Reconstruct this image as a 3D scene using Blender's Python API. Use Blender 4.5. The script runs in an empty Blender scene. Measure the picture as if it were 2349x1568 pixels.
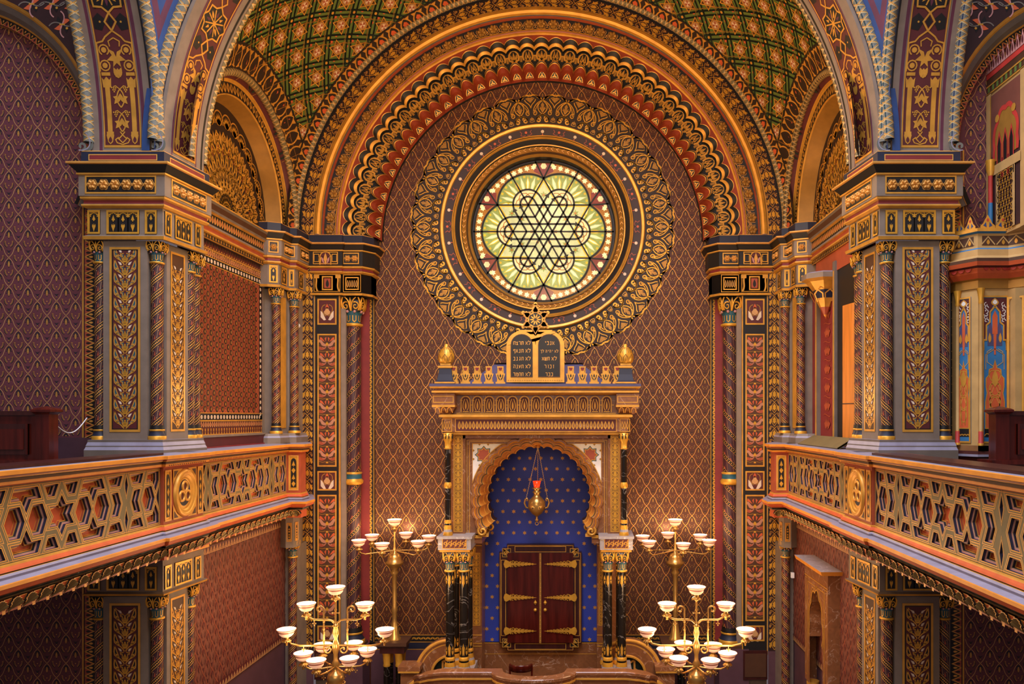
import bpy, math, random
from mathutils import Vector
from mathutils.geometry import tessellate_polygon
random.seed(7)
PI = math.pi
sin, cos = math.sin, math.cos
COL = bpy.context.scene.collection
# ---- calibration: camera 6.6 m above the floor, 0.8 m right of the hall's axis, looking straight along +Y
F, CX, CY, CAMX, H0 = 1800.0, 1340.0, 956.0, 0.8, 6.6
def X(x, d): return (x - CX) * d / F + CAMX
def Z(y, d): return (CY - y) * d / F + H0
# ------------------------------------------------------------------ materials
def lin(c):
    return tuple(((v / 12.92) if v <= .04045 else ((v + .055) / 1.055) ** 2.4) for v in c)
def hexc(h): return lin(tuple(int(h[i:i + 2], 16) / 255 for i in (0, 2, 4)))
MATS = {}
def mat(name, h, rough=.55, metal=0., var=.12, scale=6., bump=0., emit=0., ecol=None, wood=False, marble=None, trans=0.):
    m = bpy.data.materials.new(name); m.use_nodes = True
    nt = m.node_tree; b = nt.nodes['Principled BSDF']; L = nt.links
    c = hexc(h)
    tc = nt.nodes.new('ShaderNodeTexCoord'); no = nt.nodes.new('ShaderNodeTexNoise')
    no.inputs['Scale'].default_value = scale; no.inputs['Detail'].default_value = 4.
    vec = tc.outputs['Object']
    if wood:
        mp = nt.nodes.new('ShaderNodeMapping'); mp.inputs['Scale'].default_value = (8, 8, .7)
        L.new(vec, mp.inputs['Vector']); vec = mp.outputs['Vector']
    L.new(vec, no.inputs['Vector'])
    rp = nt.nodes.new('ShaderNodeValToRGB'); L.new(no.outputs['Fac'], rp.inputs['Fac'])
    e = rp.color_ramp.elements
    e[0].position, e[1].position = .3, .7
    e[0].color = tuple(v * (1 - var) for v in c) + (1,)
    e[1].color = tuple(min(1, v * (1 + var)) for v in c) + (1,)
    if marble:
        no.inputs['Distortion'].default_value = 1.5
        q = e.new(.5); q.color = tuple(c) + (1,)
        e[0].position, e[1].position, e[2].position = .2, .5, .8
        mu = nt.nodes.new('ShaderNodeTexNoise'); mu.inputs['Scale'].default_value = 1.3; mu.inputs['Detail'].default_value = 8
        mu.inputs['Distortion'].default_value = 2.2; L.new(vec, mu.inputs['Vector'])
        r2 = nt.nodes.new('ShaderNodeValToRGB'); L.new(mu.outputs['Fac'], r2.inputs['Fac'])
        k = r2.color_ramp.elements; k[0].position, k[1].position = .492, .508
        k[0].color = k[1].color = (0, 0, 0, 1); w = k.new(.5); w.color = (.7, .7, .7, 1)
        mx = nt.nodes.new('ShaderNodeMixRGB'); mx.inputs['Color2'].default_value = hexc(marble) + (1,)
        L.new(r2.outputs['Color'], mx.inputs['Fac']); L.new(rp.outputs['Color'], mx.inputs['Color1'])
        L.new(mx.outputs['Color'], b.inputs['Base Color'])
    else:
        L.new(rp.outputs['Color'], b.inputs['Base Color'])
    b.inputs['Roughness'].default_value = rough; b.inputs['Metallic'].default_value = metal
    if bump:
        bp = nt.nodes.new('ShaderNodeBump'); bp.inputs['Strength'].default_value = bump; bp.inputs['Distance'].default_value = .01
        L.new(no.outputs['Fac'], bp.inputs['Height']); L.new(bp.outputs['Normal'], b.inputs['Normal'])
    if emit:
        b.inputs['Emission Color'].default_value = (hexc(ecol) if ecol else c) + (1,)
        b.inputs['Emission Strength'].default_value = emit
    if trans: b.inputs['Transmission Weight'].default_value = trans
    MATS[name] = m
    return m
for n, h, kw in (
    ('gold', 'd6993a', dict(rough=.42, metal=.35, var=.16)),
    ('gilt', 'dc9f34', dict(rough=.38, metal=.4, var=.16, bump=.1)),
    ('orange', 'd98a2a', dict(rough=.5, metal=.1)),
    ('goldline', 'd99a45', dict(rough=.45, metal=.2)),
    ('dimgold', 'a8772f', dict(rough=.45, metal=.3)),
    ('taupe', '7d6c5c', dict(rough=.6)),
    ('tauped', '6a5d52', dict(rough=.6)),
    ('ledge', '8f8896', dict(rough=.45)),  # lavender of the dome skylight mixed into this ledge colour
    ('black', '15110f', dict(rough=.5)),
    ('navy', '1d2032', dict(rough=.5)),
    ('blue', '26406e', dict(rough=.5)),
    ('teal', '23525e', dict(rough=.5)),
    ('ropeb', '69695e', dict(rough=.5)),
    ('ropec', 'c9b384', dict(rough=.5)),
    ('plum', '5a2638', dict(rough=.55)),
    ('shaft', '3d1d24', dict(rough=.5)),
    ('maroond', '2c0f0d', dict(rough=.55)),
    ('pinkc', 'b57a5c', dict(rough=.55)),
    ('maroon', '541c1c', dict(rough=.55)),
    ('crimson', '7a2422', dict(rough=.55)),
    ('brown', '4a2a14', dict(rough=.55)),
    ('coral', 'c8582c', dict(rough=.5)),
    ('coralb', 'a0482a', dict(rough=.5)),
    ('corald', '8a3318', dict(rough=.5)),
    ('pink', 'b98078', dict(rough=.5)),
    ('cream', 'd8c0a4', dict(rough=.55)),
    ('white', 'e6dccd', dict(rough=.5)),
    ('olive', '70603a', dict(rough=.55)),
    ('shell', '7d683c', dict(rough=.4, metal=.25)),
    ('paper', '653037', dict(rough=.62, var=.12, scale=3)),  # reddish-brown paper with the purple of cool daylight put into it
    ('paperbk', '2c140a', dict(rough=.6)),
    ('latt', 'dd9c42', dict(rough=.42, metal=.3)),
    ('paperd', '3a1d1a', dict(rough=.62)),
    ('paperk', '2a1a22', dict(rough=.62)),
    ('paperl', 'c9955c', dict(rough=.5, metal=.15)),
    ('paperm', '74402f', dict(rough=.6)),
    ('dado', '54343a', dict(rough=.55)),
    ('green', '5c6e2c', dict(rough=.6)),
    ('greend', '14241c', dict(rough=.6)),
    ('starp', 'b98a5c', dict(rough=.55)),
    ('fil', '26130a', dict(rough=.6)),
    ('marble', '84522f', dict(rough=.3, var=.25, scale=9, marble='c8a284')),
    ('marblek', '19140f', dict(rough=.18, var=.3, scale=5, marble='8c8278')),
    ('marbleg', '9c928e', dict(rough=.35, var=.22, scale=7, marble='e0d8d0')),
    ('arkblue', '3242a0', dict(rough=.55, var=.12, scale=2)),
    ('wood', '4c150d', dict(rough=.22, var=.4, scale=2, wood=True)),
    ('woodd', '3a1713', dict(rough=.3, var=.3, scale=2, wood=True)),
    ('pine', 'c9792c', dict(rough=.45, var=.18, scale=2, wood=True)),
    ('brass', 'c89a50', dict(rough=.28, metal=.75, bump=.05)),
    ('chain', 'c9a878', dict(rough=.35, metal=.6)),
    ('shade', 'f0cdb4', dict(rough=.4, emit=.55, ecol='ffb88a')),
    ('shaderim', 'b06a58', dict(rough=.4, emit=.2, ecol='d06848')),
    ('bulb', 'fff2d8', dict(emit=14., ecol='ffd9a0')),
    ('redglass', 'd02a10', dict(rough=.2, emit=1.2, ecol='ff3a10')),
    ('lead', '161208', dict(rough=.5, metal=.3)),
    ('slate', '4b4562', dict(rough=.5)),
    ('cblue', '2f6f9c', dict(rough=.55)),
    ('cred', 'b8352a', dict(rough=.55)),
    ('stone', 'bd9559', dict(rough=.55)),
    ('plastic', 'e2dcd8', dict(rough=.4)),
    ('floor', '6a4a34', dict(rough=.4)),
    ('carpetf', '8a4020', dict(rough=.7)),
):
    mat(n, h, **kw)
# ------------------------------------------------------------------ mesh builder
class MB:
    def __init__(s): s.v = []; s.f = []; s.m = []; s.sm = []; s.mats = []
    def mi(s, name):
        if name not in s.mats: s.mats.append(name)
        return s.mats.index(name)
    def face(s, pts, m, sm=False):
        k = len(s.v); s.v += pts; s.f.append(tuple(range(k, k + len(pts)))); s.m.append(s.mi(m)); s.sm.append(sm)
    def grid(s, rows, m, cu=False, cv=False, sm=True, fn=None):
        k = len(s.v); R = len(rows); N = len(rows[0])
        for r in rows: s.v += r
        mm = None if fn else s.mi(m)
        for i in range(R if cv else R - 1):
            for j in range(N if cu else N - 1):
                a, b = i * N, ((i + 1) % R) * N; j2 = (j + 1) % N
                s.f.append((k + a + j, k + a + j2, k + b + j2, k + b + j))
                s.m.append(s.mi(fn(i, j)) if fn else mm); s.sm.append(sm)
    def box(s, x0, x1, y0, y1, z0, z1, m):
        p = [(x, y, z) for z in (z0, z1) for y in (y0, y1) for x in (x0, x1)]
        k = len(s.v); s.v += p
        for f in ((0, 1, 3, 2), (4, 6, 7, 5), (0, 4, 5, 1), (2, 3, 7, 6), (0, 2, 6, 4), (1, 5, 7, 3)):
            s.f.append(tuple(k + i for i in f)); s.m.append(s.mi(m)); s.sm.append(False)
    def lathe(s, cx, cy, prof, m, n=20, mats=None, lobes=0, amp=0., a0=0., sm=True, sq=0.):
        rows = []
        for r, z in prof:
            row = []
            for j in range(n):
                a = a0 + 2 * PI * j / n
                q = r * (1 + amp * cos(lobes * a))
                if sq:
                    q *= (1 - sq) + sq / max(abs(cos(a)), abs(sin(a)))
                row.append((cx + q * cos(a), cy + q * sin(a), z))
            rows.append(row)
        s.grid(rows, m, cu=True, sm=sm, fn=(lambda i, j: mats[i]) if mats else None)
    def prism(s, pts, z0, z1, m, mt=None, holes=None):
        n = len(pts); k = len(s.v)
        s.v += [(x, y, z0) for x, y in pts] + [(x, y, z1) for x, y in pts]
        for i in range(n):
            j = (i + 1) % n
            s.f.append((k + i, k + j, k + n + j, k + n + i)); s.m.append(s.mi(m)); s.sm.append(False)
        for o in (0, n):
            s.f.append(tuple(k + o + i for i in range(n))); s.m.append(s.mi(mt or m)); s.sm.append(False)
    def course(s, plan, prof, mats, closed=False, sm=False):
        rows = [[(x, y, z) for x, y in offs(plan, o, closed)] for o, z in prof]
        s.grid(rows, None, cu=closed, sm=sm, fn=lambda i, j: mats[i] if isinstance(mats, (list, tuple)) else mats)
    def tube(s, pts, r, m, n=8, taper=None, caps=True):
        P = [Vector(p) for p in pts]; rows = []; N = len(P); up = None
        for i in range(N):
            t = (P[min(i + 1, N - 1)] - P[max(i - 1, 0)])
            if t.length < 1e-9: t = Vector((0, 0, 1))
            t.normalize()
            if up is None:
                up = Vector((0, 0, 1)) if abs(t.z) < .9 else Vector((1, 0, 0))
            up = (up - t * up.dot(t))
            if up.length < 1e-6: up = t.orthogonal()
            up.normalize(); b = t.cross(up)
            q = r if taper is None else r * taper[i]
            rows.append([tuple(P[i] + (up * cos(2 * PI * j / n) + b * sin(2 * PI * j / n)) * q) for j in range(n)])
        s.grid(rows, m, cu=True)
        if caps:
            s.face(rows[0][::-1], m); s.face(list(rows[-1]), m)
    def ball(s, c, r, m, n=10, sz=1.):
        s.lathe(c[0], c[1], [(max(r * sin(PI * i / n), 1e-5), c[2] - r * sz * cos(PI * i / n)) for i in range(n + 1)], m, n=n + 2)
    def put(s, pat, fn, hs=.0012):
        for pts, faces, m, h in pat.it:
            k = len(s.v); q = s.mi(m)
            s.v += [fn(u, v, h * hs) for u, v in pts]
            for f in faces:
                s.f.append(tuple(k + i for i in f)); s.m.append(q); s.sm.append(False)
    def build(s, name, parent=None, mir=False, kind=None):
        me = bpy.data.meshes.new(name)
        v = [(-x, y, z) for x, y, z in s.v] if mir else s.v
        if parent is not None:
            o0 = parent_origin(parent); v = [(x - o0[0], y - o0[1], z - o0[2]) for x, y, z in v]
        f = [t[::-1] for t in s.f] if mir else s.f
        me.from_pydata(v, [], f)
        for n in s.mats: me.materials.append(MATS[n])
        me.polygons.foreach_set('material_index', s.m); me.polygons.foreach_set('use_smooth', s.sm)
        me.update()
        o = bpy.data.objects.new(name, me); COL.objects.link(o)
        if parent is not None: o.parent = parent
        if kind: o['kind'] = kind
        return o
def parent_origin(p):
    l = Vector((0, 0, 0))
    while p is not None: l += p.location; p = p.parent
    return l
def thing(name, label, cat, loc=(0, 0, 0), group=None):
    o = bpy.data.objects.new(name, None); COL.objects.link(o); o.location = loc; o.empty_display_size = .1
    tag(o, label, cat, group); return o
def tag(o, label, cat, group=None):
    o['label'] = label; o['category'] = cat
    if group: o['group'] = group
    return o
def dup(o, loc, label, group=None, sx=1):
    r = o.copy(); COL.objects.link(r); r.location = loc; r['label'] = label
    if group: r['group'] = group
    if sx < 0: r.scale = (-1, 1, 1)
    def kids(a, b):
        for ch in list(a.children):
            if ch == b or ch == r: continue
            c = ch.copy(); COL.objects.link(c); c.parent = b; kids(ch, c)
    kids(o, r)
    return r
def offs(pts, o, closed=False):
    n = len(pts); out = []
    for i in range(n):
        p = pts[i]
        a = pts[i - 1] if (i > 0 or closed) else None
        b = pts[(i + 1) % n] if (i < n - 1 or closed) else None
        ns = []
        for q, r in ((a, p), (p, b)):
            if q is None or r is None: continue
            dx, dy = r[0] - q[0], r[1] - q[1]; l = math.hypot(dx, dy) or 1
            ns.append((dy / l, -dx / l))
        if len(ns) == 1: nx, ny = ns[0]; k = 1
        else:
            nx, ny = ns[0][0] + ns[1][0], ns[0][1] + ns[1][1]; l = math.hypot(nx, ny)
            if l < 1e-6: nx, ny = ns[0]; k = 1
            else:
                nx, ny = nx / l, ny / l; k = 1 / max(.35, nx * ns[0][0] + ny * ns[0][1])
        out.append((p[0] + nx * o * k, p[1] + ny * o * k))
    return out
# ------------------------------------------------------------------ flat ornament drawn as inlaid polygons
def arc(cx, cy, r, a0, a1, n=10, ry=None):
    ry = ry or r
    return [(cx + r * cos(math.radians(a0 + (a1 - a0) * i / n)), cy + ry * sin(math.radians(a0 + (a1 - a0) * i / n))) for i in range(n + 1)]
def spiral(cx, cy, r0, r1, a0, a1, n=14):
    return [(cx + (r0 + (r1 - r0) * i / n) * cos(math.radians(a0 + (a1 - a0) * i / n)), cy + (r0 + (r1 - r0) * i / n) * sin(math.radians(a0 + (a1 - a0) * i / n))) for i in range(n + 1)]
def bez(*p, n=8):
    out = []
    for i in range(n + 1):
        t = i / n; q = list(p)
        while len(q) > 1: q = [(a[0] + (b[0] - a[0]) * t, a[1] + (b[1] - a[1]) * t) for a, b in zip(q, q[1:])]
        out.append(q[0])
    return out
def ngon(cx, cy, r, n, a0=0.): return [(cx + r * cos(a0 + 2 * PI * i / n), cy + r * sin(a0 + 2 * PI * i / n)) for i in range(n)]
def star(cx, cy, r, n=6, k=.577, a0=PI / 2): return [(cx + (r if i % 2 == 0 else r * k) * cos(a0 + PI * i / n), cy + (r if i % 2 == 0 else r * k) * sin(a0 + PI * i / n)) for i in range(2 * n)]
def leafp(p, q, w, bend=0., n=5):
    dx, dy = q[0] - p[0], q[1] - p[1]; l = math.hypot(dx, dy) or 1; nx, ny = -dy / l, dx / l
    a, b = [], []
    for i in range(n + 1):
        t = i / n; k = w * sin(PI * t ** .8) ; c = bend * sin(PI * t)
        x, y = p[0] + dx * t + nx * c, p[1] + dy * t + ny * c
        a.append((x + nx * k, y + ny * k)); b.append((x - nx * k, y - ny * k))
    return a + b[-2:0:-1]
class Pat:
    def __init__(s): s.it = []
    def poly(s, pts, m, h=1): s.it.append((list(pts), [tuple(range(len(pts)))], m, h)); return s
    def disk(s, x, y, r, m, h=1, n=8): return s.poly(ngon(x, y, r, n), m, h)
    def rect(s, x0, x1, y0, y1, m, h=1, nx=1, ny=1):
        if nx == 1 and ny == 1: return s.poly([(x0, y0), (x1, y0), (x1, y1), (x0, y1)], m, h)
        pts = [(x0 + (x1 - x0) * i / nx, y0 + (y1 - y0) * j / ny) for j in range(ny + 1) for i in range(nx + 1)]
        fs = [(j * (nx + 1) + i, j * (nx + 1) + i + 1, (j + 1) * (nx + 1) + i + 1, (j + 1) * (nx + 1) + i) for j in range(ny) for i in range(nx)]
        s.it.append((pts, fs, m, h)); return s
    def stroke(s, pts, w, m, h=2, closed=False, tap=False):
        n = len(pts); o1 = offs(pts, w / 2, closed); o2 = offs(pts, -w / 2, closed)
        if tap:
            o1 = [tuple(p[c] + (q[c] - p[c]) * (1 - .8 * i / (n - 1)) for c in (0, 1)) for i, (p, q) in enumerate(zip(pts, o1))]
            o2 = [tuple(p[c] + (q[c] - p[c]) * (1 - .8 * i / (n - 1)) for c in (0, 1)) for i, (p, q) in enumerate(zip(pts, o2))]
        fs = [(i, (i + 1) % n, n + (i + 1) % n, n + i) for i in range(n if closed else n - 1)]
        s.it.append((o1 + o2, fs, m, h)); return s
    def frame(s, x0, x1, y0, y1, w, m, h=2):
        return s.stroke([(x0 + w / 2, y0 + w / 2), (x1 - w / 2, y0 + w / 2), (x1 - w / 2, y1 - w / 2), (x0 + w / 2, y1 - w / 2)], w, m, h, closed=True)
    def inst(s, o, ox=0, oy=0, sc=1., rot=0., fx=1, sy=None, dh=0):
        c, q = cos(rot), sin(rot); sy = sc if sy is None else sy
        for pts, f, m, h in o.it:
            s.it.append(([(ox + c * x * sc * fx - q * y * sy, oy + q * x * sc * fx + c * y * sy) for x, y in pts], f, m, h + dh))
        return s
    def mir(s):   # add the mirror image in u
        s.it += [([(-x, y) for x, y in p], f, m, h) for p, f, m, h in s.it]; return s
    def clip(s, x0, x1, y0, y1):
        out = []
        for pts, fs, m, h in s.it:
            xs = [p[0] for p in pts]; ys = [p[1] for p in pts]
            if max(xs) < x0 or min(xs) > x1 or max(ys) < y0 or min(ys) > y1: continue
            if min(xs) >= x0 and max(xs) <= x1 and min(ys) >= y0 and max(ys) <= y1: out.append((pts, fs, m, h)); continue
            for f in fs:
                P = [pts[i] for i in f]
                for ax, lim, sg in ((0, x0, 1), (0, x1, -1), (1, y0, 1), (1, y1, -1)):
                    Q = []
                    for i in range(len(P)):
                        a, b = P[i - 1], P[i]; da, db = sg * (a[ax] - lim), sg * (b[ax] - lim)
                        if (da >= 0) != (db >= 0):
                            t = da / (da - db); Q.append((a[0] + (b[0] - a[0]) * t, a[1] + (b[1] - a[1]) * t))
                        if db >= 0: Q.append(b)
                    P = Q
                    if len(P) < 3: break
                if len(P) >= 3: out.append((P, [tuple(range(len(P)))], m, h))
        s.it = out; return s
def rep(tile, xs, ys, **k):
    p = Pat()
    for x in xs:
        for y in ys: p.inst(tile, x, y, **k)
    return p
def rng(a, b, step):
    n = max(1, round((b - a) / step)); st = (b - a) / n
    return [a + st * (i + .5) for i in range(n)], st
# surface maps (u, v, h) -> world
def planeF(x0, d, z0): return lambda u, v, h: (x0 + u, d - h, z0 + v)            # faces the camera (-Y)
def planeS(x, y0, z0, s=1): return lambda u, v, h: (x + s * h, y0 + u, z0 + v)    # faces +-X
def plane2(p0, p1, z0):     # vertical plane through two plan points, outward = right of travel
    dx, dy = p1[0] - p0[0], p1[1] - p0[1]; l = math.hypot(dx, dy); dx /= l; dy /= l
    return lambda u, v, h: (p0[0] + dx * u + dy * h, p0[1] + dy * u - dx * h, z0 + v)
def polarF(cx, cz, d): return lambda u, v, h: (cx + v * cos(u), d - h, cz + v * sin(u))
def cylV(cx, cy, r, z0=0): return lambda u, v, h: (cx + (r + h) * sin(u / r), cy - (r + h) * cos(u / r), z0 + v)
def rowsgrid(fn, us, vs, h=0.): return [[fn(u, v, h) for u in us] for v in vs]
def lsp(a, b, n): return [a + (b - a) * i / n for i in range(n + 1)]
# ------------------------------------------------------------------ ornament motifs (metres)
def wavy(x0, y0, x1, y1, a=.085, n=9):
    return [(x0 + (x1 - x0) * (t + a * sin(2 * PI * t)), y0 + (y1 - y0) * t) for t in [i / n for i in range(n + 1)]]
def wp_tile(w=.25, h=.38, line='paperl', dark='paperk', gold='goldline', lw=.0075):
    p = Pat()
    p.stroke(wavy(0, -h / 2, w / 2, 0), lw, line, 2)
    p.stroke(wavy(0, h / 2, w / 2, 0), lw, line, 2)
    q = Pat()
    lotus = [(0, .20), (.055, .175), (.07, .13), (.06, .085), (.1, .05), (.045, .055), (.016, .03), (.016, -.02), (0, -.045)]
    q.poly([(x * .42, .075 + y * .46) for x, y in lotus + [(-x, y) for x, y in lotus[-2:0:-1]]], dark, 1)
    tri = [(.09, -.105), (.05, -.125), (.02, -.15), (.022, -.18), (0, -.215)]
    q.poly([(x * .42, -.025 + y * .62) for x, y in tri + [(-.022, -.18), (-.02, -.15), (-.05, -.125), (-.09, -.105), (0, -.12)]], dark, 1)
    k = h / .5
    for i in range(5):
        y = .178 - .019 * i; hw = (.011, .017, .019, .016, .009)[i]
        q.rect(-hw * k, hw * k, (y - .0065) * k, (y + .0065) * k, gold, 2)
    q.disk(0, -.003 * k, .0095 * k, gold, 2, 6); q.disk(0, -.178 * k, .0085 * k, gold, 2, 6)
    for sg in (-1, 1):
        wing = [(sg * x * k, y * k) for x, y in ((.078, .035), (.086, .005), (.076, -.04), (.046, -.072), (.026, -.07), (.034, -.058), (.052, -.04), (.066, .0))]
        q.poly(wing, dark, 1)
        q.stroke([(sg * x * k, y * k) for x, y in ((.03, .02), (.055, .035), (.078, .055), (.1, .03), (.098, -.02), (.075, -.07), (.04, -.1))], .004, 'paperm', 1)
        for i in range(5):
            t = i / 4; a = math.radians(8 - 62 * t); r = .088
            x, y = -.012 + r * cos(a), .02 + r * sin(a) * 1.1
            x2, y2 = -.012 + (r - .024) * cos(a), .02 + (r - .024) * sin(a) * 1.1
            q.stroke([(sg * x * k, y * k), (sg * x2 * k, y2 * k)], .0065, gold, 2)
    p.inst(q); return p
WP = wp_tile()
WPL = wp_tile(line='latt', gold='dimgold', dark='paperbk', lw=.0085)     # same wallpaper round the ark, amber lamplight mixed into its colours
def wallpaper(x0, x1, y0, y1, tile=WP, w=.25, h=.38, ox=0., keep=None):
    p = Pat()
    i0, i1 = math.floor(x0 / w) - 1, math.ceil(x1 / w) + 1; j0, j1 = math.floor(y0 / h) - 1, math.ceil(y1 / h) + 1
    for j in range(2 * j0, 2 * j1 + 1):
        for i in range(i0, i1 + 1):
            cx, cy = (i + (.5 if j % 2 else 0)) * w + ox, j * h / 2
            if keep and not keep(cx, cy): continue
            p.inst(tile, cx, cy)
    return p.clip(x0, x1, y0, y1)
def vine_unit():       # tulip bud between two big leaves, crossing stems, grapes; pitch .24, half width .125
    p = Pat()
    p.poly([(0, .075), (.018, .045), (.03, .03), (.026, 0), (.034, -.012), (.018, -.035), (0, -.055), (-.018, -.035), (-.034, -.012), (-.026, 0), (-.03, .03), (-.018, .045)], 'gilt', 1)
    q = Pat()
    q.stroke([(.0, .1), (.035, .06), (.05, .02), (.045, -.03), (0, -.1)], .009, 'gilt', 1)
    q.poly([(.05, .05), (.072, .03), (.098, .03), (.085, .005), (.1, -.022), (.118, -.055), (.09, -.048), (.074, -.07), (.06, -.04), (.052, 0)], 'gilt', 1)
    q.stroke([(0, .1), (.03, .13), (.06, .145), (.085, .13)], .008, 'gilt', 1)
    for i, (x, y) in enumerate(((.06, .115), (.085, .11), (.105, .125), (.07, .095), (.095, .09), (.08, .078))): q.disk(x, y, .009, 'goldline', 1, 6)
    p.inst(q); p.inst(q, fx=-1); return p
VINE = vine_unit()
def leafborder(pitch=.09, w=.07):   # running leaf border
    p = Pat()
    for s in (0, 1):
        o = s * pitch / 2; k = 1 if s else -1
        p.poly([(k * -.4 * w, o - .3 * pitch), (k * .0, o - .22 * pitch), (k * .4 * w, o - .02 * pitch), (k * .12 * w, o), (k * .45 * w, o + .22 * pitch), (k * 0, o + .14 * pitch), (k * -.12 * w, o + .26 * pitch), (k * -.18 * w, o)], 'gilt', 1)
    return p
LEAFB = leafborder()
def zigzag(n, pitch, w, a='goldline', b='black', c='coralb'):   # triangles with small leaves
    p = Pat()
    for i in range(n):
        y = i * pitch
        p.poly([(-w / 2, y + .08 * pitch), (w / 2, y + pitch / 2), (-w / 2, y + .92 * pitch)], c, 1)
        p.stroke([(-w / 2, y), (w / 2, y + pitch / 2), (-w / 2, y + pitch)], w * .1, a, 2)
        p.poly(leafp((-w * .4, y + pitch / 2), (w * .2, y + pitch / 2), w * .12), b, 2)
        p.poly(leafp((w * .42, y), (-w * .1, y), w * .12), a, 2)
    return p
def panelvine(n, p=.155, teal='teal'):
    P = Pat(); u = Pat()
    half = Pat()
    half.poly([(.80, .92), (.82, .22), (.3, -.14), (.34, .1), (.5, .2), (.56, .42), (.66, .6)], teal, 1)
    half.poly([(.56, .80), (.3, .70), (.24, .5), (.4, .52)], 'cream', 3)
    half.poly([(.1, .36), (.34, .34), (.2, .12), (.2, -.1), (.12, .1)], teal, 1)
    half.stroke([(.82, .95), (.72, .72), (.62, .45), (.52, .2), (.7, .28), (.64, .1), (.42, .05)], .075, 'gold', 2)
    half.stroke([(.82, .95), (.86, .5), (.82, .22), (.62, .05), (.36, -.1), (.1, -.38), (.06, -.5)], .085, 'gold', 2)
    half.stroke([(.1, .45), (.25, .38), (.36, .42), (.34, .28), (.2, .25), (.22, 0), (.1, -.28)], .07, 'gold', 2)
    u.inst(half); u.inst(half, fx=-1)
    u.poly(leafp((0, -.3), (0, .3), .17), 'gilt', 3)
    for y in (-.1, .02, .14): u.stroke([(-.12, y), (.12, y)], .03, 'brown', 4)
    for i in range(n): P.inst(u, 0, i * p, sc=p)
    return P
def lotus(n, p=.295, CR='pinkc'):    # pink and coral lotus of the chancel jambs, half width .17
    P = Pat(); u = Pat(); h = Pat()
    h.poly([(.05, .02), (.2, .1), (.36, .3), (.52, .34), (.56, .14), (.44, .16), (.34, -.04), (.2, -.1), (.06, -.1)], CR, 2)
    h.poly([(.14, .18), (.3, .42), (.42, .5), (.46, .36), (.34, .3)], 'coral', 1)
    h.poly([(.06, -.12), (.22, -.18), (.5, -.1), (.54, -.3), (.3, -.34), (.12, -.26)], 'coralb', 1)
    h.poly([(.08, .2), (.16, .4), (.05, .5)], 'coral', 1)
    h.stroke([(.04, -.1), (.12, -.2), (.24, -.22), (.28, -.14)], .035, CR, 3)
    h.stroke([(.1, -.4), (.3, -.44), (.5, -.38), (.54, -.46)], .03, 'dimgold', 1)
    u.inst(h); u.inst(h, fx=-1)
    u.poly(leafp((0, -.08), (0, .16), .1), 'gilt', 3); u.rect(-.07, .07, -.5, -.4, 'gilt', 2)
    for i in range(n): P.inst(u, 0, i * p, sc=p)
    return P
def arcade(n, w, h):     # gilt arcade of n bays, each with a cypress and a leaf on black
    p = Pat(); p.rect(-w / 2, w / 2, 0, h, 'black', 1)
    p.frame(-w / 2, w / 2, 0, h, .022, 'gilt', 6); iw = w - .044; bw = iw / n
    for i in range(n):
        c = -iw / 2 + bw * (i + .5); r = bw * .44; y = h - .03 - r * 1.12
        A = arc(c, y, r * 1.0, 0, 180, 8, r * 1.0)
        top = h - .02
        p.poly([(c + bw / 2, y - .0), (c + bw / 2, top), (c, top), (c, y + r * 1.0)] + A[3::-1] , 'gilt', 3)
        p.poly([(c - bw / 2, y), (c - bw / 2, top), (c, top), (c, y + r * 1.0)] + A[5:], 'gilt', 3)
        for s in (-1, 1):
            p.poly([(c + s * bw * .46, h - .032), (c + s * bw * .14, h - .032), (c + s * bw * .46, y + r * .75)], 'black', 4)
            p.rect(c + s * bw / 2 - .005, c + s * bw / 2 + .005, .02, y, 'gilt', 3)
            for kx, ky in ((.85, .1), (.68, .5), (.3, .8)): p.disk(c + s * r * kx, y + r * ky + .006, r * .16, 'gilt', 3, 6)
        k = y - r * .2; p.poly([(c, k + r * .75), (c + r * .18, k + r * .2), (c + r * .42, k - r * .5), (c + r * .2, k - r * .45), (c + r * .1, k - r * .8), (c - r * .1, k - r * .8), (c - r * .2, k - r * .45), (c - r * .42, k - r * .5), (c - r * .18, k + r * .2)], 'gilt', 4)
        p.poly([(c, .025), (c + r * .2, .06), (c + r * .45, .095), (c + r * .38, .125), (c + r * .1, .105), (c, .135), (c - r * .1, .105), (c - r * .38, .125), (c - r * .45, .095), (c - r * .2, .06)], 'gilt', 4)
    return p
def tallarcade(w, h):
    p = Pat(); p.rect(-w / 2, w / 2, 0, h, 'gilt', 1)
    a = [(w * .28, .05), (w * .28, h - .12)] + [(w * .28 * cos(math.radians(t)), h - .12 + .07 * sin(math.radians(t))) for t in range(15, 180, 15)] + [(-w * .28, h - .12), (-w * .28, .05)]
    p.poly(a, 'black', 2)
    for k in (0, 1):
        y0 = .06 + k * (h - .14) / 2; s = (h - .16) / 2
        p.poly([(0, y0), (w * .2, y0 + s * .25), (w * .05, y0 + s * .4), (0, y0 + s * .45), (-w * .05, y0 + s * .4), (-w * .2, y0 + s * .25)], 'gilt', 3)
        p.poly([(0, y0 + s * .98), (w * .18, y0 + s * .6), (w * .05, y0 + s * .62), (0, y0 + s * .5), (-w * .05, y0 + s * .62), (-w * .18, y0 + s * .6)], 'gilt', 3)
    p.frame(-w / 2, w / 2, 0, h, .02, 'goldline', 4); return p
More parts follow.
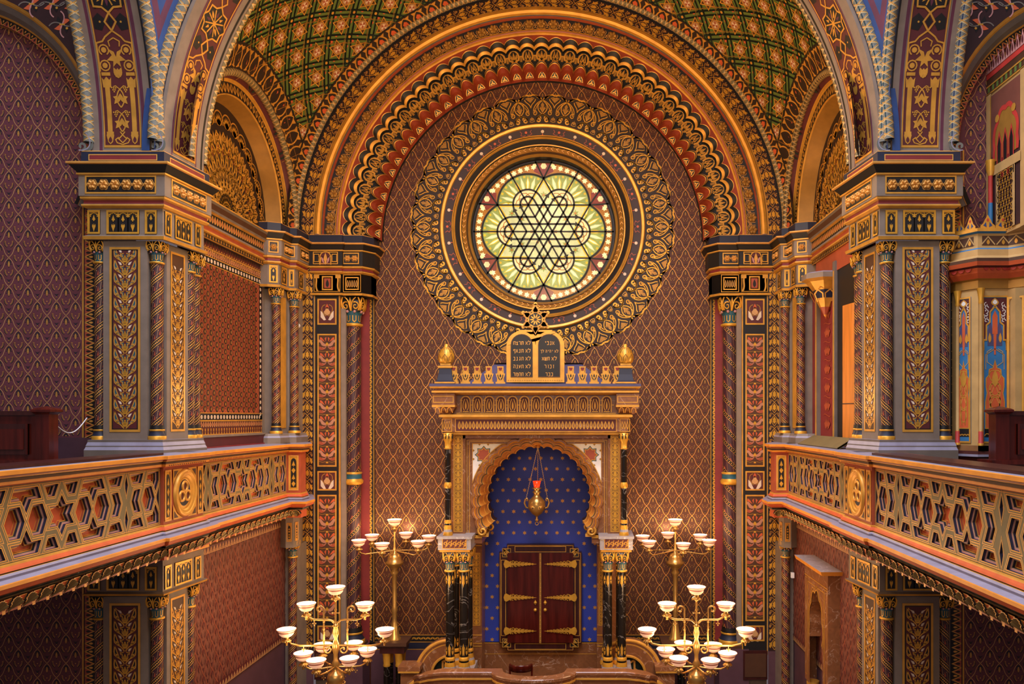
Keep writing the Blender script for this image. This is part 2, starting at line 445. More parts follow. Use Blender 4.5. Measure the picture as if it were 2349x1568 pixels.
def rosette3d(mb, fn, u, v, r, m='gilt', ring='goldline', back='black', petals=6, hs=1.):
    """six-petalled boss with a lobed gilt outline, standing on the surface fn"""
    n = petals * 6
    def lob(k): return [(u + r * k * (1 + .09 * cos(petals * 2 * PI * j / n)) * cos(2 * PI * j / n), v + r * k * (1 + .09 * cos(petals * 2 * PI * j / n)) * sin(2 * PI * j / n)) for j in range(n)]
    mb.grid([[fn(x, y, h * hs) for x, y in lob(k)] for k, h in ((1.0, .004), (.98, .012), (.9, .012), (.88, .005))], ring, cu=True, sm=False)
    mb.face([fn(x, y, .0045 * hs) for x, y in lob(.9)], back)
    rows = []
    for k, h in ((.78, .006), (.74, .03), (.5, .045), (.2, .022), (.04, .018)):
        rows.append([fn(x, y, hs * (h * (1 + .35 * cos(petals * 2 * PI * j / n)))) for j, (x, y) in enumerate(lob(k))])
    mb.grid(rows, m, cu=True)
    c = lob(.13); mb.grid([[fn(x, y, .02 * hs) for x, y in c], [fn(x, y, .04 * hs) for x, y in lob(.07)]], m, cu=True)
def star8strip(L):     # pier soffit: pillared arabesque below, star tracery above; width .46, height L
    p = Pat(); g = 'gold'
    p.rect(-.235, .235, 0, L, 'maroon', 1, 2, max(4, int(L / .1)))
    for s in (-1, 1): p.stroke([(s * .228, y) for y in lsp(0, L, max(4, int(L / .1)))], .016, g, 4)
    p.rect(-.235, .235, 0, .03, g, 3)
    h = Pat()
    h.rect(.125, .185, .2, .74, g, 3, 1, 4); h.poly([(.105, .74), (.205, .74), (.21, .8), (.1, .8)], g, 3)
    h.poly([(.1, .8), (.21, .8), (.215, .86), (.19, .83), (.155, .87), (.12, .83), (.095, .86)], g, 3)
    h.rect(.1, .21, .88, .92, g, 3); h.rect(.11, .2, .16, .2, g, 3)
    h.poly([(.105, .16), (.205, .16), (.185, .07), (.155, .04), (.125, .07)], g, 3); h.poly(leafp((.155, .06), (.155, .14), .022), 'maroon', 4)
    for k in range(2):     # vine with leaves and grapes between the pillars
        y = .2 + k * .3
        h.stroke(bez((0, y), (.06, y + .06), (.06, y + .16), (0, y + .22)), .016, g, 3)
        h.poly([(.035, y + .06), (.085, y + .04), (.07, y + .1), (.095, y + .13), (.05, y + .14)], g, 3)
        h.stroke([(0, y + .22), (.05, y + .26), (.08, y + .25)], .012, g, 3)
        for a, b in ((.05, .235), (.075, .235), (.1, .24), (.06, .212), (.085, .212), (.072, .19)): h.disk(a, y + b, .011, g, 3, 6)
    h.stroke([(0, .06), (.05, .11), (0, .16), (.03, .2)], .014, g, 3); h.stroke([(0, .04), (.07, .06), (.09, .1), (.05, .13)], .014, g, 3)
    h.poly(leafp((0, .85), (.05, .98), .03), g, 3)
    h.stroke(arc(.15, 1.0, .06, 0, 360, 12), .016, g, 3); h.disk(.15, 1.0, .034, g, 4, 8)
    h.stroke(arc(.14, 1.18, .06, -60, 240, 10), .016, g, 3); h.disk(.14, 1.18, .034, g, 4, 8)
    h.stroke([(.22, .93), (.22, 1.26), (.14, 1.28), (.1, 1.33), (0, 1.4)], .02, g, 3)
    h.poly([(0, 1.1), (.02, 1.16), (.1, 1.2), (.05, 1.12), (.12, 1.06), (.04, 1.05), (.05, .98), (0, 1.03)], g, 3)
    h.stroke([(0, 1.32), (.07, 1.28), (.06, 1.22)], .014, g, 3)
    p.inst(h); p.inst(h, fx=-1)
    for s in (-1, 1):
        for k in range(3): p.poly(leafp((s * .03, .26 + .3 * k), (0, .37 + .3 * k), .02), g, 4)
    y = 1.4
    while y < L:
        q = Pat()
        for s in (-1, 1):
            q.poly([(s * .21, .02), (s * .12, .0), (s * .05, .12), (s * .14, .2), (s * .21, .14)], 'black', 2)
            q.poly([(s * .21, .3), (s * .16, .24), (s * .08, .3), (s * .2, .42)], 'black', 2)
            q.disk(s * .13, .1, .014, g, 3, 5); q.disk(s * .17, .27, .012, g, 3, 5)
        q.stroke([(0, 0), (.07, .1), (0, .2), (-.07, .1)], .022, g, 4, closed=True); q.poly([(0, .04), (.04, .1), (0, .16), (-.04, .1)], 'black', 3)
        q.poly(star(0, .44, .24, 8, .77, PI / 2), 'black', 2)
        q.stroke([(.24 * (1 if i % 2 == 0 else .8) * cos(PI / 2 + PI * i / 8), .44 + .24 * (1 if i % 2 == 0 else .8) * sin(PI / 2 + PI * i / 8)) for i in range(16)], .022, g, 4, closed=True)
        for i in range(8):
            a = PI / 2 + PI * i / 4; q.stroke([(0, .44), (.17 * cos(a + PI / 8), .44 + .17 * sin(a + PI / 8))], .018, g, 4)
            q.poly(leafp((.06 * cos(a), .44 + .06 * sin(a)), (.17 * cos(a), .44 + .17 * sin(a)), .018), 'gold' if i % 2 else 'plum', 3)
        q.stroke([(0, .68), (.06, .76), (0, .84), (-.06, .76)], .02, g, 4, closed=True)
        p.inst(q, 0, y); y += .84
    return p.clip(-.24, .24, 0, L)
def palmrow(n, w, h, a='goldline', b='coralb'):   # row of upright lanceolate leaves
    p = Pat(); s = w / n
    for i in range(n):
        x = -w / 2 + s * (i + .5)
        p.poly(leafp((x, h * .06), (x, h * .94), s * .42), a, 1); p.poly(leafp((x, h * .2), (x, h * .8), s * .2), b, 2)
    return p
def column_pat(R, L, pitch=.27, base='plum'):
    """helical bands with gilt dots, fine gilt zigzag and red darts, unrolled on a shaft of radius R"""
    p = Pat(); C = 2 * PI * R; k = .95
    rise = C * k; n = max(1, round(rise / pitch)); st = rise / n
    N = 18
    j0 = -n - 1; j1 = int(L / st) + 1
    for j in range(j0, j1 + 1):
        y = j * st
        pts = lambda o: [(-C / 2 + C * i / N, y + o + rise * i / N) for i in range(N + 1)]
        p.stroke(pts(0), .066, 'black', 2); p.stroke(pts(.038), .0075, 'goldline', 3); p.stroke(pts(-.038), .0075, 'goldline', 3)
        for i in range(int(N * 1.4)):
            t = (i + .5) / (N * 1.4); p.disk(-C / 2 + C * t, y + rise * t, .0105, 'goldline', 3, 5)
        for i in range(7):
            t = i / 7; x = -C / 2 + C * t; yy = y + rise * t + .06
            p.stroke([(x, yy), (x + C * .03, yy + st - .12 + rise * .03), (x + C / 7, yy + rise / 7)], .003, 'paperl', 2)
            p.poly([(x + C * .05, yy + .035), (x + C * .09, yy + .1), (x + C * .11, yy + .04)], 'coralb', 1)
    return p.clip(-C / 2, C / 2, 0, L)
ZS = 3.37                                   # springing of all arches, metres above the lens
H = lambda z: z + H0
def pr(prof): return [(o, H(z)) for o, z in prof]
SIDES = ((False, 'left', -1), (True, 'right', 1))
def ring(mb, cx, cz, prof, mats, a0=0., a1=180., n=96, sm=False):
    rows = [[(cx + r * cos(math.radians(a0 + (a1 - a0) * i / n)), d, cz + r * sin(math.radians(a0 + (a1 - a0) * i / n))) for i in range(n + 1)] for r, d in prof]
    mb.grid(rows, None, sm=sm, fn=lambda i, j: mats[i] if isinstance(mats, (list, tuple)) else mats)
def sring(mb, x0, cy, cz, prof, mats, a0=0., a1=180., n=64, sm=False):   # prof: (radius, x)
    rows = [[(x, cy + r * cos(math.radians(a0 + (a1 - a0) * i / n)), cz + r * sin(math.radians(a0 + (a1 - a0) * i / n))) for i in range(n + 1)] for r, x in prof]
    mb.grid(rows, None, sm=sm, fn=lambda i, j: mats[i] if isinstance(mats, (list, tuple)) else mats)
def rope(mb, pts, r, turns, n=20, cols=('ropeb', 'teal'), **kw):
    """painted roll along pts: crossing pairs of fine gilt lines with small leaves between them"""
    P = [Vector(p) for p in pts]; N = len(P); fr = []; up = None
    for i in range(N):
        t = (P[min(i + 1, N - 1)] - P[max(i - 1, 0)]).normalized()
        if up is None: up = t.orthogonal().normalized()
        up = (up - t * up.dot(t)).normalized(); fr.append((P[i], up.copy(), t.cross(up)))
    def fn(u, v, h):
        x = min(max(v, 0), 1) * (N - 1); i = min(int(x), N - 2); f = x - i; a, b = fr[i], fr[i + 1]; q = 2 * PI * u
        return tuple(a[0].lerp(b[0], f) + (a[1].lerp(b[1], f) * cos(q) + a[2].lerp(b[2], f) * sin(q)) * (r + h))
    mb.grid([[fn(j / n, i / (N - 1), 0) for j in range(n)] for i in range(N)], cols[0], cu=True)
    L = sum((P[i + 1] - P[i]).length for i in range(N - 1)); k = max(2, round(L / (r * 3.2))); p = Pat(); st = 1 / k
    for i in [q * .5 for q in range(-2, 2 * k)]:
        for s in (-1, 1):
            for o, c, w in ((.07, 'gold', .045), (-.07, 'ropec', .045)):
                a = [(s * t, st * (i + t * 1.0 + o * .5)) for t in lsp(0, 1, 22)]; a = [(x, y) for x, y in a if 0 <= y <= 1]
                if len(a) > 1:
                    o1 = [(x, y - st * w * .5) for x, y in a] + [(x, y + st * w * .5) for x, y in a]; m_ = len(a)
                    p.it.append((o1, [(q, q + 1, m_ + q + 1, m_ + q) for q in range(m_ - 1)], c, 2))
        for q in (.0, .5):
            y = st * (i + .5 + (0 if q == 0 else .5)); y = st * (i + 1.0)
            for x0 in (.25, .75):
                yy = st * (i + .75 + .25 * (1 if x0 > .5 else -1))
                if 0 < yy < 1: p.poly([(x0 - .1, yy), (x0, yy - st * .17), (x0 + .1, yy), (x0, yy + st * .17)], cols[1], 1)
    mb.put(p, fn, r * .02)
# ------------------------------------------------------------------ columns
def sqr(a, q): return (1 - q) + q / max(abs(cos(a)), abs(sin(a)))
def capital(mb, R, z0, z1, dark='black'):
    h = z1 - z0
    mb.lathe(0, 0, [(R, z0), (R * 1.3, z0 + .03 * h), (R * 1.3, z0 + .08 * h), (R * .98, z0 + .11 * h)], 'gilt', n=20)
    mb.lathe(0, 0, [(R * .98, z0 + .11 * h), (R * 1.0, z0 + .3 * h), (R * 1.25, z0 + .52 * h)], 'teal', n=24)
    p = Pat()
    C = 2 * PI * R
    for i in range(8):
        x = -C / 2 + C * (i + .5) / 8; w = C / 30
        p.stroke([(x - w, .5 * h), (x - w, .2 * h), (x, .15 * h), (x + w, .2 * h), (x + w, .5 * h)], C / 60, 'gilt', 3)
    mb.put(p, lambda u, v, k: ((R * (1.02 + .25 * max(0, v / h - .3)) + k) * sin(u / R), -(R * (1.02 + .25 * max(0, v / h - .3)) + k) * cos(u / R), z0 + v))
    for i in range(8):
        a = PI * (i + .5) / 4; mb.ball((R * 1.3 * cos(a), R * 1.3 * sin(a), z0 + .5 * h), R * .2, 'pink', 6)
    mb.lathe(0, 0, [(R * 1.2, z0 + .5 * h), (R * 1.42, z0 + .62 * h), (R * 1.55, z0 + .97 * h), (R * .5, z0 + .97 * h)], dark, n=24, sq=.55)
    def at(a, t): # point on the block, t 0..1 up
        r = R * (1.24 + .22 * min(1, t * 3) + .18 * t) * sqr(a, .55) ; return (r * cos(a), r * sin(a), z0 + h * (.5 + .48 * t))
    for f in range(4):
        a0 = -PI / 2 + f * PI / 2
        for s in (-1, 1):
            sp = [at(a0 + s * x, t) for x, t in spiral(.42, .38, .05, .3, 40, 480, 16)]
            mb.tube([(x, y, z) for x, y, z in sp], R * .11, 'gilt', n=6, taper=[.6 + .4 * i / 16 for i in range(17)])
            mb.tube([at(a0 + s * x, t) for x, t in bez((.02, .05), (.1, .5), (.12, .75), (.45, 1.0), n=6)], R * .1, 'gilt', n=6)
            mb.tube([at(a0 + s * x, t) for x, t in bez((.7, .1), (.8, .5), (.72, .8), (.62, 1.0), n=5)], R * .12, 'gilt', n=6)
        mb.face([at(a0 + x, t) for x, t in ((0, .25), (.13, .6), (0, 1.02), (-.13, .6))], 'gilt')
    mb.lathe(0, 0, [(R * 1.5, z0 + .96 * h), (R * 1.56, z1), (.001, z1)], 'taupe', n=4, a0=PI / 4)
def column(label, group, loc, R, hb, hs, hc, ring_at=None, name='spiral_colonnette', pitch=.27):
    """thing > base, shaft, capital; loc is the foot, hb base height, hs shaft top, hc capital top"""
    t = thing(name, label, 'column', loc, group); t['kind'] = 'thing'
    def part(nm, mb):
        o = mb.build(nm); o.parent = t; return o
    b = MB()
    b.lathe(0, 0, [(R * 1.55, 0), (R * 1.58, hb * .2), (R * 1.5, hb * .26)], 'gilt', n=24)
    b.lathe(0, 0, [(R * 1.45, hb * .25), (R * 1.2, hb * .5), (R * 1.2, hb * .62)], 'navy', n=24)
    b.lathe(0, 0, [(R * 1.25, hb * .6), (R * 1.32, hb * .66), (R * 1.25, hb * .72)], 'gilt', n=24)
    b.lathe(0, 0, [(R * 1.15, hb * .72), (R * 1.12, hb)], 'black', n=24); part('base', b)
    s = MB(); s.lathe(0, 0, [(R, hb), (R, hs)], 'shaft', n=28); L = hs - hb
    s.put(column_pat(R, L, pitch), cylV(0, 0, R, hb))
    if ring_at:
        s.lathe(0, 0, [(R * 1.05, ring_at - .12), (R * 1.3, ring_at - .1), (R * 1.36, ring_at - .05), (R * 1.12, ring_at - .01), (R * 1.1, ring_at + .08), (R * 1.22, ring_at + .1), (R * 1.02, ring_at + .12)], None, n=24, mats=['gilt', 'gilt', 'gilt', 'teal', 'gilt', 'gilt'])
    part('shaft', s)
    c = MB(); capital(c, R, hs, hc); part('capital', c)
    return t
# ------------------------------------------------------------------ piers at the mouth of the chancel
CORE = [(-5.56, 11.05), (-5.56, 10.2), (-5.33, 10.2), (-5.33, 10.0), (-4.77, 10.0), (-4.77, 10.17), (-4.61, 10.17), (-4.56, 10.62), (-4.75, 10.62), (-4.75, 11.05)]
PLAN = [(-5.51, 11.05), (-5.51, 9.97), (-4.555, 9.97), (-4.46, 10.85), (-4.85, 10.9)]
ENT = [(0, 2.244), (.03, 2.25), (.04, 2.29), (0, 2.31), (0, 2.645), (.02, 2.65), (.05, 2.672), (.05, 2.69), (.03, 2.70), (.03, 2.745), (.06, 2.76), (.06, 2.785), (.07, 2.79), (.07, 3.05), (.09, 3.055), (.09, 3.075), (.08, 3.08), (.15, 3.165), (.17, 3.175), (.17, 3.195), (.05, 3.205), (.05, 3.355), (.035, 3.37), (-.12, 3.372)]
ENTM = ['taupe', 'gold', 'taupe', 'taupe', 'gold', 'gold', 'gold', 'taupe', 'crimson', 'gold', 'gold', 'taupe', 'taupe', 'gold', 'gold', 'navy', 'black', 'goldline', 'goldline', 'ledge', 'navy', 'goldline', 'ledge']
def flowers(mb, fn, w, h, n, r):
    p = Pat(); p.rect(-w / 2, w / 2, 0, h, 'black', 2); p.frame(-w / 2 - .02, w / 2 + .02, -.02, h + .02, .02, 'gold', 6); mb.put(p, fn)
    for i in range(n): rosette3d(mb, fn, w * ((i + .5) / n - .5), h / 2, r, m='goldline', hs=.7)
def sub(fn, du, dv=0.): return lambda u, v, h: fn(u + du, v + dv, h)
def pier(mir, side, sg, lower):
    z0, z1 = (-5.9, -2.29) if lower else (-.29, 2.244)
    t = thing('painted_pier', ('taupe pier below the %s gallery with vine panel, spiral columns at its corners' if lower else 'tall taupe pier above the %s gallery carrying the arch springing') % side, 'pier', (sg * 5.05, 10.5, H(z0 - (.7 if lower else .2))), None)
    b = MB()
    ped = [(.09, z0 - .72), (.09, z0 - .13), (.055, z0 - .1), (.055, z0 - .08), (.02, z0 - .03), (.02, z0), (-.3, z0)]
    if not lower: ped = [(.03, z0 - .25), (.03, z0 - .13), (.015, z0 - .09), (.015, z0 - .075), (.0, z0 - .03), (.0, z0), (-.45, z0)]
    b.course(PLAN, pr(ped), ['tauped', 'ledge', 'tauped', 'ledge', 'tauped', 'ledge']); b.build('pedestal', t, mir)
    s = MB(); s.prism(CORE, H(z0), H(z1), 'taupe'); s.build('shaft', t, mir)
    zt, zb = z1 - .08, z0 + .1
    f = MB(); p = Pat(); n = 14 if not lower else 20; pt = .161
    hh = zt - zb; p.rect(-.197, .197, 0, hh, 'maroon', 1); p.frame(-.197, .197, 0, hh, .03, 'gold', 5); p.frame(-.165, .165, .03, hh - .03, .012, 'black', 4)
    p.inst(panelvine(n, pt, 'teal' if not lower else 'black'), 0, hh - .1 - (n - .3) * pt if lower else (hh - n * pt) / 2 + .06, dh=1)
    p.stroke(bez((-.12, hh - .06), (-.1, hh - .1), (0, hh - .14), (0, hh - .18)), .008, 'goldline', 3); p.stroke(bez((.12, hh - .06), (.1, hh - .1), (0, hh - .14), (0, hh - .18)), .008, 'goldline', 3)
    f.put(p, planeF(-5.05, 10.0, H(zb))); f.build('front_panel', t, mir)
    f = MB(); p = Pat(); p.rect(-.15, .15, 0, hh, 'brown', 1); p.frame(-.15, .15, 0, hh, .028, 'gold', 5); n2 = int(hh / pt) - 1
    p.inst(panelvine(n2, pt, 'maroon').clip(-.115, .115, -1, 9), 0, .12, dh=1)
    f.put(p, sub(plane2((-4.61, 10.17), (-4.56, 10.62), H(zb)), .225)); f.build('side_panel', t, mir)
    e = MB()
    if lower:
        z = -2.27
        e.course(PLAN, pr([(0, z), (.03, z + .005), (.04, z + .03), (0, z + .05), (0, -1.82), (.05, -1.8), (.05, -1.74), (0, -1.7)]), ['taupe', 'gold', 'taupe', 'taupe', 'coralb', 'gold', 'taupe'])
    else: e.course(PLAN, pr(ENT), ENTM)
    e.build('entablature', t, mir)
    zz = H(2.325 if not lower else -2.2); hf = .30 if not lower else .3
    for nm, x, w, n in (('arcade_panel', -5.425, .16, 1), ('arcade_panel', -5.055, .415, 3), ('arcade_panel', -4.70, .15, 1)):
        g = MB(); g.put(arcade(n, w, hf), planeF(x, 9.97, zz), .0022); g.build(nm, t, mir)
    pl = plane2((-4.555, 9.97), (-4.46, 10.85), zz)
    for u, w, n in ((.1, .13, 1), (.42, .36, 3), (.74, .13, 1)):
        g = MB(); g.put(arcade(n, w, hf), sub(pl, u), .0022); g.build('arcade_panel', t, mir)
    if not lower:
        g = MB(); flowers(g, planeF(-5.045, 9.90, H(2.835)), .86, .19, 6, .068); g.build('rosette_panel', t, mir)
        g = MB(); flowers(g, sub(plane2((-4.485, 9.97), (-4.39, 10.85), H(2.835)), .44), .72, .19, 5, .066); g.build('rosette_panel', t, mir)
        g = MB(); p = Pat(); p.rect(-.42, .42, .045, .105, 'crimson', 1); p.frame(-.435, .435, .035, .115, .012, 'goldline', 3); g.put(p, planeF(-5.03, 9.92, H(3.205)))
        p = Pat(); p.rect(-.36, .36, .045, .105, 'crimson', 1); p.frame(-.375, .375, .035, .115, .012, 'goldline', 3); g.put(p, sub(plane2((-4.505, 9.97), (-4.41, 10.85), H(3.205)), .44)); g.build('inset_trim', t, mir)
    return t
for mir, side, sg in SIDES:
    for lower in (False, True): pier(mir, side, sg, lower)
UP = dict(R=.069, hb=.184, hs=2.25, hc=2.534)
LOW = dict(R=.069, hb=.25, hs=3.3, hc=3.61)
up0 = column('slim spiral column above the left gallery, outer front corner of the pier', 'upper gallery columns', (-5.42, 10.1, H(-.29)), **UP)
low0 = column('spiral column below the left gallery, outer front corner of the pier', 'lower pier columns', (-5.42, 10.1, H(-5.9)), **LOW)
UPS = [(-4.69, 10.09, 'left', 'front corner of the pier facing the hall'), (-4.60, 10.72, 'left', 'at the rear corner of the pier'), (-4.66, 11.0, 'left', 'between pier and carpet panel'),
       (-4.585, 13.72, 'left', 'first of the far pair'), (-4.405, 14.1, 'left', 'second of the far pair, in the corner')]
for x, y, side, w in UPS: dup(up0, (x, y, H(-.29)), 'slim spiral column above the left gallery, ' + w, 'upper gallery columns')
dup(up0, (5.42, 10.1, H(-.29)), 'slim spiral-banded column on the right pier, beside the organ case', 'upper gallery columns', -1)
for x, y, side, w in UPS: dup(up0, (-x, y, H(-.29)), 'slim spiral column above the right gallery, ' + w.replace('carpet panel', 'red recess'), 'upper gallery columns', -1)
LOWS = [(-4.69, 10.09, 'inner front corner of the pier'), (-4.60, 10.72, 'rear corner of the pier'), (-4.38, 13.95, 'far corner beside the vine border')]
for x, y, w in LOWS:
    dup(low0, (x, y, H(-5.9) if y < 13 else H(-5.8)), 'spiral column below the left gallery, ' + w, 'lower pier columns')
    dup(low0, (-x, y, H(-5.9) if y < 13 else H(-5.8)), 'spiral column below the right gallery, ' + w, 'lower pier columns', -1)
dup(low0, (5.42, 10.1, H(-5.9)), 'spiral column below the right gallery, outer front corner of the pier', 'lower pier columns', -1)
# ------------------------------------------------------------------ room shell
m = MB(); m.box(-12, 12, -3, 16.5, -.2, 0, 'floor'); m.build('floor', kind='structure')
def stair(a, b, n): return lsp(a, b, n)
for mir, side, sg in SIDES:
    # wall behind the gallery aisle, facing the camera
    m = MB(); m.face([(-13, 10.3, 0), (-5.45, 10.3, 0), (-5.45, 10.3, H(6)), (-13, 10.3, H(6))], 'paper')
    m.face([(-13, 10.29, H(-1.75)), (-5.45, 10.29, H(-1.75)), (-5.45, 10.29, H(-.27)), (-13, 10.29, H(-.27))], 'dado')
    ac, az, ar = -7.38, 3.5, 1.70
    keep = lambda x, y: (y < az or math.hypot(x - ac, y - az) < ar + .2)
    wp = wallpaper(-9.2, -5.80, -.25, 5.3, keep=keep)
    wp.inst(wallpaper(-8.6, -5.80, -4.2, -1.8)); m.put(wp, lambda u, v, h: (u, 10.3 - h, H(v)))
    p = Pat()
    for y0, y1 in ((-.27, 3.5), (-5.2, -1.8)):
        p.rect(-5.76, -5.6, y0, y1, 'black', 3); p.stroke([(-5.775, y0), (-5.775, y1)], .02, 'gold', 6)
        z = zigzag(int((y1 - y0) / .105), (y1 - y0) / int((y1 - y0) / .105), .12); p.inst(z, -5.69, y0, dh=4)
    m.put(p, lambda u, v, h: (u, 10.3 - h, H(v))); m.build('wall_%s_gallery' % side, None, mir, 'structure')
    # the arch over it, and its spandrel
    m = MB()
    ring(m, ac, H(az), [(1.70, 10.3), (1.70, 10.22), (1.79, 10.2), (1.79, 10.16), (1.81, 10.14), (1.86, 10.08), (1.93, 10.04), (1.95, 10.02), (1.985, 10.0)], ['goldline', 'black', 'gold', 'gold', 'tauped', 'tauped', 'gold', 'gold'], a0=-25, n=60)
    q = zigzag(62, .105, .08); m.put(q, lambda u, v, h: (ac + (1.745 + u) * cos(v / 1.745 - .3), 10.205 - h, H(az) + (1.745 + u) * sin(v / 1.745 - .3)))
    rows = [[], []]
    for i in range(41):
        a = math.radians(-25 + 205 * i / 40); rows[0].append((ac + 1.985 * cos(a), 10.0, H(az) + 1.985 * sin(a)))
        t = min((1.95 / cos(a)) if cos(a) > .01 else 99, 4.2 / max(.01, sin(a)) if sin(a) > .01 else 99, 4.5); t = max(t, 1.99)
        rows[1].append((ac + t * cos(a), 10.01, H(az) + t * sin(a)))
    m.grid(rows, 'maroond', sm=False)
    p = Pat()
    for i in range(15):
        for j in range(12):
            cx, cy = ac - 1.2 + .26 * i + (.13 if j % 2 else 0), az + .2 + .26 * j
            if math.hypot(cx - ac, cy - az) < 2.09 or cx > -5.5: continue
            for k in range(4):
                a = k * PI / 2 + .5; p.poly(leafp((cx, cy), (cx + .12 * cos(a), cy + .12 * sin(a)), .03, .02), 'coral' if k % 2 == 0 else 'black', 1)
                p.stroke(bez((cx, cy), (cx + .13 * cos(a + .6), cy + .13 * sin(a + .6)), (cx + .17 * cos(a + 1.2), cy + .17 * sin(a + 1.2)), n=6), .016, 'tauped' if k % 2 else 'pink', 2)
            p.rect(cx - .035, cx + .035, cy - .01, cy + .01, 'gold', 3); p.disk(cx + .06, cy - .05, .018, 'gold', 3, 5)
    m.put(p, lambda u, v, h: (u, 10.0 - h, H(v))); m.build('trim_gallery_arch_%s' % side, None, mir, 'structure')
    # ---------------- pier soffit strips, ropes, pendentive
    Rf = 4.5; cyf = 10.0 - Rf
    fs = lambda u, v, h: (-5.075 + u, cyf + (Rf - h) * cos(v / Rf), H(ZS) + (Rf - h) * sin(v / Rf))
    L = 3.3
    m = MB(); m.grid(rowsgrid(fs, (-.40, -.30, -.26), lsp(0, L, 26)), None, sm=False, fn=lambda i, j: ('taupe', 'plum')[j])
    m.grid(rowsgrid(fs, (-.26, .245), lsp(0, L, 26)), 'taupe', sm=False)
    m.grid(rowsgrid(fs, (.245, .29, .37, .40), lsp(0, L, 26)), None, sm=False, fn=lambda i, j: ('plum', 'taupe', 'black')[j])
    m.grid(rowsgrid(fs, (.40, .44), lsp(0, L, 26), .02), 'blue', sm=False)
    m.put(star8strip(3.2), sub(fs, 0, .06), .002)
    rope(m, [fs(.47, v, .01) for v in lsp(.12, L, 80)], .062, 6, cols=('ropeb', 'teal'))
    rope(m, [fs(-.43, v, .01) for v in lsp(.12, L, 80)], .062, 6, cols=('ropeb', 'blue'))
    for u in (.47, -.45):   # little painted scroll stops
        p = Pat(); p.stroke(bez((-.05, .02), (.09, .0), (.1, .12), (.02, .2), n=10), .055, 'ropeb', 1); p.stroke(spiral(-.03, .06, .05, .015, -60, 250, 12), .03, 'ropeb', 2); p.stroke(bez((-.05, .0), (.11, -.02), (.13, .12), (.045, .22), n=10), .012, 'ledge', 3)
        m.put(p, sub(fs, u - .01, 0.0), .03)
    m.build('trim_soffit_%s' % side, None, mir, 'structure')
    # transverse arch between the piers (its half nearest this side)
    ft = lambda u, v, h: (-(4.51 - .108 * u - h) * cos(v / 4.5), 10.41 + u, H(ZS) + (4.51 - .108 * u - h) * sin(v / 4.5))
    LT = 7.2
    m = MB(); m.grid(rowsgrid(ft, (-.44, -.27, -.24, .24, .27, .36, .40, .44), lsp(0, LT, 48)), None, sm=False, fn=lambda i, j: ('taupe', 'plum', 'taupe', 'plum', 'taupe', 'black', 'taupe')[j])
    m.put(star8strip(4.4), sub(ft, 0, .06), .002)
    ring(m, 0, H(ZS), [(4.555, 9.97), (4.60, 9.97), (4.66, 9.96)], ['taupe', 'navy'], 88, 180, 50)
    ring(m, 0, H(ZS), [(4.70, 9.93), (4.80, 9.93)], ['blue'], 88, 180, 50)
    rope(m, [(-4.66 * cos(a), 9.93, H(ZS) + 4.66 * sin(a)) for a in lsp(.03, 1.57, 130)], .062, 13, cols=('ropeb', 'teal'))
    rope(m, [(-4.5 * cos(a), 10.9, H(ZS) + 4.5 * sin(a)) for a in lsp(.03, 1.57, 130)], .055, 14, cols=('olive', 'brown'))
    ring(m, 0, H(ZS), [(4.46, 10.85), (4.9, 10.85)], ['brown'], 88, 180, 50)
    m.build('trim_transverse_arch_%s' % side, None, mir, 'structure')
    # pendentive
    m = MB(); xs = [4.64, 4.54, 4.49, 4.42, 4.35, 4.25, 4.1, 3.9, 3.6, 3.2, 2.6]; ys = [9.94 - (4.64 - x) for x in xs]; R2 = 4.64 ** 2 + 4.44 ** 2
    pen = lambda x, y, h=0: (-x, y, H(ZS) + math.sqrt(max(0, R2 - x * x - (y - 5.5) ** 2)) - h)
    cm = ['blue', 'plum', 'blue', 'gold', 'gold', 'maroon', 'maroon', 'maroon', 'maroon', 'maroon']
    m.grid([[pen(x, y) for x in xs] for y in ys], None, sm=False, fn=lambda i, j: cm[min(i, j)])
    p = Pat()
    for k in range(5):
        d = .12 + .2 * k
        for s in (-1, 1): p.stroke(bez((d, d), (d + .05 + s * .1, d + .05 - s * .1), (d + .1 + s * .12, d + .1 - s * .12), (d + .2, d + .2)), .03, 'gold', 2)
        p.poly(leafp((d + .02, d + .02), (d + .13, d + .13), .03), 'coral' if k % 2 else 'gold', 3)
    m.put(p, lambda u, v, h: pen(4.36 - u, 9.66 - v, h), .004)
    m.build('ceiling_pendentive_%s' % side, None, mir, 'structure')
# ------------------------------------------------------------------ sail vault over the chancel bay
RS = math.sqrt(4.5 ** 2 + 1.98 ** 2); YC = 12.5
def rv(v): return math.sqrt(RS * RS - (v - YC) ** 2)
def sail(u, v, h):      # u: metres of arc from the crown, v: depth
    r = rv(v) - h; a = PI / 2 + u / 4.75
    return (r * cos(a), v, H(ZS) + r * sin(a))
m = MB(); rows = []
for v in lsp(10.86, 14.5, 22):
    a = math.asin(min(1, 4.5 / rv(v))) * 4.75; rows.append([sail(u, v, 0) for u in lsp(-a, a, 64)])
m.grid(rows, 'green')
p = Pat(); c = .44
def diag(i, j): return ((i - j) * c * .7071, YC + .1 + (i + j) * c * .7071)
t = Pat(); D = c * .7071
for s in (-1, 1):
    t.stroke([(-D + .03, (-D - .03) * s), (.03, -.03 * s), (D + .03, (D - .03) * s)], .035, 'greend', 1); t.stroke([(-D - .03, (-D + .03) * s), (-.03, .03 * s), (D - .03, (D + .03) * s)], .035, 'greend', 1); t.stroke([(-D + .07, (-D - .07) * s), (D + .07, (D - .07) * s)], .008, 'dimgold', 1)
t.disk(0, 0, .026, 'gold', 3, 8)
s_ = Pat(); s_.poly(star(0, 0, .165, 6, .577, 0), 'brown', 2); s_.poly(ngon(0, 0, .085, 6, PI / 6), 'starp', 4)
for k in range(2): s_.stroke(ngon(0, 0, .175, 3, PI * k), .016, 'gold', 3, closed=True)
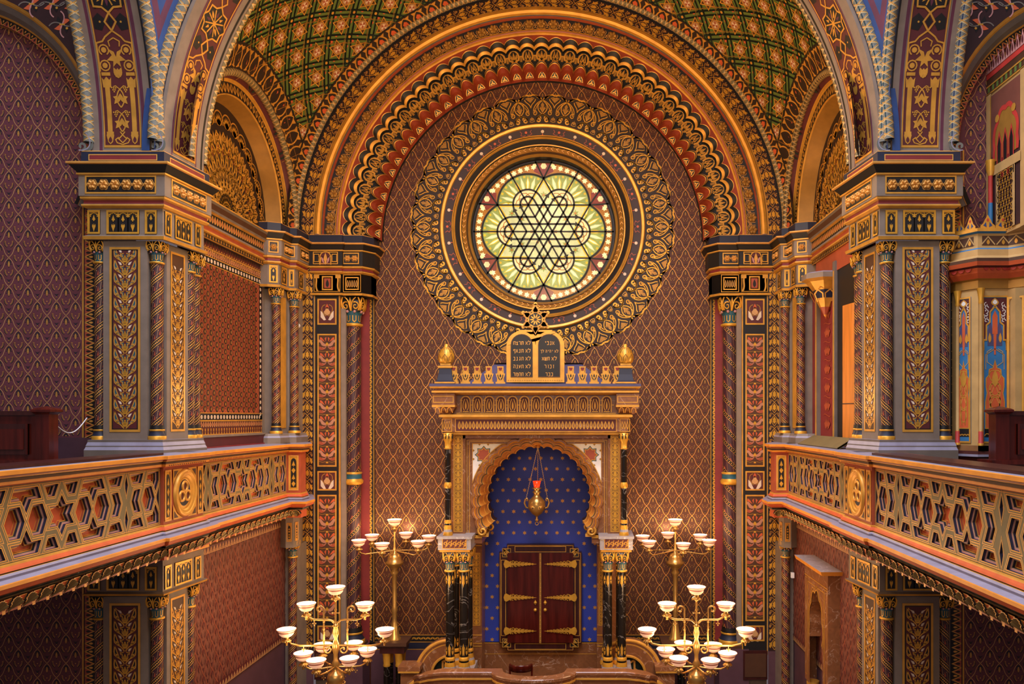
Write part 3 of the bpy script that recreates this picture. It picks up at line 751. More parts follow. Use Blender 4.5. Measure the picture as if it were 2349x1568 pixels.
for k in range(6): s_.poly(leafp((0, 0), (.07 * cos(k * PI / 3), .07 * sin(k * PI / 3)), .016), 'coralb' if k % 2 else 'cream', 5)
for k in range(3): s_.poly(ngon(.0 + .2 * cos(k * 2 * PI / 3 + .5), .2 * sin(k * 2 * PI / 3 + .5), .028, 5), 'coral', 2)
for i in range(-30, 31):
    for j in range(-30, 31):
        u, v = diag(i, j)
        if not (10.9 < v < 14.45) or abs(u) > 7.2: continue
        x = sail(u, v, 0)
        if abs(x[0]) < 4.42: p.inst(t, u, v)
        u2, v2 = u, v + D
        if 10.9 < v2 < 14.45 and abs(sail(u2, v2, 0)[0]) < 4.36: p.inst(s_, u2, v2)
m.put(p.clip(-7.3, 7.3, 10.87, 14.48), sail, .003)
for s in (-1, 1):          # painted bands along the lunettes and the chancel arch
    fb = lambda u, v, h: (s * (4.5 - .19 * v - h * .9), YC + math.sqrt(RS * RS - (4.5 - .19 * v) ** 2) * cos(u), H(ZS) + math.sqrt(RS * RS - (4.5 - .19 * v) ** 2) * sin(u) - h * .4)
    m.grid(rowsgrid(fb, lsp(.02, PI - .05, 48), (0, .06, .94, 1.0), .012), None, sm=False, fn=lambda i, j: ('black', 'fil', 'black')[i])
    q = Pat(); n = 22
    for k in range(n):
        a = .1 + (PI - .2) * (k + .5) / n; w = (PI - .2) / n
        q.poly([(a - w * .22, .3), (a - w * .05, .42), (a + w * .1, .3), (a + w * .2, .52), (a + w * .05, .68), (a - w * .12, .6)], 'coral', 2)
        for g in (-1, 1):
            q.stroke(bez((a + g * w * .1, .12), (a + g * w * .5, .2), (a + g * w * .5, .6), (a, .9)), .012, 'gold', 3)
            q.poly([(a + g * w * .3, .7), (a + g * w * .42, .9), (a + g * w * .12, .86)], 'gold', 2); q.poly([(a + g * w * .15, .1), (a + g * w * .45, .16), (a + g * w * .3, .3)], 'gold', 2)
    m.put(q, lambda u, v, h: fb(u, v, h + .013))
fb2 = lambda u, v, h: sail((u - PI / 2) * 4.75, 14.5 - .3 * v, h)
m.grid(rowsgrid(fb2, lsp(.0, PI, 90), (0, .06, .94, 1.0), .02), None, sm=False, fn=lambda i, j: ('black', 'fil', 'black')[i])
q = Pat(); n = 52
for k in range(n):
    a = PI * (k + .5) / n; w = PI / n
    q.poly([(a - w * .22, .3), (a - w * .05, .42), (a + w * .1, .3), (a + w * .2, .52), (a + w * .05, .68), (a - w * .12, .6)], 'coral', 2)
    for g in (-1, 1):
        q.stroke(bez((a + g * w * .1, .12), (a + g * w * .5, .2), (a + g * w * .5, .6), (a, .9)), .006, 'gold', 3)
        q.poly([(a + g * w * .3, .7), (a + g * w * .42, .9), (a + g * w * .12, .86)], 'gold', 2); q.poly([(a + g * w * .15, .1), (a + g * w * .45, .16), (a + g * w * .3, .3)], 'gold', 2)
m.put(q, lambda u, v, h: fb2(u, v, h + .021))
m.build('ceiling', kind='structure')
# ------------------------------------------------------------------ gallery balustrades
def coffer_cells():
    h = lambda u: [(u - .138, 0), (u - .07, -.158), (u + .07, -.158), (u + .138, 0), (u + .07, .158), (u - .07, .158)]
    half = []
    half += [h(.335), h(.635)]
    half += [[(.79, -.145), (.93, -.145), (.99, 0), (.93, .145), (.79, .145), (.85, 0)]]
    top = [[(.035, .33), (.10, .195), (.20, .195), (.255, .33)], [(.33, .33), (.275, .195), (.415, .195), (.487, .06), (.56, .195), (.70, .195), (.645, .33)], [(.73, .33), (.79, .195), (.96, .195), (1.02, .33)], [(1.075, .33), (1.035, .19), (1.075, .06)]]
    for t in top[:3]: half += [t, [(x, -y) for x, y in t]]
    c = [star(0, 0, .225, 6, .577, PI / 2)] + half
    c += [[(-x, y) for x, y in p] for p in half]
    dia = []
    for s in (-1, 1): dia += [[(1.08, s * .33), (1.045, s * .2), (1.08, s * .07), (1.115, s * .2)]]
    c += dia; out = []
    for p in c:
        a = sum(p[i - 1][0] * p[i][1] - p[i][0] * p[i - 1][1] for i in range(len(p)))
        out.append(p if a > 0 else p[::-1])
    return out
CELLS = coffer_cells()
def coffer(mb, fn, u0, u1, us, hh, ks=1.):
    """pierced-looking coffered panel from u0 to u1, a six-pointed star centred on us"""
    holes = []
    for k in range(-3, 4):
        for ci, p in enumerate(CELLS):
            q = [(us + (x * (1 if k % 2 == 0 else 1) + k * 2.16), y * hh / .72) for x, y in p]
            if ci == 0 and False: continue
            g = Pat().poly(q, 'x').clip(u0 + .03, u1 - .03, -hh, hh).it
            if not g: continue
            q = [g[0][0][i] for i in g[0][1][0]]
            a = sum(q[i - 1][0] * q[i][1] - q[i][0] * q[i - 1][1] for i in range(len(q))) / 2
            if abs(a) < .004: continue
            holes.append(q if a > 0 else q[::-1])
    outer = [(u0, -hh / 2), (u1, -hh / 2), (u1, hh / 2), (u0, hh / 2)]
    polys = [[Vector((x, y, 0)) for x, y in P] for P in [outer] + holes]
    flat = [p for P in polys for p in P]
    k = len(mb.v); mb.v += [fn(p.x, p.y, 0) for p in flat]; q = mb.mi('olive')
    for t in tessellate_polygon(polys): mb.f.append(tuple(k + i for i in t)); mb.m.append(q); mb.sm.append(False)
    steps = [(-.02, .001), (-.012, .0012), (-.011, .0012), (0, .001), (.009, .001), (.010, -.025), (.024, -.027), (.025, -.029), (.031, -.03), (.032, -.05), (.042, -.052), (.044, -.07), (.05, -.071)]
    ms = ['goldline', 'olive', 'olive', 'gold', 'navy', 'pink', 'goldline', 'taupe', 'navy', 'gold', 'coralb', 'goldline']
    for P in holes:
        a = abs(sum(P[i - 1][0] * P[i][1] - P[i][0] * P[i - 1][1] for i in range(len(P))) / 2)
        f = min(1, a / .03) ** .5
        rows = [[fn(x, y, d) for x, y in offs(P, -o * f, True)] for o, d in steps]
        mb.grid(rows, None, cu=True, sm=False, fn=lambda i, j: ms[i]); mb.face(rows[-1], 'coral')
        if len(P) in (6, 12) and a > .03:
            cx = sum(x for x, y in P) / len(P); cy = sum(y for x, y in P) / len(P); t = Pat()
            for i in range(8): t.poly(leafp((cx, cy), (cx + .05 * cos(i * PI / 4), cy + .05 * sin(i * PI / 4)), .009), 'goldline')
            mb.put(t, lambda u, v, h: fn(u, v, -.074 + h))
    t = Pat()
    for s in (-1, 1): t.stroke([(u0, s * hh * .478), (u1, s * hh * .478)], .007, 'goldline')
    mb.put(t, fn)
def shells(mb, fn, u0, u1, pitch=.185, zt=-1.585, hgt=.135):
    xs, st = rng(u0, u1, pitch)
    for x in xs:
        n = 14; rows = [[fn(x, zt - hgt, .005)] * (n + 1)]
        for k, h in ((.35, .02), (.7, .055), (.97, .085), (1.0, .08)):
            row = []
            for i in range(n + 1):
                a = PI * (.13 + .74 * i / n); r = k * (1 + .05 * abs(sin(7 * PI * i / n / 1.0)))
                row.append(fn(x + .085 * r * cos(a) * 1.0, zt - hgt + hgt * r * sin(a) ** .8, h + .012 * abs(sin(7 * PI * i / n)) * k))
            rows.append(row)
        mb.grid(rows, None, fn=lambda i, j: 'goldline' if i == 3 else 'shell', sm=False)
        mb.grid([rows[-1], [fn(x + .085 * cos(PI * (.13 + .74 * i / n)), zt - hgt + hgt * sin(PI * (.13 + .74 * i / n)) ** .8, .0) for i in range(n + 1)]], 'black', sm=False)
        mb.face([fn(x - st * .5 - .04, zt + .0, .07), fn(x - st * .5 + .04, zt, .07), fn(x - st * .5, zt - .085, .05)], 'coral')
        t = Pat(); t.stroke([(x - st * .5 - .045, zt), (x - st * .5 + .045, zt), (x - st * .5, zt - .095)], .008, 'goldline', 1, closed=True)
        mb.put(t, lambda u, v, h: fn(u, v, .072 - .02 * (zt - v) / .085 + h))
        t = Pat(); t.rect(x - st * .5 - .02, x - st * .5 + .02, zt - hgt + .0, zt - hgt + .035, 'goldline'); mb.put(t, lambda u, v, h: fn(u, v, .035 + h))
CAPP = [(-.25, -.455), (-.02, -.455), (.10, -.462), (.11, -.468), (.11, -.505), (.085, -.512), (.08, -.525), (.075, -.532), (.06, -.535), (.06, -.565), (.055, -.57), (.05, -.595), (.02, -.605), (0, -.61)]
CAPM = ['ledge', 'ledge', 'orange', 'orange', 'coralb', 'coralb', 'gold', 'gold', 'brown', 'gold', 'orange', 'coral', 'coral']
BASP = [(0, -1.30), (.02, -1.305), (.02, -1.32), (.035, -1.34), (.045, -1.36), (.03, -1.372), (.05, -1.375), (.065, -1.395), (.055, -1.415), (.055, -1.42), (.15, -1.432), (.155, -1.44), (.155, -1.472), (.145, -1.476), (.12, -1.52), (.06, -1.545), (.05, -1.57), (.05, -1.585), (.015, -1.59), (.015, -1.72), (-.2, -1.73)]
BASM = ['gold', 'gold', 'coral', 'coral', 'black', 'goldline', 'ledge', 'ledge', 'ledge', 'ledge', 'orange', 'orange', 'brown', 'coral', 'coral', 'black', 'olive', 'olive', 'coral', 'coral']
for mir, side, sg in SIDES:
    secs = (('front', [(-4.30, 4.4), (-4.30, 9.44)], 7.66), ('rear', [(-4.30, 10.42), (-4.30, 13.44)], 11.72))
    for nm, plan, us in secs:
        (x, y0), (_, y1) = plan
        lab = ('long coffered balustrade of the %s gallery with star lattice, nearer the camera' if nm == 'front' else 'short coffered balustrade of the %s gallery between medallion pedestal and chancel wall') % side
        t = thing('gallery_balustrade', lab, 'balustrade', (sg * 4.3, (y0 + y1) / 2, H(-1.73)), 'gallery balustrades')
        b = MB(); b.course(plan, pr(CAPP), CAPM)
        if nm == 'front': b.box(-4.62, -4.26, y0, y1, H(-.455), H(-.43), 'woodd')
        q = Pat()
        for i in range(int((y1 - y0) / .05)): q.rect(y0 + .05 * i, y0 + .05 * i + .022, -.592, -.577, 'brown')
        if nm == 'rear': b.put(q, lambda u, v, h: (-4.245 + h, u, H(v)))
        b.build('cap_rail', t, mir)
        b = MB(); coffer(b, lambda u, v, h: (-4.30 + h, u, H(-.955 + v)), y0, y1, us, .69)
        b.box(-4.6, -4.38, y0, y1, H(-1.72), H(-.46), 'tauped'); b.build('coffered_panel', t, mir)
        b = MB(); b.course(plan, pr(BASP), BASM); b.build('ledge_molding', t, mir)
        b = MB(); shells(b, lambda u, v, h: (-4.285 + h, u, H(v)), y0, y1); b.build('shell_molding', t, mir)
    # medallion pedestal
    plan = [(-4.34, 9.44), (-4.26, 9.44), (-4.26, 10.42), (-4.34, 10.42)]
    t = thing('balustrade_pedestal', 'red balustrade pedestal with gilt round trefoil medallion below the %s pier' % side, 'pedestal', (sg * 4.3, 9.93, H(-1.73)), 'balustrade pedestals')
    b = MB(); b.box(-4.9, -4.262, 9.442, 10.418, H(-1.72), H(-.46), 'coralb'); b.box(-4.75, -4.3, 9.44, 10.42, H(-.56), H(-.458), 'ledge'); b.build('body', t, mir)
    b = MB(); b.course(plan, pr(BASP), BASM); b.build('ledge_molding', t, mir)
    b = MB(); b.course(plan, pr(CAPP), CAPM)
    q = Pat()
    for i in range(19): q.rect(9.46 + .05 * i, 9.482 + .05 * i, -.592, -.577, 'brown')
    b.put(q, lambda u, v, h: (-4.205 + h, u, H(v))); b.build('cap_rail', t, mir)
    fn = lambda u, v, h: (-4.26 + h, 9.93 + u, H(-.955 + v))
    b = MB(); R = .245
    rows = [[fn(r * cos(2 * PI * i / 40), r * 1.12 * sin(2 * PI * i / 40), h) for i in range(40)] for r, h in ((R * 1.1, .0), (R * 1.08, .03), (R, .045), (R * .92, .03), (R * .9, .02), (R * .84, .03), (R * .78, .012), (R * .7, .0), (R * .66, .012), (R * .6, -.0))]
    b.grid(rows, 'gold', cu=True); b.face([fn(R * .62 * cos(2 * PI * i / 24), R * .69 * sin(2 * PI * i / 24), .001) for i in range(24)], 'navy')
    for k in range(3):
        a = PI / 2 + k * 2 * PI / 3; cx, cy = .08 * cos(a), .08 * sin(a)
        b.grid([[fn(cx + r * cos(2 * PI * i / 20), cy + r * sin(2 * PI * i / 20), h) for i in range(20)] for r, h in ((.075, .002), (.072, .02), (.052, .022), (.048, .004))], 'gold', cu=True)
        b.face([fn(cx + .05 * cos(2 * PI * i / 14), cy + .05 * sin(2 * PI * i / 14), .004) for i in range(14)], 'maroon')
    for i in range(4):
        a, c = (1 if i % 2 else -1), (1 if i < 2 else -1)
        b.face([fn(a * .29, c * .31, .012), fn(a * .29, c * .12, .012), fn(a * .2, c * .24, .012), fn(a * .06, c * .31, .012)], 'gold')
        b.face([fn(a * .27, c * .29, .014), fn(a * .27, c * .2, .014), fn(a * .17, c * .29, .014)], 'brown')
    b.build('medallion', t, mir)
    for u in (-.4, .4):
        b = MB(); b.put(tallarcade(.14, .62), sub(fn, u, 0) if False else (lambda u_, v_, h_: (-4.26 + h_, 9.93 + u + u_, H(-1.265 + v_))), .003); b.build('arcade_panel', t, mir)
    b = MB(); shells(b, lambda u, v, h: (-4.245 + h, u, H(v)), 9.44, 10.42); b.build('shell_molding', t, mir)
    # end post against the chancel wall
    plan = [(-4.30, 13.44), (-4.29, 13.44), (-4.06, 13.44), (-4.06, 13.70), (-4.36, 14.48)]
    t = thing('balustrade_post', 'octagonal red balustrade post with gilt arcade panels at the %s chancel corner' % side, 'post', (sg * 4.2, 13.9, H(-1.73)), 'balustrade posts')
    b = MB(); b.prism([(-4.6, 13.44), (-4.06, 13.44), (-4.06, 13.7), (-4.36, 14.48), (-4.6, 14.48)], H(-1.72), H(-.46), 'coralb'); b.build('body', t, mir)
    b = MB(); b.course(plan, pr(CAPP), CAPM); b.build('cap_rail', t, mir)
    b = MB(); b.course(plan, pr(BASP), BASM); b.build('ledge_molding', t, mir)
    b = MB(); b.put(tallarcade(.17, .6), lambda u, v, h: (-4.175 + u, 13.44 - h, H(-1.255 + v)), .003); b.build('arcade_panel', t, mir)
    b = MB(); b.put(tallarcade(.13, .6), sub(plane2((-4.06, 13.7), (-4.36, 14.48), H(-1.255)), .2), .003); b.build('arcade_panel', t, mir)
    b = MB(); shells(b, lambda u, v, h: (-4.3 + u, 13.43 - h, H(v)), 0.03, .24, .11, hgt=.12); b.build('shell_molding', t, mir)
    # slab and soffit of the gallery
    m = MB(); m.box(-9, -4.5, 4.4, 10.3, H(-1.72), H(-1.5), 'tauped'); m.box(-5, -4.4, 10.3, 14.5, H(-1.72), H(-.5), 'tauped'); m.box(-4.95, -4.29, 10.42, 14.48, H(-.5), H(-.46), 'ledge')
    m.build('floor_gallery_%s' % side, None, mir, 'structure')
    # ---------------- chancel side wall, upper storey
    m = MB()
    m.face([(-4.8, 10.8, H(-.5)), (-4.8, 14.5, H(-.5)), (-4.8, 14.5, H(2.7)), (-4.8, 10.8, H(2.7))], 'taupe' if not mir else 'crimson')
    ent = [(0, 2.62), (.02, 2.63), (.02, 2.69), (.05, 2.70), (.05, 2.725), (.03, 2.74), (.03, 2.79), (.06, 2.8), (.06, 2.83), (.04, 2.85), (.04, 3.0), (.08, 3.02), (.09, 3.05), (.12, 3.12), (.14, 3.15), (.14, 3.17), (.05, 3.19), (-.3, 3.25)]
    m.course([(-4.75, 10.8), (-4.75, 14.5)], pr(ent), ['gold', 'black', 'gold', 'gold', 'coralb', 'coralb', 'gold', 'taupe', 'black', 'black', 'gold', 'tauped', 'brown', 'tauped', 'gold', 'gold', 'tauped'])
    m.put(palmrow(44, 3.5, .14), lambda u, v, h: (-4.71 + h, 12.55 + u, H(2.855 + v)))
    q = Pat()
    for i in range(40): q.rect(-1.75 + .0875 * i, -1.75 + .0875 * i + .045, .01, .05, 'dimgold')
    m.put(q, lambda u, v, h: (-4.73 + h, 12.55 + u, H(2.63 + v)))
    # lunette
    sx = lambda r, x: (r, x)
    sring(m, 0, YC, H(ZS), [(1.55, -4.9), (1.57, -4.84), (1.62, -4.7), (1.63, -4.66), (1.635, -4.63), (1.65, -4.64), (1.82, -4.64), (1.835, -4.61), (1.85, -4.62), (1.865, -4.6), (1.92, -4.52), (2.02, -4.5)], ['dimgold', 'dimgold', 'dimgold', 'gold', 'gold', 'fil', 'gold', 'gold', 'gold', 'maroon', 'black'], sm=True)
    for s_, e_ in ((-1.62, -1.55), ): pass
    m.box(-4.9, -4.5, YC + 1.55, YC + 2.0, H(3.2), H(ZS), 'brown'); m.box(-4.9, -4.5, YC - 2.0, YC - 1.55, H(3.2), H(ZS), 'brown')
    q = Pat(); q.frame(-.09, .09, .035, .125, .014, 'goldline'); q.rect(-.05, .05, .06, .1, 'crimson')
    for yy in (YC + 1.9, ): m.put(q, lambda u, v, h: (-4.498 + h, yy + u, H(3.205 + v)))
    rope(m, [(-4.5, YC + 1.95 * cos(a), H(ZS) + 1.95 * sin(a)) for a in lsp(.06, PI - .06, 110)], .055, 11, cols=('olive', 'brown'))
    q = Pat(); nn = 46
    for k in range(nn):
        a = PI * (k + .5) / nn; w = PI / nn
        q.poly([(a + w * .42 * sin(PI * t), 1.66 + .145 * t) for t in lsp(0, 1, 5)] + [(a - w * .42 * sin(PI * t), 1.66 + .145 * t) for t in lsp(1, 0, 5)][1:-1], 'gold', 2); q.poly([(a, 1.69), (a + w * .14, 1.74), (a, 1.79), (a - w * .14, 1.74)], 'black', 3)
    m.put(q, lambda u, v, h: (-4.64 + h, YC + v * cos(u), H(ZS) + v * sin(u)), .003)
    m.face([(-4.9, YC + 1.56 * cos(a), H(ZS) + 1.56 * sin(a)) for a in lsp(0, PI, 40)] + [(-4.9, YC - 1.56, H(3.2)), (-4.9, YC + 1.56, H(3.2))], 'fil')
    q = Pat()
    for k in range(15):          # shells round the rim
        a = math.radians(6 + 168 * k / 14); cx, cy = 1.36 * cos(a), 1.36 * sin(a)
        for i in range(7):
            b_ = a + math.radians(-78 + 26 * i); q.poly(leafp((cx - .06 * cos(a), cy - .06 * sin(a)), (cx + .125 * cos(b_), cy + .125 * sin(b_)), .028), 'gilt', 3)
        q.stroke(arc(cx, cy, .165, math.degrees(a) - 105, math.degrees(a) + 105, 12), .022, 'gold', 2)
        for s in (-1, 1):
            a2 = a + s * math.radians(6)
            q.stroke(bez((1.22 * cos(a2), 1.22 * sin(a2)), (1.1 * cos(a2 + s * .12), 1.1 * sin(a2 + s * .12)), (.95 * cos(a - s * .1), .95 * sin(a - s * .1)), (.8 * cos(a), .8 * sin(a)), n=8), .03, 'gilt', 3)
            q.stroke(bez((.8 * cos(a), .8 * sin(a)), (.7 * cos(a + s * .22), .7 * sin(a + s * .22)), (.55 * cos(a - s * .1), .55 * sin(a - s * .1)), (.42 * cos(a), .42 * sin(a)), n=8), .026, 'gold', 2)
            q.stroke(spiral(1.12 * cos(a2 + s * .02), 1.12 * sin(a2 + s * .02), .06, .015, math.degrees(a), math.degrees(a) + s * 400, 10), .02, 'gold', 4)
            q.stroke(spiral(.93 * cos(a2 + s * .02), .93 * sin(a2 + s * .02), .05, .012, math.degrees(a) + 90, math.degrees(a) + 90 - s * 400, 9), .018, 'gilt', 4)
        q.poly(leafp((.86 * cos(a + .11), .86 * sin(a + .11)), (1.04 * cos(a + .11), 1.04 * sin(a + .11)), .05), 'coralb', 1)
        q.poly(leafp((1.0 * cos(a), 1.0 * sin(a)), (1.22 * cos(a), 1.22 * sin(a)), .035), 'gold', 4)
    for k in range(11):
        a = math.radians(10 + 160 * k / 10)
        for s in (-1, 1):
            q.stroke(bez((.1 * cos(a), .1 * sin(a)), (.25 * cos(a + s * .5), .25 * sin(a + s * .5)), (.4 * cos(a + s * .2), .4 * sin(a + s * .2)), (.46 * cos(a - s * .1), .46 * sin(a - s * .1)), n=7), .024, 'gilt', 3)
            q.stroke(spiral(.33 * cos(a + s * .1), .33 * sin(a + s * .1), .05, .01, 0, s * 420, 9), .017, 'gold', 4)
        q.poly(leafp((.3 * cos(a), .3 * sin(a)), (.52 * cos(a), .52 * sin(a)), .03), 'gold', 4)
    for k in range(30):
        a = math.radians(4 + 172 * k / 29)
        for s in (-1, 1):
            q.stroke(bez((.5 * cos(a), .5 * sin(a)), (.7 * cos(a + s * .16), .7 * sin(a + s * .16)), (.9 * cos(a - s * .16), .9 * sin(a - s * .16)), (1.16 * cos(a + s * .05), 1.16 * sin(a + s * .05)), n=9), .017, 'dimgold', 1)
            q.stroke(spiral(.64 * cos(a), .64 * sin(a), .045, .01, 0, s * 400, 8), .014, 'gold', 2); q.stroke(spiral(1.06 * cos(a + .05), 1.06 * sin(a + .05), .05, .01, 90, 90 + s * 400, 8), .014, 'dimgold', 2)
        q.poly(leafp((.72 * cos(a), .72 * sin(a)), (.84 * cos(a), .84 * sin(a)), .02), 'gilt', 3)
    m.put(q, lambda u, v, h: (-4.9 + h, YC + u * .98, H(ZS) - .1 + v), .003)
    m.build('wall_%s_chancel' % side, None, mir, 'structure')
    # far corner group: clustered pilaster and its entablature
    t = thing('corner_pilaster', 'clustered corner pilaster beside the chancel arch above the %s gallery, gilt entablature' % side, 'pilaster', (sg * 4.6, 14.1, H(-.5)), 'corner pilasters'); t['kind'] = 'thing'
    cpl = [(-4.8, 13.55), (-4.66, 13.55), (-4.5, 13.62), (-4.47, 13.98), (-4.36, 14.0), (-4.34, 14.5)]
    b = MB(); b.prism([(-4.8, 13.75), (-4.56, 13.75), (-4.52, 14.08), (-4.42, 14.18), (-4.40, 14.5), (-4.8, 14.5)], H(-.3), H(2.25), 'taupe')
    b.course([(-4.548, 13.80), (-4.53, 14.0)], pr([(.004, -.2), (.012, -.19), (.012, 2.1), (.004, 2.12)]), 'gold'); b.build('shaft', t, mir)
    b = MB(); b.course(cpl, pr([(.04, -.5), (.04, -.36), (.02, -.33), (.0, -.29), (-.2, -.29)]), ['taupe', 'ledge', 'taupe', 'ledge']); b.build('pedestal', t, mir)
    b = MB(); b.course(cpl, pr(ENT), ENTM); b.build('entablature', t, mir)
    for (p0, p1), n in zip(zip(cpl[1:], cpl[2:]), (1, 2, 1, 2)):
        b = MB()
        l = math.hypot(p1[0] - p0[0], p1[1] - p0[1])
        b.put(arcade(1, l * .8 if n == 1 else .2, .3), sub(plane2(p0, p1, H(2.325)), l / 2), .002); b.build('arcade_panel', t, mir); b = MB()
        flowers(b, sub(plane2(offs([p0, p1], .072)[0], offs([p0, p1], .072)[1], H(2.85)), l / 2), max(.1, l * .7), .16, n, .055); b.build('rosette_panel', t, mir)
    # lower storey: red papered wall under the gallery
    m = MB(); m.face([(-4.55, 10.7, 0), (-4.55, 14.5, 0), (-4.55, 14.5, H(-1.7)), (-4.55, 10.7, H(-1.7))], 'dado')
    m.face([(-4.54, 10.7, H(-3.95)), (-4.54, 14.3, H(-3.95)), (-4.54, 14.3, H(-1.83)), (-4.54, 10.7, H(-1.83))], 'paperm')
    wt = wp_tile(line='coralb', gold='paperm', dark='maroon', lw=.008)
    m.put(wallpaper(10.7, 14.22, -3.87, -1.93, wt), lambda u, v, h: (-4.535 + h, u, H(v)))
    q = Pat()
    for zz in (-1.88, -3.91):
        q.rect(10.7, 14.3, zz - .05, zz + .05, 'maroon', 2)
        for i in range(38): x = 10.75 + .0935 * i; q.poly([(x - .04, zz - .04), (x + .04, zz - .04), (x, zz + .04)], 'paperl', 3); q.poly([(x - .012, zz - .03), (x + .012, zz - .03), (x, zz + .01)], 'maroon', 4)
        q.stroke([(10.7, zz - .05), (14.3, zz - .05)], .01, 'paperl', 4)
    for i in range(22): q.poly(leafp((14.26, -3.9 + .093 * i), (14.26, -3.82 + .093 * i), .025), 'paperl', 3)
    m.put(q, lambda u, v, h: (-4.535 + h, u, H(v)))
    m.course([(-4.5, 10.8), (-4.5, 14.4)], pr([(-.05, -1.83), (.0, -1.81), (.02, -1.78), (.06, -1.75), (.06, -1.72)]), ['gold', 'brown', 'coralb', 'gold'])
    m.build('wall_%s_below_gallery' % side, None, mir, 'structure')
    t = thing('corner_pier', 'small taupe corner post under the end of the %s gallery with gilt arcade block' % side, 'post', (sg * 4.38, 14.1, 0), 'corner posts below the galleries')
    b = MB(); b.prism([(-4.54, 13.8), (-4.42, 13.72), (-4.3, 13.75), (-4.26, 13.95), (-4.4, 14.5), (-4.54, 14.5)], H(-2.29), H(-1.72), 'taupe')
    b.put(tallarcade(.09, .33), lambda u, v, h: (-4.36 + u, 13.735 - h, H(-2.18 + v)), .003); b.put(tallarcade(.09, .33), sub(plane2((-4.3, 13.75), (-4.26, 13.95), H(-2.18)), .1), .003); b.build('block', t, mir)
    b = MB(); b.box(-4.54, -4.33, 14.02, 14.5, 0, H(-2.29), 'taupe'); b.build('shaft', t, mir)
# left upper wall: the carpet-patterned panel; right: recess with red hanging and a pine door
m = MB(); q = Pat(); y0, y1 = 11.0, 13.62
q.rect(y0, y1, -.27, 2.62, 'maroon', 0); q.rect(y0 + .1, y1 - .1, .05, 2.3, 'carpetf', 1)
for i in range(13):
    for j in range(27):
        x, z = y0 + .18 + .19 * i + (.095 if j % 2 else 0), .12 + .0815 * j
        if x > y1 - .16: continue
        q.stroke([(x - .095, z), (x, z + .08), (x + .095, z)], .008, 'coral', 2); q.stroke([(x - .095, z), (x, z - .08), (x + .095, z)], .008, 'coral', 2)
        q.poly(star(x, z, .05, 8, .8), 'black', 3); q.poly(ngon(x, z, .024, 6), 'maroon', 4); q.poly(leafp((x, z - .03), (x, z + .03), .011), 'gold', 5)
def dots(a, b, z, hor=True):
    n = int(abs(b - a) / .1)
    for i in range(n + 1):
        c = a + (b - a) * i / n; x, y = (c, z) if hor else (z, c); q.poly(ngon(x, y, .032, 8), 'cream', 4); q.poly(ngon(x, y, .012, 6), 'gold', 5)
for z in (.0, 2.335): q.rect(y0, y1, z - .05, z + .05, 'black', 3); dots(y0 + .05, y1 - .12, z)
q.rect(y1 - .13, y1 - .03, -.05, 2.38, 'black', 3); dots(.05, 2.3, y1 - .08, False); q.rect(y0, y0 + .1, -.05, 2.38, 'black', 3); dots(.05, 2.3, y0 + .05, False)
q.inst(palmrow(38, y1 - y0, .1, 'paperl', 'coralb'), (y0 + y1) / 2, -.16, dh=3); q.inst(palmrow(38, y1 - y0, .11, 'paperl', 'coralb'), (y0 + y1) / 2, 2.39, dh=3)
for i in range(30):
    x = y0 + .05 + .087 * i; q.stroke([(x, -.17), (x, -.21)], .03, 'gold', 3); q.poly([(x - .02, -.26), (x + .02, -.26), (x, -.2)], 'gold', 3); q.stroke([(x - .04, 2.5), (x, 2.54), (x + .04, 2.5), (x, 2.46)], .01, 'gold', 3, closed=True); q.rect(x - .025, x + .025, 2.57, 2.61, 'black', 3)
for z in (.06, -.05, -.06, 2.28, 2.39, 2.5): q.stroke([(y0, z), (y1, z)], .012, 'gold', 5)
q.stroke([(y0, -.265), (y1, -.265)], .02, 'gold', 5)
m.put(q, lambda u, v, h: (-4.79 + h, u, H(v)))
m.box(-4.8, -4.7, 10.9, 13.7, H(-.5), H(-.44), 'crimson'); m.box(-4.8, -4.72, 10.9, 13.7, H(-.44), H(-.29), 'maroon'); m.box(-4.8, -4.7, 10.9, 13.7, H(-.3), H(-.27), 'taupe')
o = m.build('carpet_pattern_panel'); tag(o, 'carpet-like painted panel of rosettes on orange-red between left pier and chancel corner', 'painted panel')
mat('paperb', '4c1f07', rough=.6, var=.14, scale=3)  # same paper as the gallery walls, warm amber light put into its brown
for n, h, e in (('glpale', 'b9bc84', .6), ('glyel', 'd0a41c', .7), ('glgreen', '8a9548', .55), ('glcream', 'dcc58c', .62), ('glamber', 'a0661a', .5), ('glred', '7c3424', .45), ('glwhite', 'e8dda0', .72)):  # panes glow by themselves, standing in for daylight behind the glass
    mat(n, h, rough=.25, emit=e, ecol=h, scale=9, var=.25)
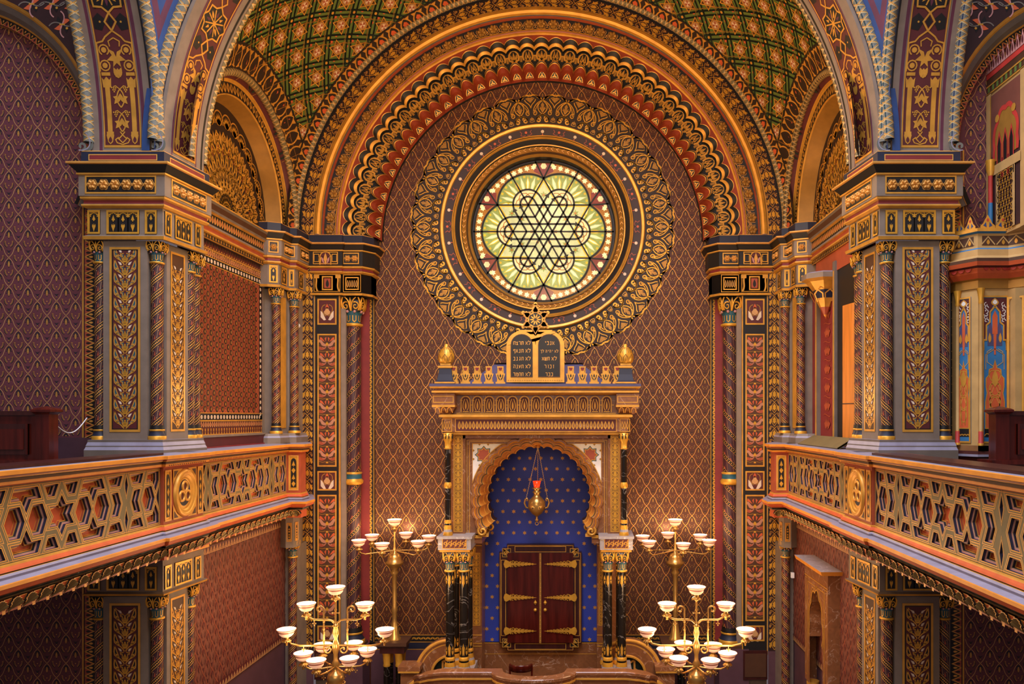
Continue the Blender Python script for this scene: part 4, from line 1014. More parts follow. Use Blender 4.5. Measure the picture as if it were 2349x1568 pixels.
# ------------------------------------------------------------------ chancel wall: jambs, concentric arch, papered wall
DB = 15.1; ZW = 3.658
m = MB()
for s in (-1, 1):
    m.face([(s * 4.9, 14.5, 0), (s * 4.20, 14.5, 0), (s * 4.20, 14.5, H(ZS)), (s * 4.9, 14.5, H(ZS))], 'maroond')
    p = Pat()
    for k in range(int((ZS + 4.32) / .243) + 1): p.inst(VINE, s * 4.315, -4.2 + .243 * k)
    for x in (4.21, 4.435): p.stroke([(s * x, -4.32), (s * x, ZS)], .016, 'black' if x < 4.3 else 'brown', 2)
    m.put(p.clip(-4.5, 4.5, -4.32, ZS), lambda u, v, h: (u, 14.5 - h, H(v)))
    m.face([(s * 4.9, 14.49, 0), (s * 4.20, 14.49, 0), (s * 4.20, 14.49, H(-4.32)), (s * 4.9, 14.49, H(-4.32))], 'dado')
    m.box(min(s * 4.2, s * 3.64), max(s * 4.2, s * 3.64), 14.62, 15.2, 0, H(3.3), 'taupe')
    m.face([(s * 3.66, 15.0, 0), (s * 3.3, 15.0, 0), (s * 3.3, 15.0, H(3.1)), (s * 3.66, 15.0, H(3.1))], 'crimson')
    m.box(min(s * 3.35, s * 3.22), max(s * 3.35, s * 3.22), 15.02, 15.2, H(-4.32), H(3.1), 'black')
    p = Pat()
    for k in range(82): p.inst(LEAFB, s * 3.285, -4.25 + .09 * k)
    for x in (3.345, 3.225): p.stroke([(s * x, -4.3), (s * x, 3.05)], .012, 'gold', 2)
    m.put(p, lambda u, v, h: (u, 15.02 - h, H(v)))
# papered wall with the round opening
outl = [(-3.4, -6.6), (3.4, -6.6), (3.4, ZS)] + [(3.35 * cos(a), ZS + 3.35 * sin(a)) for a in lsp(0, PI, 60)] + [(-3.4, ZS)]
hole = [(1.94 * cos(-a), ZW + 1.94 * sin(-a)) for a in lsp(0, 2 * PI, 64)[:-1]]
polys = [[Vector((x, y, 0)) for x, y in q] for q in (outl, hole)]; flat = [q for P in polys for q in P]; k = len(m.v)
m.v += [(q.x, DB, H(q.y)) for q in flat]; qi = m.mi('paperb')
for t in tessellate_polygon(polys): m.f.append(tuple(k + i for i in t)); m.m.append(qi); m.sm.append(False)
def kp(x, y):
    if math.hypot(x, y - ZW) < 2.42: return False
    if y < ZS: return not (abs(x) < 1.45 and y < -.2)
    return math.hypot(x, y - ZS) < 3.3
m.put(wallpaper(-3.22, 3.22, -4.19, ZS + 3.3, WPL, keep=kp), lambda u, v, h: (u, DB - h, H(v)))
p = Pat(); p.rect(-3.25, 3.25, -4.32, -4.19, 'black', 3)
for k in range(72): p.inst(LEAFB, -4.255, -3.22 + .09 * k, rot=0, dh=3)
q = Pat(); q.inst(Pat().rect(-3.25, 3.25, -4.32, -4.19, 'black', 3)); 
for k in range(72): q.inst(LEAFB, -3.22 + .09 * k, -4.255, rot=PI / 2, dh=3)
q.stroke([(-3.3, -4.19), (3.3, -4.19)], .014, 'gold', 5); q.stroke([(-3.3, -4.325), (3.3, -4.325)], .014, 'gold', 5)
q.rect(-3.3, 3.3, -4.46, -4.33, 'navy', 3); q.stroke([(-3.3, -4.465), (3.3, -4.465)], .014, 'gold', 5); q.rect(-3.3, 3.3, -6.6, -4.47, 'dado', 2)
m.put(q, lambda u, v, h: (u, DB - h, H(v)))
m.build('wall_back', kind='structure')
# concentric arch mouldings
m = MB(); C0 = (0, H(ZS))
rope(m, [(-4.51 * cos(a), 14.44, H(ZS) + 4.51 * sin(a)) for a in lsp(.02, PI - .02, 240)], .055, 26, cols=('olive', 'brown'))
ring(m, 0, C0[1], [(4.47, 14.5), (4.43, 14.5), (4.215, 14.5), (4.19, 14.5), (4.185, 14.5), (4.17, 14.46), (4.12, 14.44), (4.085, 14.47), (4.07, 14.52), (4.055, 14.53), (4.04, 14.6), (3.84, 14.62), (3.835, 14.58), (3.81, 14.57), (3.805, 14.57), (3.785, 14.58), (3.775, 14.62), (3.755, 14.64)],
     ['black', 'maroond', 'gold', 'black', 'gold', 'gold', 'gold', 'gold', 'black', 'coralb', 'black', 'black', 'gold', 'black', 'coralb', 'gold', 'gold'], n=140)
p = Pat(); nv = 55
for k in range(nv): p.inst(VINE, 4.315, (k + .5) * .243)
L = nv * .243
m.put(p, lambda u, v, h: (u * cos(PI * v / L), 14.5 - h, H(ZS) + u * sin(PI * v / L)))
nr = 55
for k in range(nr):
    a = PI * (k + .5) / nr; cx, cz = 3.945 * cos(a), 3.945 * sin(a)
    rosette3d(m, lambda u, v, h: (u, 14.615 - h, H(ZS) + v), cx, cz, .098, m='dimgold', ring='goldline', petals=6, hs=.9)
    m.put(Pat().stroke(ngon(cx, cz, .125, 6, a), .009, 'goldline', 1, closed=True), lambda u, v, h: (u, 14.612 - h, H(ZS) + v))
NL = 41
def lobed(rb, amp, d, pw=.7, n=9):
    out = []
    for k in range(NL):
        for i in range(n):
            t = i / n; a = PI * (k + t) / NL; r = rb + amp * max(0, sin(PI * t)) ** pw
            out.append((r * cos(a), d, H(ZS) + r * sin(a)))
    return out + [(-rb, d, H(ZS))]
rows = [(3.755, 0, 14.64, 'corald'), (3.635, .09, 14.64, 'gold'), (3.625, .088, 14.645, 'black'), (3.56, .085, 14.70, 'gold'), (3.55, .085, 14.70, 'gold'), (3.505, .085, 14.73, 'black'), (3.50, .082, 14.80, 'black'),
        (3.30, .0, 14.80, 'black'), (3.165, .15, 14.80, 'black'), (3.165, .15, 14.71, 'gold'), (3.15, .145, 14.70, 'black'), (3.138, .14, 14.71, 'gold'), (3.128, .135, 14.72, 'corald'), (3.10, .10, 14.80, 'corald'), (3.085, .05, 14.98, 'corald'), (3.08, .0, 15.06, 'black'), (3.06, 0, 15.1, 'black')]
m.grid([lobed(r, a, d) for r, a, d, _ in rows], None, sm=False, fn=lambda i, j: rows[i][3])
p = Pat(); w = PI / NL
for k in range(NL):
    a = w * (k + .5); f = lambda du, r: (a + du * w, r)
    # horseshoe recess outline, palmette, little pillar
    p.stroke([f(-.3, 3.36), f(-.36, 3.43), f(-.3, 3.50), f(-.15, 3.545), f(0, 3.555), f(.15, 3.545), f(.3, 3.50), f(.36, 3.43), f(.3, 3.36)], .010 if True else 0, 'gold', 3)
    if k % 2 == 0:
        for du, r1 in ((0, 3.52), (-.2, 3.48), (.2, 3.48)): p.stroke([f(du * .3, 3.37), f(du * .9 - .05, (3.37 + r1) / 2), f(du, r1), f(du * .9 + .05, (3.37 + r1) / 2), f(du * .3, 3.37)], .006, 'gold', 4)
        for s in (-1, 1): p.poly([f(s * .05, 3.36), f(s * .18, 3.40), f(s * .27, 3.37), f(s * .2, 3.33), f(s * .1, 3.32)], 'gold', 4)
    else:
        for s in (-1, 1):
            p.stroke([f(s * .04, 3.34), f(s * .18, 3.40), f(s * .1, 3.52), f(s * .03, 3.42), f(s * .2, 3.34), f(s * .1, 3.33)], .006, 'gold', 4)
    p.rect(a + .42 * w, a + .58 * w, 3.33, 3.42, 'dimgold', 6); p.rect(a + .40 * w, a + .60 * w, 3.42, 3.445, 'gold', 7)
m.put(p, lambda u, v, h: (v * cos(u), 14.79 - h, H(ZS) + v * sin(u)), .003)
p = Pat()
for k in range(NL):
    a = w * (k + .5); f = lambda du, r: (a + du * w, r)
    arch_ = [f(-.3, 3.085), f(-.24, 3.125), f(-.1, 3.165), f(0, 3.18), f(.1, 3.165), f(.24, 3.125), f(.3, 3.085)]
    p.poly(arch_, 'black', 1); p.stroke(arch_, .004, 'gold', 3, closed=True)
    for s in (-1, 1): p.poly([f(s * .02, 3.10), f(s * .16, 3.095), f(s * .19, 3.108), f(s * .1, 3.112), f(s * .05, 3.125)], 'gold', 2)
    p.poly([f(0, 3.10), f(.04, 3.135), f(0, 3.16), f(-.04, 3.135)], 'gold', 2)
m.put(p, lambda u, v, h: (v * cos(u), 14.88 - h + (3.18 - v) * .6, H(ZS) + v * sin(u)), .002)
m.build('trim_chancel_arch', kind='structure')
# jamb pilasters, big spiral columns and their entablature
big0 = None
for mir, side, sg in SIDES:
    t = thing('chancel_pilaster', 'black and gilt pilaster with pink lotus panels on the %s of the ark wall' % side, 'pilaster', (sg * 3.98, 14.56, H(-4.4)), 'chancel pilasters'); t['kind'] = 'thing'
    b = MB(); b.box(-4.2, -3.73, 14.55, 14.63, H(-4.5), H(2.27), 'black')
    for x in (-4.195, -3.735): b.box(x - .008, x + .008, 14.53, 14.6, H(-4.4), H(2.27), 'gold')
    b.build('body', t, mir)
    for z0, z1, kind in ((1.71, 2.19, 0), (-.92, 1.54, 1), (-1.36, -1.0, 0), (-3.78, -1.44, 1), (-4.15, -3.86, 0)):
        b = MB(); p = Pat(); hh = z1 - z0; p.rect(-.175, .175, 0, hh, 'maroon' if kind == 0 else 'brown', 1); p.frame(-.178, .178, 0, hh, .028, 'gold', 6)
        if kind: p.inst(lotus(int((hh - .1) / .295), (hh - .12) / int((hh - .1) / .295)).clip(-.15, .15, -9, 9), 0, .06 + .15, dh=1)
        else:
            c = hh / 2; p.poly([(0, c + .1), (.035, c + .03), (.06, c + .0), (.05, c - .04), (0, c - .07), (-.05, c - .04), (-.06, c), (-.035, c + .03)], 'paperl', 3); p.poly([(0, c + .15), (.03, c + .09), (0, c + .05), (-.03, c + .09)], 'coral', 3)
            for s in (-1, 1): p.poly([(s * .02, c - .15), (s * .08, c - .02), (s * .12, c + .02), (s * .12, c - .1), (s * .06, c - .16)], 'cream', 2); p.stroke(bez((s * .02, c - .08), (s * .13, c), (s * .12, c + .12), (s * .03, c + .13)), .014, 'dimgold', 2)
        b.put(p, planeF(-3.965, 14.55, H(z0)), .002); b.build('gilt_panel', t, mir)
    pl = [(-4.22, 14.9), (-4.22, 14.52), (-3.70, 14.52), (-3.68, 14.56), (-3.33, 14.56), (-3.2, 14.75), (-3.2, 15.1)]
    b = MB(); b.course(pl, pr(ENT), ['black' if x == 'taupe' else x for x in ENTM]); b.prism(pl + [(-4.2, 15.1)], H(2.25), H(3.37), 'black'); b.build('entablature', t, mir)
    b = MB(); fz = planeF(0, 14.52, H(2.325)); fz2 = planeF(0, 14.56, H(2.325)); p = Pat()
    p.frame(-4.2, -3.71, -.01, .315, .012, 'gold', 3); p.frame(-4.05, -3.85, .02, .28, .025, 'gold', 3); p.rect(-4.01, -3.89, .06, .24, 'coralb', 2); p.poly(leafp((-3.95, .07), (-3.95, .22), .03), 'black', 3)
    for x in (-4.15, -3.75): p.stroke(bez((x - .03, .30), (x + .04, .2), (x - .05, .12), (x + .02, .0), n=8), .03, 'gold', 3); p.rect(x - .05, x + .05, .24, .3, 'gold', 4)
    b.put(p, fz, .003); b.build('gilt_panel', t, mir); b = MB()
    p = Pat(); p.frame(-3.67, -3.34, -.01, .315, .012, 'gold', 3); p.frame(-3.63, -3.38, .03, .27, .022, 'gold', 3); p.inst(palmrow(5, .2, .17, 'goldline', 'black'), -3.505, .06, dh=1); b.put(p, fz2, .003); b.build('gilt_panel', t, mir); b = MB()
    fu = planeF(0, 14.445, H(2.80)); p = Pat(); p.frame(-4.19, -3.73, .01, .24, .016, 'gold', 3); p.rect(-4.06, -3.86, .0, .15, 'maroon', 2); p.poly(arc(-3.96, .14, .1, 0, 180, 10), 'maroon', 2); p.stroke([(-3.86, 0), (-3.86, .14)] + arc(-3.96, .14, .1, 0, 180, 10) + [(-4.06, .14), (-4.06, 0)], .02, 'gold', 4)
    p.poly(leafp((-3.96, .0), (-3.96, .22), .035), 'goldline', 4)
    for s in (-1, 1): p.poly(leafp((-3.96 + s * .02, .02), (-3.96 + s * .075, .15), .02), 'pink', 4); p.frame(-3.96 + s * .165 - .05, -3.96 + s * .165 + .05, .05, .2, .014, 'gold', 4)
    b.put(p, fu, .003); b.build('gilt_panel', t, mir); b = MB(); flowers(b, planeF(-3.505, 14.485, H(2.84)), .26, .17, 2, .06); b.build('rosette_panel', t, mir)
    lab = 'tall dark spiral-banded column with mid ring on the %s of the ark wall' % side
    BIG = dict(R=.135, hb=.3, hs=5.95, hc=6.49, ring_at=3.1, pitch=.3)
    if big0 is None: big0 = column(lab, 'tall chancel columns', (-3.55, 14.8, H(-4.25)), **BIG)
    else: dup(big0, (3.55, 14.8, H(-4.25)), lab, 'tall chancel columns', -1)
    t = thing('column_plinth', 'dark plinth under the tall column on the %s of the ark wall' % side, 'plinth', (sg * 3.6, 14.8, 0), 'plinths of the tall columns')
    b = MB(); b.box(-3.85, -3.3, 14.52, 15.0, 0, H(-4.3), 'dado'); b.box(-3.8, -3.33, 14.56, 15.0, H(-4.3), H(-4.25), 'brown'); b.build('block', t, mir)
    b = MB(); b.box(-4.19, -3.74, 14.5, 14.6, H(-4.85), H(-4.32), 'woodd'); b.box(-4.16, -3.77, 14.49, 14.6, H(-4.8), H(-4.37), 'brown'); b.build('panel', t, mir)
# ------------------------------------------------------------------ rose window
m = MB()
ring(m, 0, H(ZW), [(1.975, 15.1), (1.97, 15.06), (1.95, 15.04), (1.91, 15.05), (1.90, 15.08), (1.75, 15.09), (1.745, 15.05), (1.72, 15.04), (1.715, 15.06), (1.69, 15.05), (1.68, 15.08), (1.60, 15.14), (1.595, 15.12), (1.57, 15.12), (1.56, 15.16), (1.49, 15.22), (1.485, 15.2), (1.46, 15.26), (1.42, 15.32), (1.415, 15.36), (1.40, 15.5)],
     ['gold', 'gold', 'gold', 'gold', 'maroond', 'gold', 'gold', 'black', 'gold', 'gold', 'black', 'gold', 'gold', 'black', 'dimgold', 'gold', 'brown', 'dimgold', 'black', 'black'], 0, 360, 120, sm=False)
p = Pat()
for k in range(36):
    a = 2 * PI * k / 36
    if k % 2: p.disk(1.825 * cos(a), 1.825 * sin(a), .032, 'cream', 2, 8); p.poly(leafp((1.79 * cos(a), 1.79 * sin(a)), (1.75 * cos(a), 1.75 * sin(a)), .01), 'coral', 2)
    else:
        p.disk(1.83 * cos(a), 1.83 * sin(a), .025, 'coral', 2, 8)
        for s in (-1, 1): p.stroke([(r * cos(a + s * t), r * sin(a + s * t)) for r, t in ((1.87, .06), (1.83, .045), (1.79, .06), (1.765, .03), (1.78, .01))], .012, 'coralb', 2)
m.put(p, lambda u, v, h: (u, 15.08 - h, H(ZW) + v))
p = Pat()
for k in range(90):
    a = 2 * PI * k / 90; p.stroke([(r * cos(a + s), r * sin(a + s)) for r, s in ((1.495, -.03), (1.525, 0), (1.555, -.03))], .01, 'goldline', 2)
m.put(p, lambda u, v, h: (u, 15.15 - h, H(ZW) + v))
m.build('window_1', kind='structure'); wroot = bpy.data.objects['window_1']
# filigree ring painted on the paper round the window: 32 repeats
m = MB(); u = Pat(); hf = Pat(); g = 'gilt'
hf.stroke(bez((0, .44), (.13, .36), (.12, .22), (.0, .17), (-.09, .13), n=12), .016, g, 3)
hf.stroke(spiral(.075, .07, .055, .012, 95, -330, 14), .026, g, 3); hf.poly([(.02, .08), (.03, .13), (.07, .15), (.05, .11)], g, 3)
hf.stroke(bez((.0, .17), (.06, .15), (.14, .12), (.12, .05), n=8), .022, g, 3)
hf.stroke(bez((.0, .45), (.08, .42), (.17, .33), (.17, .24), n=8), .014, g, 3)
for i in range(6): hf.stroke([(.075 + .018 * i, .385 - .028 * i), (.105 + .008 * i, .33 - .026 * i)], .009, g, 2)
hf.poly([(0, .43), (.02, .50), (.05, .475), (.09, .49), (.12, .53), (.16, .54), (.205, .52), (.215, .535), (.215, .55), (.16, .57), (.10, .55), (.05, .50)], g, 3)
hf.stroke(spiral(.15, .2, .055, .015, 60, 420, 12), .014, g, 2)
for i in range(5): a = math.radians(40 + 55 * i); hf.stroke([(.15 + .02 * cos(a), .2 + .02 * sin(a)), (.15 + .045 * cos(a), .2 + .045 * sin(a))], .008, g, 2)
hf.stroke(bez((.215, .3), (.2, .4), (.13, .4), (.12, .47), n=8), .014, g, 3); hf.poly([(.215, .40), (.15, .475), (.19, .49), (.215, .48)], 'dimgold', 2); hf.stroke([(.14, .485), (.18, .5), (.215, .49)], .01, g, 3)
hf.poly([(.0, .2), (.03, .25), (.055, .33), (.02, .3), (.03, .36), (0, .41)], 'dimgold', 1); hf.stroke([(0, .22), (.03, .27), (.06, .29)], .008, g, 2)
hf.poly([(.215, .05), (.19, .07), (.18, .11), (.2, .1), (.215, .14)], 'dimgold', 2); hf.stroke([(.215, .03), (.17, .04), (.18, .09), (.215, .12)], .008, g, 2)
u.inst(hf); u.inst(hf, fx=-1); NF = 32; p = Pat()
for k in range(NF): p.inst(u, k * .43, 0)
fl = lambda a, v, h: ((1.985 + v) * sin(2 * PI * a / (NF * .43)), 15.1 - h, H(ZW) + (1.985 + v) * cos(2 * PI * a / (NF * .43)))
base = [[fl(x, v, .006) for x in lsp(0, NF * .43, NF * 8)] for v in (-.02, 0, .48)]
m.grid(base, 'fil', sm=False); b2 = [fl(x, v, .004) for x, v in [(i * .43 / 8, .51 + .045 * abs(sin(PI * i / 8))) for i in range(NF * 8 + 1)]]
m.grid([base[2], b2], 'fil', sm=False)
m.put(p, lambda a, v, h: fl(a, v, h + .008), .002); o = m.build('trim_rose_filigree', kind='structure')
# stained glass
RG = 1.392; DG = 15.5
g = Pat(); P2 = lambda r, a: (r * cos(math.radians(a)), r * sin(math.radians(a)))
g.poly(ngon(0, 0, 1.0, 72), 'glamber', 0)
for k in range(12):
    a = 30 * k
    if k % 2: g.poly([P2(.78, a), P2(.86, a - 9), P2(1.0, a - 11), P2(1.0, a + 11), P2(.86, a + 9)], 'glred', 1); g.poly(ngon(*P2(.93, a), .045, 6), 'glcream', 2); g.poly(ngon(*P2(.95, a - 7.5), .03, 5), 'glcream', 2); g.poly(ngon(*P2(.95, a + 7.5), .03, 5), 'glcream', 2)
for k in range(60):
    a = 6 * k + 3
    if abs((a % 60) - 30) < 9: continue
    x, y = P2(.925, a); g.poly(star(x, y, .042, 6, .58, math.radians(a)), 'glwhite', 2)
for k in range(90): g.poly([P2(.965, 4 * k), P2(.998, 4 * k), P2(.998, 4 * k + 2.4)], 'glred', 1)
for k in range(6):
    A = 60 * k; c = P2(.4487, A)
    g.poly(ngon(c[0], c[1], .427, 40), 'glgreen', 3)
    for i in range(15):
        b_ = A - 105 + 15 * i
        q = lambda r, o: (c[0] + r * cos(math.radians(b_ + o)), c[1] + r * sin(math.radians(b_ + o)))
        g.poly([q(.21, -5), q(.3, -5), q(.4, 0), q(.3, 5), q(.21, 5)], 'glyel' if i % 2 else 'glpale', 4); g.poly([q(.21, -2), q(.31, -2.5), q(.37, 0), q(.31, 2.5), q(.21, 2)], 'glwhite', 5)
        g.disk(*q(.39, 7.5), .018, 'glyel', 5, 6)
    g.poly(ngon(c[0], c[1], .205, 24), 'glcream', 6)
    for i in range(6): g.stroke(arc(c[0] + .09 * cos(i * PI / 3), c[1] + .09 * sin(i * PI / 3), .08, 0, 360, 10), .012, 'glamber', 7)
g.poly([P2(.7525, 30 + 60 * i) if j == 0 else P2(.4345, 60 + 60 * i) for i in range(6) for j in range(2)], 'glyel', 8)
g.poly([P2(.70, 30 + 60 * i) if j == 0 else P2(.404, 60 + 60 * i) for i in range(6) for j in range(2)], 'glpale', 9)
for i in range(6):
    for r in (.2, .36, .52): g.poly(star(*P2(r, 30 + 60 * i), .055, 6, .5), 'glgreen' if r > .3 else 'glcream', 10); g.disk(*P2(r, 30 + 60 * i), .018, 'glamber', 11, 6)
    g.poly([P2(.05, 60 * i + 8), P2(.19, 60 * i + 6), P2(.19, 60 * i - 6), P2(.05, 60 * i - 8)], 'glamber', 10)
    for r in (.26, .33): g.disk(*P2(r, 60 * i), .03, 'glcream', 10, 6)
m = MB(); m.put(g, lambda u, v, h: (u * RG, DG - h, H(ZW) + v * RG), .0006); m.build('pane', wroot)
l = Pat(); lw = .022
for k in range(6):
    A = math.radians(60 * k); ca, sa = cos(A), sin(A); T = lambda x, y: (x * ca - y * sa, x * sa + y * ca)
    half = math.degrees(math.acos((.6517 - .4487) / .427)); l.stroke([T(x, y) for x, y in arc(.4487, 0, .427, -half, half, 28)], lw * 1.3, 'lead', 3)
    l.stroke([(0, 0), T(1, 0)], lw, 'lead', 3)
    l.stroke([T(.0, .107), T(.4487, .107)] + [T(x, y) for x, y in arc(.4487, 0, .107, 90, -90, 12)] + [T(0, -.107)], lw * 1.2, 'lead', 3)
    l.stroke([T(.12, .208), T(.4487, .208)] + [T(x, y) for x, y in arc(.4487, 0, .208, 90, -90, 16)] + [T(.12, -.208)], lw * 1.2, 'lead', 3)
    B = math.radians(60 * k + 30); cb, sb = cos(B), sin(B); U = lambda x, y: (x * cb - y * sb, x * sb + y * cb)
    l.stroke([U(.7525, 0), U(1.0, .12)], lw, 'lead', 3); l.stroke([U(.7525, 0), U(1.0, -.12)], lw, 'lead', 3)
    l.stroke([P2(.7525, 30 + 60 * k), P2(.7525, 150 + 60 * k)], lw, 'lead', 3)
l.stroke(arc(0, 0, .985, 0, 360, 72), .03, 'lead', 3)
m = MB(); m.put(l, lambda u, v, h: (u * RG, DG - .01 - h, H(ZW) + v * RG)); m.build('lead_lattice', wroot)
# ------------------------------------------------------------------ the ark
ark = thing('ark', 'tall brown marble and gilt ark with lobed arch and dark wooden doors', 'ark', (0, 13.6, 0))
def P(nm, mb, parent=ark): return mb.build(nm, parent)
def bx(mb, x0, x1, y0, y1, z0, z1, m): mb.box(x0, x1, y0, y1, H(z0), H(z1), m)
# body and cornices
b = MB()
for s in (-1, 1):
    bx(b, min(s * 1.5, s * 1.16), max(s * 1.5, s * 1.16), 13.2, 15.05, -.3, .1, 'marble')
    bx(b, min(s * 1.5, s * 1.2), max(s * 1.5, s * 1.2), 13.4, 15.05, -2.1, -.3, 'marble')
    bx(b, min(s * 1.5, s * 1.03), max(s * 1.5, s * 1.03), 14.05, 15.05, -6.0, -2.0, 'marble')
bx(b, -1.3, 1.3, 13.2, 15.05, -.36, .4, 'marble'); P('body', b)
pl = [(-1.45, 15.05), (-1.45, 13.1), (1.45, 13.1), (1.45, 15.05)]
b = MB()
b.course(pl, pr([(-.02, -.30), (.04, -.29), (.04, -.255), (.07, -.25), (.08, -.245), (.08, -.02), (.1, -.01), (.15, .0), (.15, .035), (.12, .045), (.06, .05)]), ['gold', 'gold', 'marble', 'marble', 'marble', 'gold', 'gold', 'gold', 'gold', 'marble'])
b.course(pl, pr([(0, .05), (0, .36), (.1, .375), (.2, .39), (.25, .4), (.25, .43), (.2, .44), (.2, .465), (.27, .475), (.28, .5), (.28, .545), (-1.0, .55)]), ['marble', 'marble', 'gold', 'marble', 'gold', 'gold', 'marble', 'gold', 'gold', 'slate', 'slate'])
for s in (-1, 1):
    x0, x1 = sorted((s * 1.70, s * 1.33)); bx(b, x0, x1, 12.9, 13.2, .2, .385, 'marble')
    q = Pat(); q.frame(-.17, .17, .035, .15, .014, 'gold', 2); b.put(q, planeF(s * 1.515, 12.9, H(.2)))
    q = [(.19, .2), (.185, .16), (.12, .05)]
    b.course([(s * 1.515 - .0, 12.95), (s * 1.515 + .001, 12.95)], pr([(0, 0)] * 2), 'gold') if False else None
    rows = [[(s * 1.515 - w, 13.15, H(z)), (s * 1.515 - w, 13.05 - d, H(z)), (s * 1.515 + w, 13.05 - d, H(z)), (s * 1.515 + w, 13.15, H(z))] for w, d, z in ((.19, .15, .2), (.19, .15, .165), (.17, .1, .14), (.12, .02, .05))]
    b.grid(rows, None, sm=False, fn=lambda i, j: ('gold', 'marble', 'marble')[i])
    q = Pat()
    for k in range(3): q.stroke([(-.1 + .1 * k - .04, .04), (-.1 + .1 * k - .03, .1), (-.1 + .1 * k, .14), (-.1 + .1 * k + .03, .1), (-.1 + .1 * k + .04, .04)], .012, 'gold', 2)
    b.put(q, lambda u, v, h: (s * 1.515 + u, 13.0 - .9 * (v - .02) - h - .02, H(.03 + v)))
P('cornice', b)
# frieze of 13 gilt arches
q = Pat()
for k in range(13):
    x = (k - 6) * .196
    q.poly([(x - .075, .03), (x - .075, .22)] + arc(x, .22, .075, 180, 0, 10) + [(x + .075, .03)], 'maroon', 1)
    q.stroke([(x - .075, .03), (x - .075, .22)] + arc(x, .22, .075, 180, 0, 10) + [(x + .075, .03)], .018, 'gold', 3)
    q.stroke([(x + .075, .15), (x + .12, .15)], .012, 'gold', 2)
    for s in (-1, 1): q.stroke(bez((x + s * .02, .06), (x + s * .06, .1), (x + s * .05, .18), (x + s * .015, .25), n=6), .014, 'gold', 2)
    q.poly(leafp((x, .07), (x, .22), .016), 'gold', 2); q.rect(x - .05, x + .05, .035, .05, 'gold', 2)
q.stroke([(-1.33, .012), (1.33, .012)], .014, 'gold', 2)
b = MB(); b.put(q, planeF(0, 13.095, H(.05)), .003); P('arcade_frieze_pattern', b)
q = Pat(); q.rect(-1.33, 1.33, 0, .2, 'maroon', 1); q.frame(-1.34, 1.34, -.01, .21, .012, 'gold', 3); q.inst(palmrow(44, 2.6, .16, 'gilt', 'marble'), 0, .02, dh=1)
for s in (-1, 1): q.frame(s * 1.475 - .085, s * 1.475 + .085, -.01, .21, .012, 'gold', 3); q.inst(palmrow(3, .13, .16, 'gilt', 'maroon'), s * 1.475, .02, dh=1)
b = MB(); b.put(q, planeF(0, 13.02, H(-.235)), .002); P('palmette_frieze_pattern', b)
# polylobed arch
def lobes(r, amp, n=21, a0=-28, a1=208, m=6):
    out = []
    for k in range(n):
        for i in range(m):
            t = i / m; a = math.radians(a1 + (a0 - a1) * (k + t) / n); q = r + amp * sin(PI * t) ** .6; out.append((q * cos(a), q * sin(a)))
    a = math.radians(a0); return out + [(r * cos(a), r * sin(a))]
ZA = -1.42
face = MB(); inn = lobes(.955, .04)
outer = [(-1.2, -2.0), (-1.2, -.36), (1.2, -.36), (1.2, -2.0)]
hole = [(x, y + ZA) for x, y in inn]
poly = outer[:2] + outer[2:] + [(hole[-1][0] + .02, -2.0)] + hole[::-1] + [(hole[0][0] - .02, -2.0)]
tri = tessellate_polygon([[Vector((x, y, 0)) for x, y in poly]]); k = len(face.v); face.v += [(x, 13.3, H(y)) for x, y in poly]; qi = face.mi('marble')
for t in tri: face.f.append(tuple(k + i for i in t)); face.m.append(qi); face.sm.append(False)
q = Pat(); q.frame(-1.15, 1.15, -2.6, -.41, .012, 'gold', 2); q.frame(-1.19, 1.19, -2.6, -.385, .01, 'gold', 2); face.put(q.clip(-2, 2, -2, 0), planeF(0, 13.3, H(0))); P('arch_wall', face)
b = MB()
steps = [(.13, 13.295, 'gold'), (.118, 13.25, 'marble'), (.085, 13.25, 'gold'), (.073, 13.275, 'gold'), (.062, 13.26, 'marble'), (.032, 13.27, 'gold'), (.02, 13.29, 'brown'), (.0, 13.3, 'gold'), (-.012, 13.33, 'orange'), (-.04, 13.62, 'gold'), (-.05, 13.63, 'orange'), (-.07, 13.86, 'gold'), (-.085, 13.87, 'brown'), (-.085, 14.2, 'brown')]
b.grid([[(x, d, H(y + ZA)) for x, y in lobes(.955 + o, .04)] for o, d, _ in steps], None, sm=False, fn=lambda i, j: steps[i][2])
for s in (-1, 1):
    for d, o in ((13.26, 0.02), (13.86, -.04)):
        b.tube([(s * (x + o), d, H(z)) for x, z in spiral(.90, -1.93, .08, .015, 60, -420, 22)], .022, 'gold', n=8)
    x0, x1 = sorted((s * 1.15, s * .93)); bx(b, x0, x1, 13.3, 14.2, -2.14, -2.02, 'marble'); bx(b, x0, x1, 13.28, 14.2, -2.05, -2.02, 'gold')
    b.prism([(s * .82, 13.3), (s * 1.15, 13.3), (s * 1.15, 14.2), (s * .9, 14.2)], H(-2.03), H(-1.98), 'gold')
P('lobed_arch', b)
